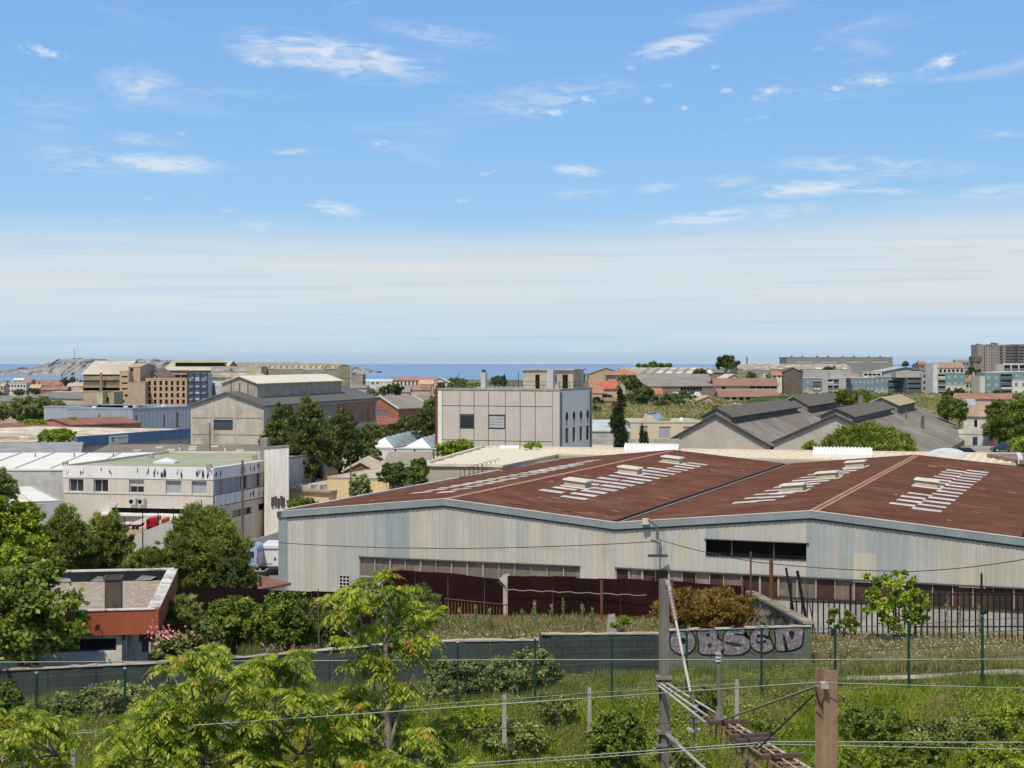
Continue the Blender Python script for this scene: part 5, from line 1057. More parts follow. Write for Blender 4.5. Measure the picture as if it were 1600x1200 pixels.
# side wing face: shutters above white panels
hB = []; zz0, zz1 = ZO - 2.6, ZO - 1.22
for i, (a, b, st) in enumerate(((0, 2.0, 'shut'), (2.05, 4.1, 'shut'), (4.15, 5.6, 'shut'), (5.65, 6.5, 'glass'), (6.55, 7.5, 'single'), (7.55, 9.6, 'shut'), (9.65, 10.6, 'single'), (10.65, 12.2, 'shut'), (12.25, 13.2, 'shut'))):
 if b < WBc: hB.append((a + .3, zz0, min(b + .3, WBc - .1), zz1, st))
mb = MB(); low_ = [(4.2, 34.5, 8.8, 35.2, 'glassd'), (10.4, 34.6, 13.0, 35.3, 'glassd')]; wall_mb(mb, fB, WBc, 31, ZO - 1.15, [h[:4] for h in hB + low_], .3); mb.build('wall', OFW, of)
for h in hB + low_: window(fB, h[:4], h[4], of, .3)
MB().hexa([fB.p(0.065, ZO - 1.15, -.5), fB.p(0.065, ZO - 1.15, .06), fB.p(WBc, ZO - 1.15, .06), fB.p(WBc, ZO - 1.15, -.5)], [fB.p(0.065, ZO, -.5), fB.p(0.065, ZO, .06), fB.p(WBc, ZO, .06), fB.p(WBc, ZO, -.5)]).build('parapet_band', OFB, of)
nP = 10
for i in range(nP): a = .3 + (WBc - .5) * i / nP; b = .3 + (WBc - .5) * (i + 1) / nP - .1; MB().hexa([fB.p(a, ZO - 3.75, .03), fB.p(a, ZO - 3.75, .08), fB.p(b, ZO - 3.75, .08), fB.p(b, ZO - 3.75, .03)], [fB.p(a, ZO - 2.7, .03), fB.p(a, ZO - 2.7, .08), fB.p(b, ZO - 2.7, .08), fB.p(b, ZO - 2.7, .03)]).build('spandrel_panel', OFB, of)
MB().hexa([fB.p(.1, ZO - 3.85, .0), fB.p(.1, ZO - 3.85, .02), fB.p(WBc, ZO - 3.85, .02), fB.p(WBc, ZO - 3.85, .0)], [fB.p(.1, ZO - 2.62, .0), fB.p(.1, ZO - 2.62, .02), fB.p(WBc, ZO - 2.62, .02), fB.p(WBc, ZO - 2.62, .0)]).build('spandrel_backing', FRD, of)
def flakes(fc, a0, a1, n, z0, z1, off, par):
 for _ in range(n):
  a = rnd.uniform(a0, a1); w_ = rnd.uniform(.03, .13); zt_ = rnd.uniform(z0 + .5 * (z1 - z0), z1); zb_ = rnd.uniform(z0, zt_ - .3); mb = MB(); L_ = []; R_ = []; k = 5; l_ = rnd.uniform(-.1, .1)
  for i in range(k + 1): z = zb_ + (zt_ - zb_) * i / k; hw = w_ * math.sin(math.pi * (i + .6) / (k + 1.2)) * rnd.uniform(.5, 1.1); L_.append(fc.p(a + l_ * i / k - hw, z, off)); R_.append(fc.p(a + l_ * i / k + hw, z, off))
  for i in range(k): mb.quad(L_[i], R_[i], R_[i + 1], L_[i + 1])
  mb.build('peeled_patch', PEEL, par)
for a, b, n in ((100, 235, 10), (240, 262, 9), (278, 290, 5), (308, 332, 13)): flakes(fA, (a - 98.5) * sc_, (b - 99.5) * sc_, n, ZO - 1.1, ZO - .05, .066, of)
flakes(fB, .2, 1.6, 5, ZO - 1.1, ZO - .05, .066, of); flakes(fB, WBc * .5, WBc - .3, 15, ZO - 1.05, ZO - .08, .066, of); flakes(fB, WBc * .7, WBc - .3, 9, ZO - 3.7, ZO - 2.8, .086, of)
poly_o = [pA, pB, pC, pD, pE]; MB().prism([(q.x, q.y) for q in poly_o], ZO - .3, ZO - .12).build('roof', OFG, of)
mb = MB()
for a, b in ((pC, pD), (pD, pE), (pE, pA)): mb.quad((a.x, a.y, 31), (b.x, b.y, 31), (b.x, b.y, ZO), (a.x, a.y, ZO))
mb.build('rear_wall', OFW, of)
for a, b in ((pE, pA), (pD, pE)): n_ = (b - a).normalized().cross(zt_); MB().hexa([a + Vector((0, 0, ZO - .11)), b + Vector((0, 0, ZO - .11)), b - n_ * .3 + Vector((0, 0, ZO - .11)), a - n_ * .3 + Vector((0, 0, ZO - .11))], [a + Vector((0, 0, ZO + .1)), b + Vector((0, 0, ZO + .1)), b - n_ * .3 + Vector((0, 0, ZO + .1)), a - n_ * .3 + Vector((0, 0, ZO + .1))]).build('parapet', OFW, of)
def pyr(cx_, cy_, z, r_, h, m, name, par, base=.2):
 o = MB().box(cx_ - r_, cy_ - r_, z, cx_ + r_, cy_ + r_, z + base).build(name, m, par); q = MB(); c = (cx_, cy_, z + base + h); k = [(cx_ - r_, cy_ - r_, z + base + .002), (cx_ + r_, cy_ - r_, z + base + .002), (cx_ + r_, cy_ + r_, z + base + .002), (cx_ - r_, cy_ + r_, z + base + .002)]
 for i in range(4): q.quad(k[i], k[(i + 1) % 4], c)
 q.build('dome', WB, o); return o
pyr(X(260, 157.5), 157.5, ZO - .12, 1.1, .35, WB, 'rooflight', of)
for px, py, d in ((236, 712, 166), (327, 728, 148.6), (102, 728, 152.5), (398, 712, 163)): MB().box(X(px, d) - .25, d - .2, ZO - .1, X(px, d) + .25, d + .2, ZO + .35).build('roof_vent', mat('vent_grey', (.28, .27, .26), .6), of)
# air conditioners
for i in range(2):
 a = (206 + i * 13.5 - 99) * sc_; c0 = 36.05; o = MB().hexa([fA.p(a, c0, .12), fA.p(a, c0, .5), fA.p(a + .72, c0, .5), fA.p(a + .72, c0, .12)][::-1], [fA.p(a, c0 + .62, .12), fA.p(a, c0 + .62, .5), fA.p(a + .72, c0 + .62, .5), fA.p(a + .72, c0 + .62, .12)][::-1]).build('air_conditioner', mat('ac_white', (.5, .48, .46), .5), of); m_ = MB(); m_.quad(*[fA.p(a + .25 + .22 * math.cos(t_ * .5236), c0 + .31 + .22 * math.sin(t_ * .5236), .505) for t_ in range(12)]); m_.build('fan', DARK, o)
# slab tower
slt = thing('slab_tower', (X(432, 160), 160, 31.5), 'tall blank white stained wall slab at the right end of the office building', 'tower')
SLW = mat('slab_white', (.64, .61, .575), .85, streak=.35, stk=(1.2, 1.2, .08), var=.06, dirt=(.34, .33, .31), dsc=.3, dth=(.6, .78))
MB().hexa([(X(413, 158), 158, 31), (X(451, 157), 157, 31), (X(452, 160), 160, 31), (X(414, 161), 161, 31)], [(X(413, 158), 158, 41.0), (X(451, 157), 157, 41.25), (X(452, 160), 160, 41.25), (X(414, 161), 161, 41.0)]).build('slab', SLW, slt)
MB().hexa([(X(413, 158) - .02, 157.94, 41.0), (X(451, 157) + .02, 156.94, 41.25), (X(452, 160) + .02, 160, 41.25), (X(414, 161), 161, 41.0)], [(X(413, 158) - .02, 157.94, 41.1), (X(451, 157) + .02, 156.94, 41.35), (X(452, 160) + .02, 160, 41.35), (X(414, 161), 161, 41.1)]).build('coping', mat('coping_brown', (.20, .16, .13), .9), slt)
MB().box(X(412, 161) - .2, 160, 36, X(412, 161) + .5, 161.8, 42.0).build('flue', mat('flue_grey', (.30, .27, .24), .9, streak=.3), slt)
fS = Face((X(413, 158), 158), math.atan2(-1, X(451, 157) - X(413, 158)))
for i, (a, c) in enumerate(((.9, 0), (1.25, .1), (1.6, -.1), (1.95, .15), (2.2, 0))): MB().hexa([fS.p(a, 35.1 + c, .02), fS.p(a, 35.1 + c, .2), fS.p(a + .22, 35.1 + c, .2), fS.p(a + .22, 35.1 + c, .02)], [fS.p(a, 36.1 + c, .02), fS.p(a, 36.1 + c, .2), fS.p(a + .22, 36.1 + c, .2), fS.p(a + .22, 36.1 + c, .02)]).build('vent_grille', FRD, slt)
# yard walls, lamp, poles, fence posts
o = MB().hexa([(X(180, 126), 126, 31), (X(270, 122), 122, 31), (X(270, 122), 122.3, 31), (X(180, 126), 126.3, 31)], [(X(180, 126), 126, Z(848, 126)), (X(270, 122), 122, Z(812, 122)), (X(270, 122), 122.3, Z(812, 122)), (X(180, 126), 126.3, Z(848, 126))]).build('ramp_wall', mat('ramp_wall', (.40, .375, .35), .9, var=.06, dirt=(.33, .31, .29), dsc=.3)); tag(o, 'plain grey-beige ramp wall between the two front pines', 'wall')
o = MB().hexa([(X(380, 140), 140, 31), (X(442, 146), 146, 31), (X(442, 146), 146.3, 31), (X(380, 140), 140.3, 31)], [(X(380, 140), 140, Z(848, 140)), (X(442, 146), 146, Z(829, 146)), (X(442, 146), 146.3, Z(829, 146)), (X(380, 140), 140.3, Z(848, 140))]).build('yard_wall', SLW); tag(o, 'weathered low wall behind the camper vans', 'wall')
def pole(px, d, yt, r_, m, lab, yb=None, name='utility_pole', cat='pole'):
 z0 = gz(X(px, d), d) if yb is None else Z(yb, d); o = MB().tube([(X(px, d), d, z0 - .2), (X(px, d), d, Z(yt, d))], [r_, r_ * .75], 7).build(name, m); return tag(o, lab, cat)
WOOD = mat('pole_wood', (.15, .11, .08), .9, streak=.3)
pole(379, 138, 719, .13, WOOD, 'brown wooden pole in front of the office building side wing'); pole(548, 150, 722, .10, MC['pole_wood'], 'dark slim pole in front of the yellow buildings'); pole(328, 185, 660, .08, RUSTP, 'thin rust-coloured pole before the concrete gable building'); pole(1345, 330, 617, .8, mat('chimney_brown', (.20, .16, .14), .9), 'stout brown chimney rising from the trees between the dark roofs', name='brick_chimney', cat='chimney')
for i, px in enumerate((195, 223, 247, 271, 315)): pole(px, 124, 800 + [8, 0, -3, -7, -18][i], .05, BLK, ['black fence post at the left end of the yard, partly behind pine', 'black fence post above the ramp wall beside the red trailer', 'black fence post just left of the red truck cab', 'black fence post at the right edge of the red truck', 'black fence post rising above the right front pine'][i], name='fence_post', cat='post')
lmp = thing('street_lamp', (X(180, 125), 125, 31.5), 'street lamp with white head above the left front pine', 'street lamp'); MB().tube([(X(181, 125), 125, 31.5), (X(181, 125), 125, Z(789, 125))], .05, 6).build('post', FRD, lmp); MB().box(X(173, 125), 124.7, Z(789, 125), X(184, 125), 125.1, Z(786, 125)).build('lamp_head', FRW, lmp)
# red truck and trailers
TR_ = mat('truck_red', (.42, .012, .016), .35); TRD = mat('truck_dark_red', (.16, .02, .02), .5); TY = mat('tyre', (.02, .02, .02), .9)
tk = thing('truck', (X(237, 132), 132, 33), 'bright red truck cab parked between the two front pines', 'truck'); d = 132; zt2, zb2 = Z(807, d), Z(826, d)
x0, x1, x2 = X(232, d), X(240, d), X(247, d)
mb = MB(); mb.hexa([(x0, d - 1, zb2 + .2), (x2, d - 1, zb2 + .2), (x2, d + 1.2, zb2 + .2), (x0, d + 1.2, zb2 + .2)], [(x0 + .08, d - .95, zt2 - .1), (x2, d - 1, zt2), (x2, d + 1.2, zt2), (x0 + .08, d + 1.15, zt2 - .1)]); mb.build('cab', TR_, tk)
MB().box(x0 + .12, d - 1.02, zt2 - .55, x1 - .1, d - 1.001, zt2 - .2).build('side_window', GL, tk); MB().box(x0 - .02, d - .8, zt2 - .55, x0 + .04, d + 1, zt2 - .2).build('windscreen', GL, tk); MB().box(x2 + .02, d - .9, zb2 + .15, x2 + 2.8, d + 1.1, zb2 + .35).build('chassis', FRD, tk); MB().box(x2 + .3, d - .9, zb2 + .36, X(256, d), d + .8, zt2 - .25).build('load', FRW, tk); MB().box(X(256.3, d), d - .9, zb2 + .36, X(262, d), d + .8, zt2 - .15).build('load', TR_, tk)
for wxp in (x0 + .35, x2 + .4, x2 + 1.6): w_ = MB().tube([(wxp, d - 1.06, zb2 + .1), (wxp, d - .8, zb2 + .1)], .26, 12).build('wheel', TY, tk)
tl = thing('trailer', (X(213, 130), 130, 33), 'low dark red trailer with white rim left of the red truck', 'trailer'); d = 129.5
for a, b in ((193, 205), (209, 222)): MB().box(X(a, d), d - .8, Z(822, d), X(b, d), d + .8, Z(818.5, d)).build('bed', TRD, tl); MB().box(X(a, d) - .05, d - .85, Z(818.4, d), X(b, d) + .05, d + .85, Z(816.8, d)).build('rim', FRW, tl)
for a in (196, 212, 218): MB().tube([(X(a, d), d - .9, Z(823.5, d)), (X(a, d), d - .7, Z(823.5, d))], .14, 10).build('wheel', TY, tl)
o = MB().box(X(186, 131), 131, 32.6, X(270, 131), 140, Z(825, 131)).build('loading_ramp', mat('ramp_sand', (.56, .42, .30), .9)); tag(o, 'sand-coloured loading platform under the red truck', 'platform')
# vans
def van(px0, px1, d, yt, yb, label, body, win, blue=False):
 t = thing('van', (X((px0 + px1) / 2, d), d, Z(yb, d)), label, 'van'); x0, x1, z0, z1 = X(px0, d), X(px1, d), Z(yb, d), Z(yt, d); h = z1 - z0; D_ = 4.6; mb = MB(); pr = [(0, .12), (0, .55), (.03, .9), (.08, 1.0)]; 
 sec = lambda y, sx, top: [(x0 + (x1 - x0) * sx, y, z0 + .15 * h), (x1 - (x1 - x0) * sx, y, z0 + .15 * h), (x1 - (x1 - x0) * sx, y, z0 + .6 * h), (x1 - (x1 - x0) * (sx + .05), y, z0 + top * .93 * h), (x1 - (x1 - x0) * (sx + .14), y, z0 + top * h), (x0 + (x1 - x0) * (sx + .14), y, z0 + top * h), (x0 + (x1 - x0) * (sx + .05), y, z0 + top * .93 * h), (x0 + (x1 - x0) * sx, y, z0 + .6 * h)]
 S = [sec(d, .02, .97), sec(d + .15, 0, 1.0), sec(d + D_ - 1.3, 0, 1.0), sec(d + D_ - .7, .02, .75), sec(d + D_, .05, .5)]
 for q in S: mb.v += q
 for k in range(4):
  for j in range(8): a = k * 8 + j; b = k * 8 + (j + 1) % 8; mb.f.append((a, b, b + 8, a + 8))
 mb.f.append(tuple(range(8))[::1]); mb.f.append(tuple(32 + j for j in reversed(range(8)))); mb.build('body', body, t)
 for (a, b, c, e, m_, nm) in win: MB().box(x0 + (x1 - x0) * a, d - .03, z0 + h * c, x0 + (x1 - x0) * b, d + .01, z0 + h * e).build(nm, m_, t)
 for a in (.06, .82):
  for yy in (d + .9, d + D_ - 1): o = MB().tube([(x0 + (x1 - x0) * a, yy, z0 + .3), (x0 + (x1 - x0) * (a + .12), yy, z0 + .3)], .32, 12).build('wheel', TY, t); MB().tube([(x0 + (x1 - x0) * a - .01, yy, z0 + .3), (x0 + (x1 - x0) * a + .02, yy, z0 + .3)], .16, 10).build('hub', FRD, o)
 MB().box(x0 + (x1 - x0) * .02, d - .1, z0 + .12 * h, x1 - (x1 - x0) * .02, d - .005, z0 + .2 * h).build('bumper', FRD, t)
VB = mat('van_blue', (.25, .38, .56), .3, var=.03, fine=.02); VW = mat('van_white', (.60, .61, .64), .35, var=.03, fine=.03); TL_ = mat('tail_light', (.45, .02, .02), .3)
van(372, 403, 128, 854, 893, 'pale blue van seen from behind beside the right front pine', VB, [(.42, .80, .55, .80, GL, 'rear_window'), (.04, .30, .55, .80, GL, 'rear_window'), (.93, .99, .32, .6, TL_, 'tail_light'), (.02, .07, .32, .6, TL_, 'tail_light'), (.5, .72, .22, .3, FRW, 'number_plate')])
van(403, 450, 131, 851, 893, 'white camper van with folded grey awning beside the warehouse corner', VW, [(.08, .70, .80, .86, mat('awning_grey', (.16, .17, .19), .6), 'awning'), (.0, .06, .35, .6, TL_, 'tail_light'), (.54, .60, .42, .52, GL, 'side_window'), (.1, .48, .28, .30, FRD, 'body_line')])
I = bldg('lean_to', 'small shed roof with brown top and white edge under the camper van', 'shed', 395, 104, 447, 107, 4.5, 34.55, 30.5, WHT, mat('roof_redbrown', (.23, .12, .09), .8), 'shed', .55, .25)
# == MIDDLE DISTANCE, LEFT
CONC = mat('concrete_warm', (.47, .425, .37), .92, streak=.22, var=.12, dirt=(.27, .24, .21), dsc=.22, dth=(.52, .68), bump=.15); DRF = mat('roof_darkgrey', (.125, .122, .12), .85, var=.12, sc=.15); CRM = mat('roof_ivory', (.62, .58, .47), .7, var=.06)
# gable hall with monitor
pl = Vector((X(298, 202.5), 202.5, 0)); pr_ = Vector((X(412, 200), 200, 0)); 
I = bldg('concrete_hall', 'tall concrete gable hall with cream roof monitor and grey roof beside the pines', 'building', 298, 202.5, 412, 200, 45, 44.35, 30.5, CONC, DRF, 'gable_v', 1.65, .35,
  wins=[('f', 3.3, 41.0, 6.0, 42.35, 'grid'), ('f', 6.5, 37.6, 9.1, 38.6, 'grid')] + [('r',) + g_ for g_ in grid(12, [36.0], 2.6, 2.4, 2, 43, 'glassd')])
P = I['P']; W_ = I['W']
for s0 in (3.0, 6.15): MB().hexa([I['f'].p(s0, 31, .002), I['f'].p(s0 + .28, 31, .002), I['f'].p(s0 + .28, 31, .06), I['f'].p(s0, 31, .06)][::-1], [I['f'].p(s0, 45, .002), I['f'].p(s0 + .28, 45, .002), I['f'].p(s0 + .28, 45, .06), I['f'].p(s0, 45, .06)][::-1]).build('pilaster', mat('pilaster', (.45, .41, .36), .9), I['t'])
for z_ in (42.6, 40.4, 38.6, 36.8): MB().hexa([I['f'].p(.2, z_, .002), I['f'].p(W_ - .2, z_, .002), I['f'].p(W_ - .2, z_, .04), I['f'].p(.2, z_, .04)][::-1], [I['f'].p(.2, z_ + .07, .002), I['f'].p(W_ - .2, z_ + .07, .002), I['f'].p(W_ - .2, z_ + .07, .04), I['f'].p(.2, z_ + .07, .04)][::-1]).build('joint_line', mat('joint_grey', (.24, .215, .19), .9), I['t'])
BRK = mat('brick_orange', (.33, .17, .115), .9, var=.2, sc=.5, streak=.15)
for i in range(9):
 a = 4 + i * 4.5; MB().hexa([I['r'].p(a, 40.6, .01), I['r'].p(a + 4.2, 40.6, .01), I['r'].p(a + 4.2, 40.6, .05), I['r'].p(a, 40.6, .05)][::-1], [I['r'].p(a, 43.8, .01), I['r'].p(a + 4.2, 43.8, .01), I['r'].p(a + 4.2, 43.8, .05), I['r'].p(a, 43.8, .05)][::-1]).build('infill_panel', BRK if i > 4 else mat('infill_grey', (.28, .24, .21), .9), I['t'])
# monitor: ridge z, along the hall
mt = new('monitor', None, I['t'], (*P(W_ / 2, 12, 0).to_2d(), 45.6)); q0, q1, hw = 4, 36, 2.55; zlo, zhi, zr_ = 45.3, 47.1, 48.0
mb = MB(); mb.quad(P(W_ / 2 - hw, q0, zlo - .6), P(W_ / 2 + hw, q0, zlo - .6), P(W_ / 2 + hw, q0, zhi), P(W_ / 2, q0, zr_), P(W_ / 2 - hw, q0, zhi)); mb.quad(P(W_ / 2 + hw, q0, zlo - .6), P(W_ / 2 + hw, q1, zlo - .6), P(W_ / 2 + hw, q1, zhi), P(W_ / 2 + hw, q0, zhi)); mb.quad(P(W_ / 2 - hw, q1, zlo - .6), P(W_ / 2 - hw, q0, zlo - .6), P(W_ / 2 - hw, q0, zhi), P(W_ / 2 - hw, q1, zhi)); mb.quad(P(W_ / 2 + hw, q1, zlo - .6), P(W_ / 2 - hw, q1, zlo - .6), P(W_ / 2 - hw, q1, zhi), P(W_ / 2, q1, zr_), P(W_ / 2 + hw, q1, zhi)); mb.build('monitor_wall', mat('monitor_beige', (.40, .36, .29), .8, streak=.25, stk=(3, 3, .3)), mt)
mb = MB(); mb.slab(P(W_ / 2 - hw - .3, q0 - .3, zhi), P(W_ / 2, q0 - .3, zr_ + .12), P(W_ / 2, q1 + .3, zr_ + .12), P(W_ / 2 - hw - .3, q1 + .3, zhi), .12); mb.slab(P(W_ / 2, q0 - .3, zr_ + .12), P(W_ / 2 + hw + .3, q0 - .3, zhi), P(W_ / 2 + hw + .3, q1 + .3, zhi), P(W_ / 2, q1 + .3, zr_ + .12), .12); mb.build('monitor_roof', CRM, mt)
for s0 in (-1.2, 0, 1.2): MB().hexa([P(W_ / 2 + s0 - .06, q0 - .04, zlo - .6), P(W_ / 2 + s0 + .06, q0 - .04, zlo - .6), P(W_ / 2 + s0 + .06, q0 - .005, zlo - .6), P(W_ / 2 + s0 - .06, q0 - .005, zlo - .6)], [P(W_ / 2 + s0 - .06, q0 - .04, zhi), P(W_ / 2 + s0 + .06, q0 - .04, zhi), P(W_ / 2 + s0 + .06, q0 - .005, zhi), P(W_ / 2 + s0 - .06, q0 - .005, zhi)]).build('strut', FRD, mt)
# white roofed hall at far left
WRF = mat('roof_white', (.66, .645, .60), .6, sc=.3, var=.06, dirt=(.48, .46, .41), dsc=.2, dth=(.55, .72))
I = bldg('white_roof_hall', 'white-roofed hall at the left edge above the lower white roof', 'building', -220, 166, 156, 166, 15, 38.35, 31, mat('wall_offwhite', (.50, .49, .46), .85, streak=.12), WRF, 'shed', .85, .1)
for px, d in ((55, 177), (116, 177), (177, 177)): pole(px, d, 708, .08, FRD, {55: 'leftmost short vent pipe on the white roof', 116: 'middle short vent pipe on the white roof', 177: 'rightmost short vent pipe on the white roof'}[px], yb=716, name='vent_pipe', cat='pipe')
P = I['P']; x_ = I['W'] + 4.5; MB().slab(P(I['W'] + .15, 10.5, 39.0), P(x_, 10.5, 39.0), P(x_, 15.1, 39.3), P(I['W'] + .15, 15.1, 39.3), .2).build('roof_extension', WRF, I['t'])
for i in range(7): MB().slab(P(1 + i * 3.9, .3, 38.50), P(1.2 + i * 3.9, .3, 38.50), P(1.2 + i * 3.9, 14.6, 39.31), P(1 + i * 3.9, 14.6, 39.31), .05).build('roof_seam', mat('seam_grey', (.42, .41, .38), .7), I['t'])
I = bldg('white_lower_roof', 'lower white roof with cream rooflight in front of the white hall', 'building', -260, 137.5, 96, 146, 19, 36.7, 31, mat('wall_grey_shade', (.42, .42, .42), .85), WRF, 'flat', par=.1)
P = I['P']; sx = I['W'] - 4.6; o = add_box(I, 'rooflight', BX, sx, 3.5, 36.76, sx + 1.9, 5.5, 37.1); 
for i in range(4): MB().slab(P(2 + i * 5, .5, 36.79), P(2.2 + i * 5, .5, 36.79), P(2.2 + i * 5, 18, 36.79), P(2 + i * 5, 18, 36.79), .03).build('roof_seam', MC['seam_grey'], I['t'])
BRR = mat('roof_taupe', (.20, .175, .15), .9, var=.15, sc=.15, streak=.1)
I = bldg('taupe_roof_hall', 'low hall with taupe roof dotted with small cream rooflights', 'building', 128, 181, 445, 181, 26, 38.6, 31, CRW, BRR, 'gable_u', .9, .2)
P = I['P']
for i in range(13):
 s_, q = [(2.0, 3), (4.5, 6), (6.5, 9), (5.0, 2.5), (8.5, 6.5), (10.6, 9.5), (9, 3), (11, 7), (13.2, 10), (15, 4), (17, 6), (19, 3.5), (20.5, 7.5)][i]; z_ = 38.66 + .9 * q / 13; MB().slab(P(s_, q, z_ + .1), P(s_ + .95, q, z_ + .1), P(s_ + .95, q + 1.0, z_ + .17), P(s_, q + 1.0, z_ + .17), .1).build('rooflight', mat('rooflight_cream', (.58, .52, .44), .5), I['t'])
for i, (px, d) in enumerate(((352, 186), (281, 188))): o = MB().tube([(X(px, d), d, 39.0), (X(px, d), d, 39.6), (X(px, d), d, 39.85)], [.12, .12, .3], 8).build('roof_cowl', WB); tag(o, ['white roof cowl in front of the concrete hall', 'small white roof cowl on the taupe roof'][i], 'vent')
I = bldg('beige_shed_left', 'long beige shed with grey roof at the left edge behind the white roof', 'shed', -170, 181, 124, 186, 16, 38.9, 31, mat('wall_beige', (.43, .385, .33), .9, var=.08), mat('roof_grey_mid', (.27, .28, .28), .8), 'gable_u', .9, .2)
# blue fascia building
BLF = mat('fascia_blue', (.11, .20, .37), .5, var=.1); SAND = mat('roof_patchy', (.50, .43, .33), .9, var=.25, sc=.12, dirt=(.66, .60, .48), dsc=.35, dth=(.5, .58))
pa_ = Vector((X(117, 213), 213, 0)); pb2 = Vector((X(298, 240), 240, 0)); 
I = bldg('blue_band_store', 'building with long blue fascia carrying a white sign and patchy sand-coloured roof', 'building', 117, 213, 298, 240, 30, 39.4, 31, mat('wall_pale', (.42, .41, .42), .85), SAND, 'flat', par=0.0)
f_ = I['f']; W_ = I['W']; MB().hexa([f_.p(-.1, 38.15, .05), f_.p(W_, 38.15, .05), f_.p(W_, 38.15, .4), f_.p(-.1, 38.15, .4)][::-1], [f_.p(-.1, 39.6, .05), f_.p(W_, 39.6, .05), f_.p(W_, 39.6, .4), f_.p(-.1, 39.6, .4)][::-1]).build('fascia', BLF, I['t'])
def on_face(fc, px):  # position along a face seen at an image column
 k = (px - CX) / F; return (k * fc.o.y - fc.o.x) / (fc.u.x - k * fc.u.y)
a, b = on_face(f_, 167), on_face(f_, 196); sg = MB().hexa([f_.p(a, 38.2, .41), f_.p(b, 38.2, .41), f_.p(b, 38.2, .47), f_.p(a, 38.2, .47)][::-1], [f_.p(a, 39.35, .41), f_.p(b, 39.35, .41), f_.p(b, 39.35, .47), f_.p(a, 39.35, .47)][::-1]).build('sign', mat('sign_white', (.66, .66, .68), .5, var=.02, fine=.02), I['t'])
def text_on(fc, s, a0, a1, z0, z1, off, m, par, name='lettering'):
 cu = bpy.data.curves.new('t', 'FONT'); cu.body = s; cu.offset = .015; o = bpy.data.objects.new('t', cu); COL.objects.link(o); bpy.context.view_layer.update()
 me = bpy.data.meshes.new_from_object(o.evaluated_get(bpy.context.evaluated_depsgraph_get())); bpy.data.objects.remove(o); bpy.data.curves.remove(cu)
 vs = [v.co.copy() for v in me.vertices]; lo = Vector((min(v.x for v in vs), min(v.y for v in vs))); hi = Vector((max(v.x for v in vs), max(v.y for v in vs))); g = wpos(par)
 for v in me.vertices: v.co = fc.p(a0 + (a1 - a0) * (v.co.x - lo.x) / (hi.x - lo.x), z0 + (z1 - z0) * (v.co.y - lo.y) / (hi.y - lo.y), off) - g
 me.materials.clear(); me.materials.append(m); me.name = name; return new(name, me, par, g)
ln = b - a; text_on(f_, 'TONG JUANG', a + ln * .34, a + ln * .94, 38.78, 39.08, .475, mat('ink_navy', (.03, .06, .12), .6), sg)
mb = MB(); mb.quad(f_.p(a + ln * .07, 39.12, .475), f_.p(a + ln * .07, 38.98, .475), f_.p(a + ln * .29, 38.98, .475), f_.p(a + ln * .29, 39.12, .475)); mb.quad(f_.p(a + ln * .12, 38.72, .475), f_.p(a + ln * .24, 38.72, .475), f_.p(a + ln * .21, 38.50, .475), f_.p(a + ln * .15, 38.50, .475)); mb.build('logo', mat('ink_maroon', (.13, .03, .04), .6), sg)
mb = MB(); mb.quad(f_.p(a + ln * .1, 38.97, .476), f_.p(a + ln * .14, 38.75, .476), f_.p(a + ln * .22, 38.75, .476), f_.p(a + ln * .26, 38.97, .476)); mb.build('logo', mat('ink_pink', (.5, .2, .25), .6), sg)
RRF = mat('roof_tile_brown', (.27, .125, .09), .85, var=.2, sc=.5)
I = bldg('long_brown_roof', 'long low building with red-brown roof left of the blue fascia', 'building', -150, 236, 118, 262, 13, 38.6, 31, mat('wall_ochre', (.52, .40, .22), .9), RRF, 'gable_u', 1.0, .3)
I = bldg('brown_roof_block', 'red-brown roof piece behind the patchy sand roof', 'building', 112, 262, 220, 272, 12, 39.2, 31, BRK, RRF, 'gable_u', .9, .2)
I = bldg('ochre_wall_shed', 'small ochre-walled shed left of the round bush', 'shed', -60, 208, 56, 210, 8, 38.9, 31, mat('wall_ochre', (.52, .40, .22), .9), SAND, 'flat', par=.15)
# grey-blue warehouse, two planes
GBW = mat('cladding_greyblue', (.30, .34, .385), .5, var=.06, streak=.06); GBR = mat('roof_greyblue', (.34, .38, .42), .6)
for (a, da, b, db, nm) in ((104, 292, 207, 292, 'left half of the long grey-blue metal warehouse'), (207, 292, 300, 306, 'right half of the long grey-blue metal warehouse')):
 zt3 = 40.95; I = bldg('greyblue_warehouse', nm, 'warehouse', a, da, b, db, 24, zt3, 31, GBW, GBR, 'flat', par=.25)
 for k in (.3, .78): s_ = I['W'] * k; add_box(I, 'roof_vent', WB, s_, 4, zt3 + .05, s_ + .8, 4.8, zt3 + .5)
 n = int(I['W'] / 1.0)
 for k in range(1, n): f_ = I['f']; s_ = I['W'] * k / n; MB().hexa([f_.p(s_ - .04, 36, .003), f_.p(s_ + .04, 36, .003), f_.p(s_ + .02, 36, .05), f_.p(s_ - .02, 36, .05)][::-1], [f_.p(s_ - .04, zt3, .003), f_.p(s_ + .04, zt3, .003), f_.p(s_ + .02, zt3, .05), f_.p(s_ - .02, zt3, .05)][::-1]).build('rib', GBW, I['t'])
for i, px in enumerate((155, 212.5, 256.5, 277)): 
 d = 286 + (px - 155) * .06; o = MB().tube([(X(px, d), d, 37.5), (X(px, d), d, Z(648 if i < 3 else 644, d))], .16 if i < 3 else .25, 6).build('downpipe', FRD); tag(o, ['leftmost dark downpipe on the grey-blue warehouse', 'dark downpipe just right of the bend of the grey-blue warehouse', 'dark downpipe right of centre on the grey-blue right half', 'thick grey downpipe at the right end of the grey-blue warehouse'][i], 'downpipe')
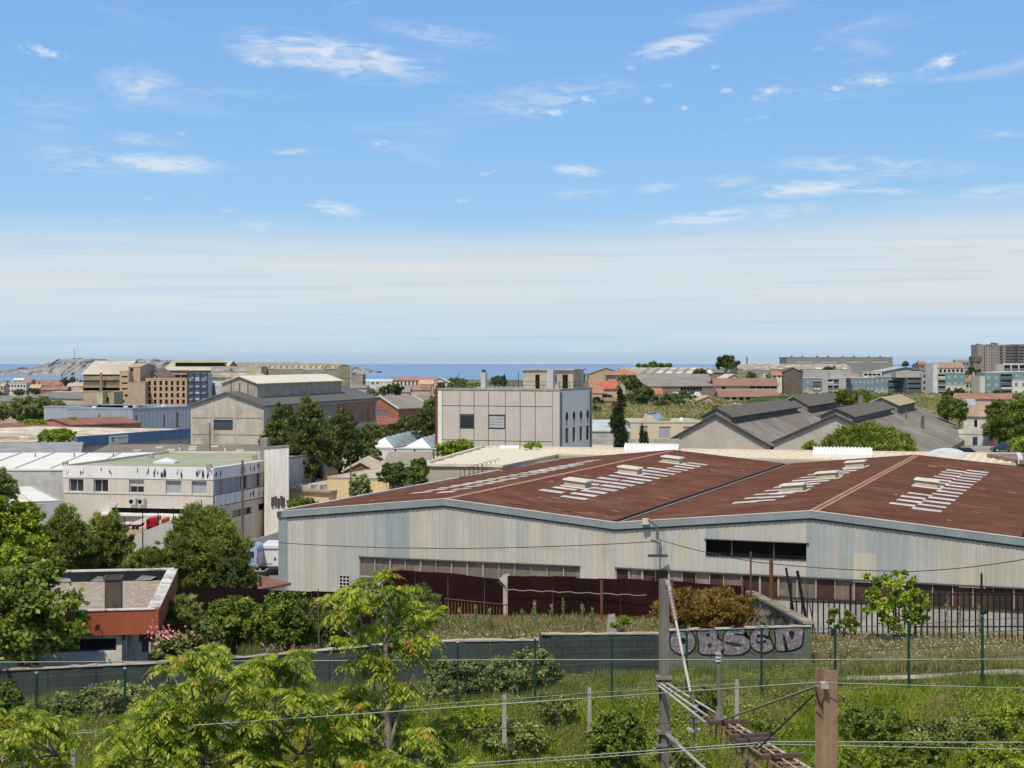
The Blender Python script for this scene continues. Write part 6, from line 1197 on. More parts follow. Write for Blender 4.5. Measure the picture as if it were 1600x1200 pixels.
I = bldg('grey_low_roof', 'low grey roof at the left edge in front of the trees', 'building', -140, 270, 102, 270, 10, 38.2, 31, mat('wall_beige', (.43, .385, .33), .9), mat('roof_dusty', (.20, .19, .18), .9), 'flat', par=.15)
# brick gable hall
BK2 = mat('brick_red', (.30, .125, .085), .9, var=.15, sc=.6, streak=.1); AST = mat('roof_asbestos', (.25, .225, .205), .9, var=.15, sc=.15, streak=.12)
I = bldg('brick_hall', 'red brick gable hall with blue-grey windows and striped grey roof', 'building', 566, 304, 622, 298, 34, 41.0, 31, BK2, AST, 'gable_v', 2.25, .3,
  wins=[('f',) + g_ for g_ in grid(6, [39.2], .75, 1.3, .4, 6.6, 'blue') + grid(4, [41.05], .65, .9, 1.6, 5.4, 'blue')] + [('r',) + g_ for g_ in grid(7, [38.0], 2.6, 2.6, 6, 33, 'glassd')])
P = I['P']; W_ = I['W']
for k in (9, 19, 28): zz = lambda s_: 43.33 - (s_ - W_ / 2) * 2.25 / (W_ / 2); MB().slab(P(W_ / 2 + .2, k, zz(W_ / 2 + .2) + .05), P(W_ - .1, k, zz(W_ - .1) + .05), P(W_ - .1, k + 1.1, zz(W_ - .1) + .05), P(W_ / 2 + .2, k + 1.1, zz(W_ / 2 + .2) + .05), .04).build('rooflight_strip', mat('strip_pale', (.44, .40, .36), .7), I['t'])
MB().slab(P(-.35, -.36, 41.0), P(W_ / 2, -.36, 43.40), P(W_ / 2, -.1, 43.40), P(-.35, -.1, 41.0), .2).build('verge', mat('verge_white', (.58, .55, .50), .8), I['t']); MB().slab(P(W_ / 2, -.36, 43.40), P(W_ + .35, -.36, 41.0), P(W_ + .35, -.1, 41.0), P(W_ / 2, -.1, 43.40), .2).build('verge', MC['verge_white'], I['t'])
I = bldg('low_red_roof', 'low building with dull red roof in front of the brick hall', 'building', 566, 262, 632, 262, 7, 39.3, 31, BRK, mat('roof_dullred', (.27, .10, .07), .8, var=.12), 'shed', .75, .3)
P = I['P']; add_box(I, 'rooflight', WB, 1.2, 4.8, 39.85, 2.1, 5.8, 40.2)
I = bldg('white_gable_annex', 'small white gable wall right of the dull red roof', 'building', 631, 262, 652, 262, 8, 38.6, 31, mat('wall_whiteish', (.58, .56, .53), .85), MC['roof_dullred'], 'gable_v', 1.3, .15)
# white low hall with glazed ridges
WH2 = mat('panel_white', (.60, .61, .61), .5, var=.04, streak=.08); GLZ = mat('glazed_roof', (.30, .36, .38), .3, var=.2, sc=.8, spec=.6)
I = bldg('white_panel_hall', 'low white panelled hall with two glazed ridge rooflights in front of the dark pines', 'building', 528, 216, 700, 213, 20, 37.8, 31, WH2, mat('roof_palegrey', (.47, .475, .46), .7), 'flat', par=.15, wins=[('f',) + g_ for g_ in grid(5, [34.2], 2.3, 1.5, .6, 15, 'blue')])
P = I['P']; f_ = I['f']
for k in range(6): s_ = .0 + k * 2.75; MB().hexa([f_.p(s_, 31, .003), f_.p(s_ + .22, 31, .003), f_.p(s_ + .22, 31, .1), f_.p(s_, 31, .1)][::-1], [f_.p(s_, 37.8, .003), f_.p(s_ + .22, 37.8, .003), f_.p(s_ + .22, 37.8, .1), f_.p(s_, 37.8, .1)][::-1]).build('column', FRD, I['t'])
for s_ in (3.9, 9.3):
 o = new('ridge_rooflight', None, I['t'], P(s_, 8, 37.9)); w_ = 2.0; a = P(s_, .6, 38.0); mb = MB(); e0, e1 = 2.2, 18; zr_ = 39.6 - .12; b0, b1, b2, b3 = P(s_, .8, 37.95), P(s_ + 2 * w_, .8, 37.95), P(s_ + 2 * w_ + 1.2, 19, 37.95), P(s_ + 1.2, 19, 37.95); r0, r1 = P(s_ + w_ + .15, e0 + .6, zr_ - .2), P(s_ + w_ + 1.2, e1, zr_ + .35)
 mb.quad(b0, b1, r0); mb.build('end_hip', WB, o); mb = MB(); mb.quad(b1, b2, r1, r0); mb.quad(b3, b0, r0, r1); mb.quad(b2, b3, r1); mb.build('glazing', GLZ, o)
 for k in range(7): t_ = (k + .5) / 7; mb = MB(); mb.tube([b1.lerp(b2, t_), r0.lerp(r1, t_)], .05, 4); mb.build('glazing_bar', FRW, o)
# yellow buildings
YEL = mat('wall_yellow', (.60, .46, .26), .85, var=.06, streak=.08); RT = mat('roof_tan', (.29, .25, .21), .9, var=.12, sc=.4)
I = bldg('yellow_shop', 'yellow building with roller shutters and tan roof with pale rooflight strips', 'building', 449, 162, 514, 159, 30, 36.55, 31, YEL, RT, 'shed', 1.7, .3, wins=[('f', .2, 33.6, 1.6, 35.3, 'shut'), ('f', 2.1, 33.4, 4.0, 35.4, 'shut')])
P = I['P']
for q in (3, 10, 18):
 for k in range(8 if q > 3 else 6):
  s_ = .3 + k * .62 + (q - 3) * .02; z_ = 36.65 + 1.7 * q / 30
  if s_ > 4.5: continue
  MB().slab(P(s_, q, z_ + .1), P(s_ + .38, q, z_ + .1), P(s_ + .5, q + 4.2, z_ + .1 + 4.2 * 1.7 / 30), P(s_ + .12, q + 4.2, z_ + .1 + 4.2 * 1.7 / 30), .06).build('rooflight_strip', mat('strip_white', (.58, .56, .52), .6), I['t'])
for s_ in (.6, 2.2, 3.4): add_box(I, 'roof_unit', mat('ac_white', (.5, .48, .46), .5), s_, .6, 36.62, s_ + .5, 1.2, 37.05)
I = bldg('yellow_house', 'taller yellow building with brown gable roof end right of the yellow shop', 'building', 512, 160, 608, 158, 14, 37.9, 31, YEL, mat('roof_creamtan', (.48, .42, .34), .85), 'flat', par=.12, wins=[('f', .95, 33.8, 2.8, 35.5, 'shut'), ('f', 4.0, 33.8, 5.2, 35.4, 'glass')])
I = bldg('brown_gable', 'small brown gable roof behind the taller yellow building', 'building', 536, 172, 590, 172, 10, 37.8, 31, mat('wood_brown', (.15, .11, .085), .9), mat('roof_peach', (.52, .43, .33), .85), 'gable_v', 1.0, .2)
I = bldg('tan_roof_shed', 'low shed with tan roof between the yellow building and the cream warehouse', 'shed', 600, 186, 668, 186, 9, 37.6, 31, mat('wall_brownish', (.30, .235, .19), .9), RT, 'shed', .9, .2)
o = MB().box(X(587, 156), 156, 31, X(592, 156), 156.4, 36.6).build('white_tank', WB); tag(o, 'narrow white upright tank beside the yellow building', 'tank')
# == CENTRE GREY BLOCK
CP = mat('panel_greige', (.47, .43, .385), .8, var=.05, streak=.08); CJ = mat('joint_dark', (.10, .09, .085), .9); CWH = mat('render_palegrey', (.70, .65, .60), .85, var=.04, streak=.06)
I = bldg('panel_block', 'large greige panelled block with rooftop cabin at the centre of the picture', 'building', 683, 196, 875, 190, 12.6, 46.35, 31, CJ, mat('roof_felt_grey', (.33, .31, .28), .9, dirt=(.45, .42, .38), dsc=.3), 'flat', par=.28, wdepth=.25, capm=mat('coping_taupe', (.36, .33, .29), .8), wins=[('r',) + g_ for g_ in [(1.9 + i * 2.75, z, 2.95 + i * 2.75, z + 1.85, 'single') for i in range(4) for z in (39.85, 36.2)]])
t0 = I['t']; f_ = I['f']; W_ = I['W']; sx = W_ / (875 - 683.0)
def ff(px): return on_face(f_, px)
xs_ = [ff(q) for q in (691, 719, 741, 763.5, 790, 813, 836.5, 863.5)]; zs_ = [31.2, 38.1, 41.35, 44.45, 46.3]
zs_ = [31.2, 34.6, 37.95, 41.0 + .0, 44.35, 46.28]
def fpanel(a, b, c, e, m=CP, off=.05, g=.045, name='facade_panel', par=None): return MB().hexa([f_.p(a + g, c + g, .003), f_.p(b - g, c + g, .003), f_.p(b - g, c + g, off), f_.p(a + g, c + g, off)][::-1], [f_.p(a + g, e - g, .003), f_.p(b - g, e - g, .003), f_.p(b - g, e - g, off), f_.p(a + g, e - g, off)][::-1]).build(name, m, par or t0)
zrow = [31.2, 34.6, 40.05, 44.4, 46.3]
for i in range(7):
 a, b = xs_[i], xs_[i + 1]
 for j in range(4):
  c, e = zrow[j], zrow[j + 1]
  if i in (1, 3) and j == 2:
   c1, c2 = 41.55, 43.3; fpanel(a, b, c, c1); fpanel(a, b, c2, e)
   o = new('window', MB().box(0, -.02, 0, b - a - .1, .0, c2 - c1 - .1).mesh('window', FRD), t0, f_.p(a + .05, c1 + .05, .06), f_.a); q = MB()
   for k in range(4): z_ = .12 + k * (c2 - c1 - .3) / 4; q.box(.1, -.035, z_, b - a - .2, -.021, z_ + (c2 - c1 - .3) / 4 - .05)
   pm = q.mesh('pane', [GL, CURT][i == 3]); qq = bpy.data.objects.new('pane', pm); COL.objects.link(qq); qq.parent = o
   continue
  fpanel(a, b, c, e)
fpanel(ff(684.2), xs_[0], 31, 46.3, CWH, .08, .02, 'edge_pier'); fpanel(xs_[7], W_, 31, 46.3, MC['panel_greige'], .07, .02, 'edge_pier')
fpanel(-.25, ff(684), 31, 46.6, mat('rust_red_strip', (.17, .06, .045), .8), .1, .0, 'rust_strip')
r_f = I['r']; D_ = I['D']
mb = MB(); wall_mb(mb, Face(r_f.p(0, 0, .06), r_f.a), D_, 31, 46.35, [(1.9 + i * 2.75, z, 2.95 + i * 2.75, z + 1.85) for i in range(4) for z in (39.85, 36.2)], .3); mb.build('side_render', CWH, t0)
BRO = mat('oculus_brown', (.05, .03, .025), .8)
for i in range(4):
 a = 2.42 + i * 2.75; z_ = 43.0; mb = MB(); pts = [r_f.p(a + .52 * math.cos(math.pi * k / 10), z_ + .62 * math.sin(math.pi * k / 10) + .1, .066) for k in range(11)] + [r_f.p(a - .42, z_ - .25, .066), r_f.p(a - .18, z_ - .3, .066), r_f.p(a - .12, z_ - 1.0, .066), r_f.p(a + .12, z_ - 1.0, .066), r_f.p(a + .22, z_ - .3, .066), r_f.p(a + .42, z_ - .25, .066)]; mb.quad(*pts); mb.build('arched_opening', BRO, t0)
MB().tube([r_f.p(D_ - 1.0, 31, .2), r_f.p(D_ - 1.0, 46.2, .2)], .12, 6).build('downpipe', FRD, t0); MB().tube([r_f.p(.12, 31, .18), r_f.p(.12, 46.2, .18)], .08, 6).build('downpipe', FRD, t0)
# rooftop
cbm = mat('cabin_cream', (.47, .42, .34), .9, streak=.25, dirt=(.32, .28, .23), dsc=.6); P = I['P']; zR = 46.42
def fq(px, q): k_ = (px - CX) / F; o_ = P(0, q, 0); return (k_ * o_.y - o_.x) / (f_.u.x - k_ * f_.u.y)
def rbox(nm, m, x0p, x1p, q0, q1, h, par=t0, z=zR): a, b = fq(x0p, q0), fq(x1p, q0); return MB().hexa([P(a, q0, z), P(b, q0, z), P(b, q1, z), P(a, q1, z)], [P(a, q0, z + h), P(b, q0, z + h), P(b, q1, z + h), P(a, q1, z + h)]).build(nm, m, par)
rc_ = rbox('roof_cabin', cbm, 817, 855, 7, 11.5, 2.45); rbox('cabin_roof', cbm, 815.5, 897, 6.8, 11.8, .16, rc_, zR + 2.46); rbox('cabin_wall', cbm, 855, 861, 7.6, 11.5, 2.45, rc_); rbox('cabin_wall', cbm, 861, 895.5, 7.1, 11.4, 2.44, rc_)
rbox('doorway', DARK, 836.5, 843, 6.95, 7.0, 1.9, rc_); rbox('doorway', DARK, 879, 887, 7.0, 7.06, 1.9, rc_); rbox('cabin_window', GLB, 862.5, 869.5, 7.0, 7.06, 1.0, rc_, zR + .9)
rbox('flue', mat('flue_white', (.55, .53, .52), .8, streak=.3), 855, 864, 1.2, 1.9, 2.5)
rbox('flue', MC['flue_white'], 751, 758.5, 2.0, 2.6, 2.2); rbox('cowl', FRD, 752.5, 757, 2.1, 2.5, .35, z=zR + 2.2)
for k in range(8): px = 765 + k * 7; a = P(fq(px, 5), 5.0 + k * .1, zR); MB().tube([a, a + Vector((0, 0, 1.0))], .03, 4).build('rail_post', FRD, t0)
for h in (.55, 1.0): MB().tube([P(fq(765, 5), 5, zR + h), P(fq(855, 6.3), 6.3, zR + h)], .03, 4).build('handrail', FRD, t0)
for k in range(10): px = 694 + k * 5.5; a = P(fq(px, 6), 6.0, zR); MB().tube([a, a + Vector((0, 0, .7 + .3 * (k % 3)))], .03, 4).build('rail_post', FRD, t0)
for q_ in (.6, 2.6, 4.6, 6.6, 8.6): a = P(W_ - .3, q_, zR); MB().tube([a, a + Vector((0, 0, 1.0))], .035, 4).build('rail_post', HR, t0)
for h in (.5, 1.0): MB().tube([P(W_ - .3, .5, zR + h), P(W_ - .3, 9, zR + h)], .035, 4).build('handrail', HR, t0)
for px, h in ((810, 2.2), (713, 1.8), (717, 2.1)): a = P(fq(px, 3), 3, zR); MB().tube([a, a + Vector((0, 0, h))], .04, 4).build('antenna', FRD, t0)
for k in range(6): s_ = rnd.uniform(4, W_ - 3); add_box(I, 'roof_paver', mat('paver_pale', (.5, .47, .42), .9), s_, 4 + k * .9, 46.41, s_ + rnd.uniform(1, 2.2), 4.6 + k * .9, 46.5)
a, b = ff(840), ff(863); MB().tube([f_.p(a + .2, 35, .15), f_.p(a + .2, 40.0, .15)], .05, 5).build('pipe', FRD, t0)
def resize_thing(t, s):
 """make a thing s times bigger and set it back by the same factor"""
 c = Vector((0, 0, CZ)); t.location = c + (t.location - c) * s; done = {}
 def go(o):
  for q in o.children: q.location = q.location * s; go(q)
  if o.data:
   if o.data.name not in done: me = o.data.copy(); v = np.zeros(len(me.vertices) * 3, dtype=np.float32); me.vertices.foreach_get('co', v); me.vertices.foreach_set('co', v * s); me.update(); done[o.data.name] = me; done[me.name] = me
   o.data = done[o.data.name]
 go(t)
resize_thing(t0, 1.1)
# == DARK GABLE SHEDS
SHD = mat('wall_greige_plaster', (.42, .385, .34), .92, var=.12, sc=.25, dirt=(.33, .30, .26), dsc=.15, dth=(.5, .65)); DRF2 = mat('roof_slate', (.20, .172, .143), .88, var=.14, sc=.12, dirt=(.25, .225, .20), dsc=.09, dth=(.5, .62), streak=.12, stk=(.2, .2, .2)); TAR = mat('roof_monitor_tar', (.135, .120, .10), .85, var=.15); EDG = mat('edge_dark', (.055, .055, .055), .8)
ang = math.radians(-21); us = Vector((math.cos(ang), math.sin(ang), 0)); vs_ = Vector((-us.y, us.x, 0)); G1 = Vector((X(1118, 260), 260, 0)); SP = 18.6
def shed(name, label, c, wl, wr, Dp, zr_, slope, monitors, zb=31):
 """gable shed whose ridge starts at c; monitors = (q0, q1, half width, lift, material)"""
 t = thing(name, (c.x, c.y, zb), label, 'shed')
 def P(s, q, z): v_ = c + us * s + vs_ * q; return Vector((v_.x, v_.y, z))
 zl, zq = zr_ - slope * wl, zr_ - slope * wr; mb = MB(); mb.quad(P(-wl, 0, zb), P(wr, 0, zb), P(wr, 0, zq), P(0, 0, zr_), P(-wl, 0, zl)); mb.quad(P(wr, Dp, zb), P(-wl, Dp, zb), P(-wl, Dp, zl), P(0, Dp, zr_), P(wr, Dp, zq)); mb.quad(P(-wl, Dp, zb), P(-wl, 0, zb), P(-wl, 0, zl), P(-wl, Dp, zl)); mb.quad(P(wr, 0, zb), P(wr, Dp, zb), P(wr, Dp, zq), P(wr, 0, zq)); mb.build('wall', SHD, t)
 n = 7
 for sd, ww, ze in ((-1, wl, zl), (1, wr, zq)):
  for i in range(n): # roofing laid in strips running down the slope, each a few centimetres off the next
   q0, q1 = -.4 + (Dp + .8) * i / n, -.4 + (Dp + .8) * (i + 1) / n; h = .20 + .02 * (i % 2); o_ = .3
   A, B, C_, D_ = P(0, q0, zr_ + h), P(sd * (ww + o_), q0, ze - slope * o_ + h), P(sd * (ww + o_), q1, ze - slope * o_ + h), P(0, q1, zr_ + h)
   (MB().slab(A, B, C_, D_, .22) if sd > 0 else MB().slab(B, A, D_, C_, .22)).build('roof_sheet', DRF2, t)
 for sd, ww, ze in ((-1, wl, zl), (1, wr, zq)):
  A, B = P(0, -.5, zr_ + .3), P(sd * (ww + .3), -.5, ze + .3 - slope * .3); C_, D_ = P(sd * (ww + .3), -.2, ze + .3 - slope * .3), P(0, -.2, zr_ + .3); (MB().slab(A, B, C_, D_, .4) if sd > 0 else MB().slab(B, A, D_, C_, .4)).build('barge_board', EDG, t)
 for (q0, q1, hw, lift, m_) in monitors:
  o = new('monitor', None, t, P(0, q0, zr_)); zc = zr_ + lift; ze = zc - slope * hw; zbm = zr_ - slope * hw; mb = MB()
  mb.quad(P(-hw + .3, q0, zbm), P(hw - .3, q0, zbm), P(hw - .3, q0, ze), P(0, q0, zc - .1), P(-hw + .3, q0, ze)); mb.quad(P(hw - .3, q0, zbm), P(hw - .3, q1, zbm), P(hw - .3, q1, ze), P(hw - .3, q0, ze)); mb.quad(P(-hw + .3, q1, zbm), P(-hw + .3, q0, zbm), P(-hw + .3, q0, ze), P(-hw + .3, q1, ze)); mb.quad(P(hw - .3, q1, zbm), P(-hw + .3, q1, zbm), P(-hw + .3, q1, ze), P(0, q1, zc - .1), P(hw - .3, q1, ze)); mb.build('monitor_wall', mat('monitor_grey', (.20, .19, .18), .9, streak=.2), o)
  MB().slab(P(-hw - .3, q0 - .4, ze - slope * .3), P(0, q0 - .4, zc), P(0, q1 + .3, zc), P(-hw - .3, q1 + .3, ze - slope * .3), .14).build('monitor_roof', m_, o); MB().slab(P(0, q0 - .4, zc), P(hw + .3, q0 - .4, ze - slope * .3), P(hw + .3, q1 + .3, ze - slope * .3), P(0, q1 + .3, zc), .14).build('monitor_roof', m_, o)
  MB().slab(P(hw + .26, q0 - .45, ze - slope * .3 + .03), P(hw + .42, q0 - .45, ze - slope * .3 + .03), P(hw + .42, q1 + .35, ze - slope * .3 + .03), P(hw + .26, q1 + .35, ze - slope * .3 + .03), .25).build('monitor_gutter', EDG, o)
  if m_ is not TAR or q0 > 60:
   MB().slab(P(-hw - .3, q0 - .55, ze - slope * .3 + .05), P(0, q0 - .55, zc + .05), P(0, q0 - .15, zc + .05), P(-hw - .3, q0 - .15, ze - slope * .3 + .05), .1).build('white_edge', WB, o)
 return t, P
KH = mat('monitor_khaki', (.36, .31, .20), .8, var=.1, streak=.15)
ta, PA = shed('dark_roof_shed', 'dark-roofed gable shed with two long black roof monitors', G1, 9.3, 9.3, 122, 40.9, .55, [(1.0, 62, 2.7, 1.35, TAR), (70, 118, 3.4, 1.75, TAR)])
G2 = G1 + us * 20.3 + vs_ * -1; 
tb, PB_ = shed('dark_roof_shed', 'second dark-roofed gable shed with one black and one khaki roof monitor behind the umbrella pine', G2, 10.2, 15.0, 96, 41.1, .45, [(1.0, 50, 2.9, 1.3, TAR), (56, 86, 3.4, 1.9, KH)])
for i in range(14): q0 = 2 + i * 6.6; MB().hexa([PB_(15.0, q0, 31), PB_(15.12, q0, 31), PB_(15.12, q0 + .4, 31), PB_(15.0, q0 + .4, 31)], [PB_(15.0, q0, 34.2), PB_(15.12, q0, 34.2), PB_(15.12, q0 + .4, 34.2), PB_(15.0, q0 + .4, 34.2)]).build('buttress', mat('buttress', (.30, .25, .22), .9), tb)
MB().hexa([PB_(12.6, -.5, 31), PB_(15.4, -.5, 31), PB_(15.4, 3, 31), PB_(12.6, 3, 31)], [PB_(12.6, -.5, 35.4), PB_(15.4, -.5, 35.4), PB_(15.4, 3, 35.4), PB_(12.6, 3, 35.4)]).build('annex', mat('annex_beige', (.42, .37, .30), .9, streak=.2), tb)
MB().tube([PB_(9.0, 46, 36), PB_(9.0, 46, 39.6)], .32, 8).build('flue_pipe', mat('flue_dark', (.13, .11, .10), .8), tb); MB().tube([PB_(5.5, 50, 38), PB_(5.5, 50, 40.6)], .15, 6).build('flue_pipe', MC['flue_dark'], tb)
# == BETWEEN THE CENTRE BLOCK AND THE SHEDS
CRW2 = mat('wall_creamyellow', (.55, .49, .36), .88, var=.06)
I = bldg('cream_workshop', 'cream workshop with small gabled parapet and roller windows right of the tall cypress', 'building', 985, 272, 1095, 272, 14, 39.15, 31.5, CRW2, mat('roof_warmgrey', (.42, .40, .37), .85), 'flat', par=.3, wins=[('f', 1.6, 36.6, 3.1, 38.6, 'shut'), ('f', 5.1, 36.3, 7.1, 38.5, 'shut'), ('f', 9.4, 37.0, 11.3, 38.5, 'shut')])
P = I['P']; mb = MB(); f_ = I['f']; mb.hexa([f_.p(2.0, 39.46, -.3), f_.p(4.7, 39.46, -.3), f_.p(4.7, 39.46, .08), f_.p(2.0, 39.46, .08)][::-1], [f_.p(2.6, 40.6, -.3), f_.p(3.6, 40.6, -.3), f_.p(3.6, 40.6, .08), f_.p(2.6, 40.6, .08)][::-1]); mb.build('gable_parapet', CRW2, I['t'])
MB().slab(P(2.6, .3, 40.7), P(5.0, .3, 39.5), P(7.2, 8, 39.5), P(5.2, 8, 40.9), .12).build('glazed_slope', GLZ, I['t']); MB().slab(P(2.4, .2, 40.72), P(2.9, .2, 40.8), P(5.6, 8, 41.0), P(5.1, 8, 40.92), .1).build('ridge_trim', WB, I['t'])
add_box(I, 'roof_unit', mat('unit_taupe', (.28, .25, .21), .8), 5.6, 3, 39.2, 7.4, 5, 39.9); 
mb = MB(); c = P(9.6, 5, 39.2); mb.tube([c, c + Vector((0, 0, .4)), c + Vector((0, 0, .65)), c + Vector((0, 0, .75))], [.55, .5, .3, .02], 10); mb.build('dome_light', WB, I['t'])
I = bldg('pale_metal_roof', 'low building with pale blue-white metal roof left of the cypress', 'building', 918, 262, 984, 262, 22, 38.2, 31.5, mat('wall_grey_shade', (.42, .42, .42), .85), mat('roof_paleblue', (.50, .53, .54), .5, dirt=(.60, .55, .45), dsc=.3), 'shed', 1.0, .2)
add_box(I, 'rooflight', WB, 2.6, 15, 39.0, 4.2, 17, 39.2)
o = MB().box(X(918, 250), 250, 31, X(1062, 250), 251, Z(686, 250)).build('low_parapet_wall', mat('wall_putty', (.42, .38, .31), .9)); tag(o, 'low putty-coloured wall running behind the cypresses', 'wall')
o = MB().box(X(912, 240), 236, 31, X(1030, 240), 244, Z(697, 240)).build('flat_roof_block', mat('roof_peachy', (.55, .47, .38), .9)); tag(o, 'flat peach-coloured roof just behind the cream warehouse', 'roof')
# right side: street corner
I = bldg('garage_row', 'low white garage row with blue door at the right below the plane trees', 'building', 1498, 306, 1562, 300, 8, 35.6, 32, mat('wall_whiteish', (.58, .56, .53), .85), mat('roof_putty', (.47, .42, .35), .9), 'flat', par=.9, wins=[('f', 3.0, 32.6, 4.0, 35.1, 'single'), ('f', 5.3, 33.0, 7.6, 34.9, 'shut')])
add_box(I, 'blue_door', mat('door_blue', (.035, .06, .13), .5), 3.0, -.02, 32.4, 4.0, -.005, 35.0)
I = bldg('white_house', 'small white house with tan roof behind the garage row', 'house', 1505, 330, 1540, 326, 10, 38.4, 33, mat('wall_white', (.60, .60, .60), .85), mat('roof_tile_tan', (.40, .27, .20), .9, var=.2), 'gable_u', 1.6, .3, wins=[('f', 2.6, 36, 3.4, 37.6, 'dark')])
I = bldg('tiled_house', 'tan tiled roof house partly hidden by the big plane tree', 'house', 1520, 345, 1570, 338, 12, 39.0, 33, mat('wall_whiteish', (.58, .56, .53), .85), MC['roof_tile_tan'], 'gable_u', 1.7, .4)
I = bldg('reddish_house', 'reddish low roofs behind the white house', 'house', 1490, 420, 1580, 415, 14, 39.9, 34, mat('wall_pinkish', (.48, .38, .33), .85), mat('roof_tile_red', (.32, .17, .13), .9, var=.2), 'gable_u', 1.3, .3)
o = MB().box(X(1503, 400), 396, 38.8, X(1517, 400), 400, 40.3).build('water_tank', mat('tank_pale', (.52, .52, .55), .6)); tag(o, 'pale grey box tank on the reddish roofs', 'tank')
ss = thing('stop_sign', (X(1550, 285), 285, 33.4), 'small round red road sign at the street corner on the right', 'road sign'); MB().tube([(X(1550, 285), 285, 33.2), (X(1550, 285), 285, 35.0)], .05, 5).build('post', FRD, ss); MB().tube([(X(1550, 285), 284.9, 34.7), (X(1550, 285), 284.95, 34.7)], .42, 8).build('plate', mat('sign_red', (.35, .04, .04), .5), ss)
def car(px, d, ln_, label, col, rz=0.0):
 x, z = X(px, d), gz(X(px, d), d); t = thing('parked_car', (x, d, z), label, 'car'); ca, sa = math.cos(rz), math.sin(rz)
 def T(a, b, c): return (x + a * ca - b * sa, d + a * sa + b * ca, z + c)
 pr = [(-.5, .25), (-.5, .62), (-.44, .80), (-.30, .86), (-.20, 1.32), (-.12, 1.44), (.14, 1.44), (.26, 1.28), (.36, .92), (.47, .80), (.5, .6), (.5, .25)]; mb = MB()
 for sgn in (-1, 1):
  for a, h in pr: mb.v.append(T(a * ln_, sgn * (.84 - (.14 if h > 1 else 0)), h))
 n = len(pr)
 for k in range(n - 1): mb.f.append((k, k + 1, n + k + 1, n + k))
 mb.f.append(tuple(reversed(range(n)))); mb.f.append(tuple(n + k for k in range(n))); mb.build('body', col, t)
 for sgn in (-1, 1):
  y = sgn * .75; q = MB(); q.quad(T(-.25 * ln_, y, .92), T(.28 * ln_, y, .92), T(.2 * ln_, y * .96, 1.28), T(-.16 * ln_, y * .96, 1.34)); q.build('side_window', GL, t)
  for a in (-.31, .31): w_ = MB().tube([T(a * ln_, sgn * .70, .31), T(a * ln_, sgn * .86, .31)], .31, 12).build('wheel', TY, t); MB().tube([T(a * ln_, sgn * .861, .31), T(a * ln_, sgn * .87, .31)], .17, 8).build('rim', FRW, w_)
 q = MB(); q.quad(T(-.29 * ln_, -.66, .88), T(-.29 * ln_, .66, .88), T(-.205 * ln_, .62, 1.3), T(-.205 * ln_, -.62, 1.3)); q.build('windscreen', GL, t); q = MB(); q.quad(T(.35 * ln_, .66, .94), T(.35 * ln_, -.66, .94), T(.262 * ln_, -.62, 1.27), T(.262 * ln_, .62, 1.27)); q.build('rear_window', GL, t)
 for s_ in (-.55, .55): MB().box(*[min(a_, b_) for a_, b_ in zip(T(-.5 * ln_ - .02, s_ - .15, .58), T(-.49 * ln_, s_ + .15, .72))], *[max(a_, b_) + .01 for a_, b_ in zip(T(-.5 * ln_ - .02, s_ - .15, .58), T(-.49 * ln_, s_ + .15, .72))]).build('headlight', FRW, t)
car(1567, 282, 4.2, 'dark blue car parked under the plane trees at the right', mat('car_navy', (.03, .05, .08), .3)); car(1507, 272, 4.0, 'dark car parked at the end wall of the second dark-roofed shed', mat('car_black', (.02, .02, .022), .3), .6)
# == FAR LEFT: REFINERY, SILOS
TAN = mat('refinery_tan', (.42, .33, .235), .9, streak=.2, var=.1); TAN2 = mat('refinery_ochre', (.46, .335, .22), .9, streak=.15, var=.08); BRN = mat('refinery_brown', (.17, .13, .10), .9, streak=.25); STR = mat('refinery_stripe', (.33, .27, .20), .9); GRC = mat('silo_greybrown', (.30, .27, .22), .9, streak=.3, stk=(.4, .4, .05)); TRF = mat('roof_tanlight', (.46, .41, .33), .9, var=.12, sc=.1, dirt=(.58, .54, .46), dsc=.12); BLS = mat('steel_blue', (.045, .08, .13), .6)
def stack(px, d, yt, yb, r_, m, lab, name='chimney', cat='chimney'): o = MB().tube([(X(px, d), d, Z(yb, d)), (X(px, d), d, Z(yt, d))], [r_, r_ * .85], 8).build(name, m); return tag(o, lab, cat)
I = bldg('refinery_hall', 'old brown refinery hall with broad light sloping roof and horizontal bands', 'factory', 130, 470, 192, 470, 30, Z(584, 470), 29, BRN, TRF, 'gable_u', 4.0, .5)
f_ = I['f']; W_ = I['W']
for yy, h in ((594, 1.2), (610, 1.4), (603, .3), (617, 2.2)): z_ = Z(yy, 470); MB().hexa([f_.p(.1, z_, .01), f_.p(W_ * .99, z_, .01), f_.p(W_ * .99, z_, .3), f_.p(.1, z_, .3)][::-1], [f_.p(.1, z_ + h, .01), f_.p(W_ * .99, z_ + h, .01), f_.p(W_ * .99, z_ + h, .3), f_.p(.1, z_ + h, .3)][::-1]).build('band', STR, I['t'])
P = I['P']
for k in range(9): MB().slab(P(2.5 + k * 1.05, 9, Z(584, 470) + 2.6), P(3.2 + k * 1.05, 9, Z(584, 470) + 2.6), P(3.5 + k * 1.05, 11.5, Z(584, 470) + 3.3), P(2.8 + k * 1.05, 11.5, Z(584, 470) + 3.3), .1).build('rooflight', mat('strip_white', (.58, .56, .52), .6), I['t'])
stack(158, 468, 582, 612, .45, STR, 'square pale flue against the front of the brown refinery hall', 'flue', 'flue')
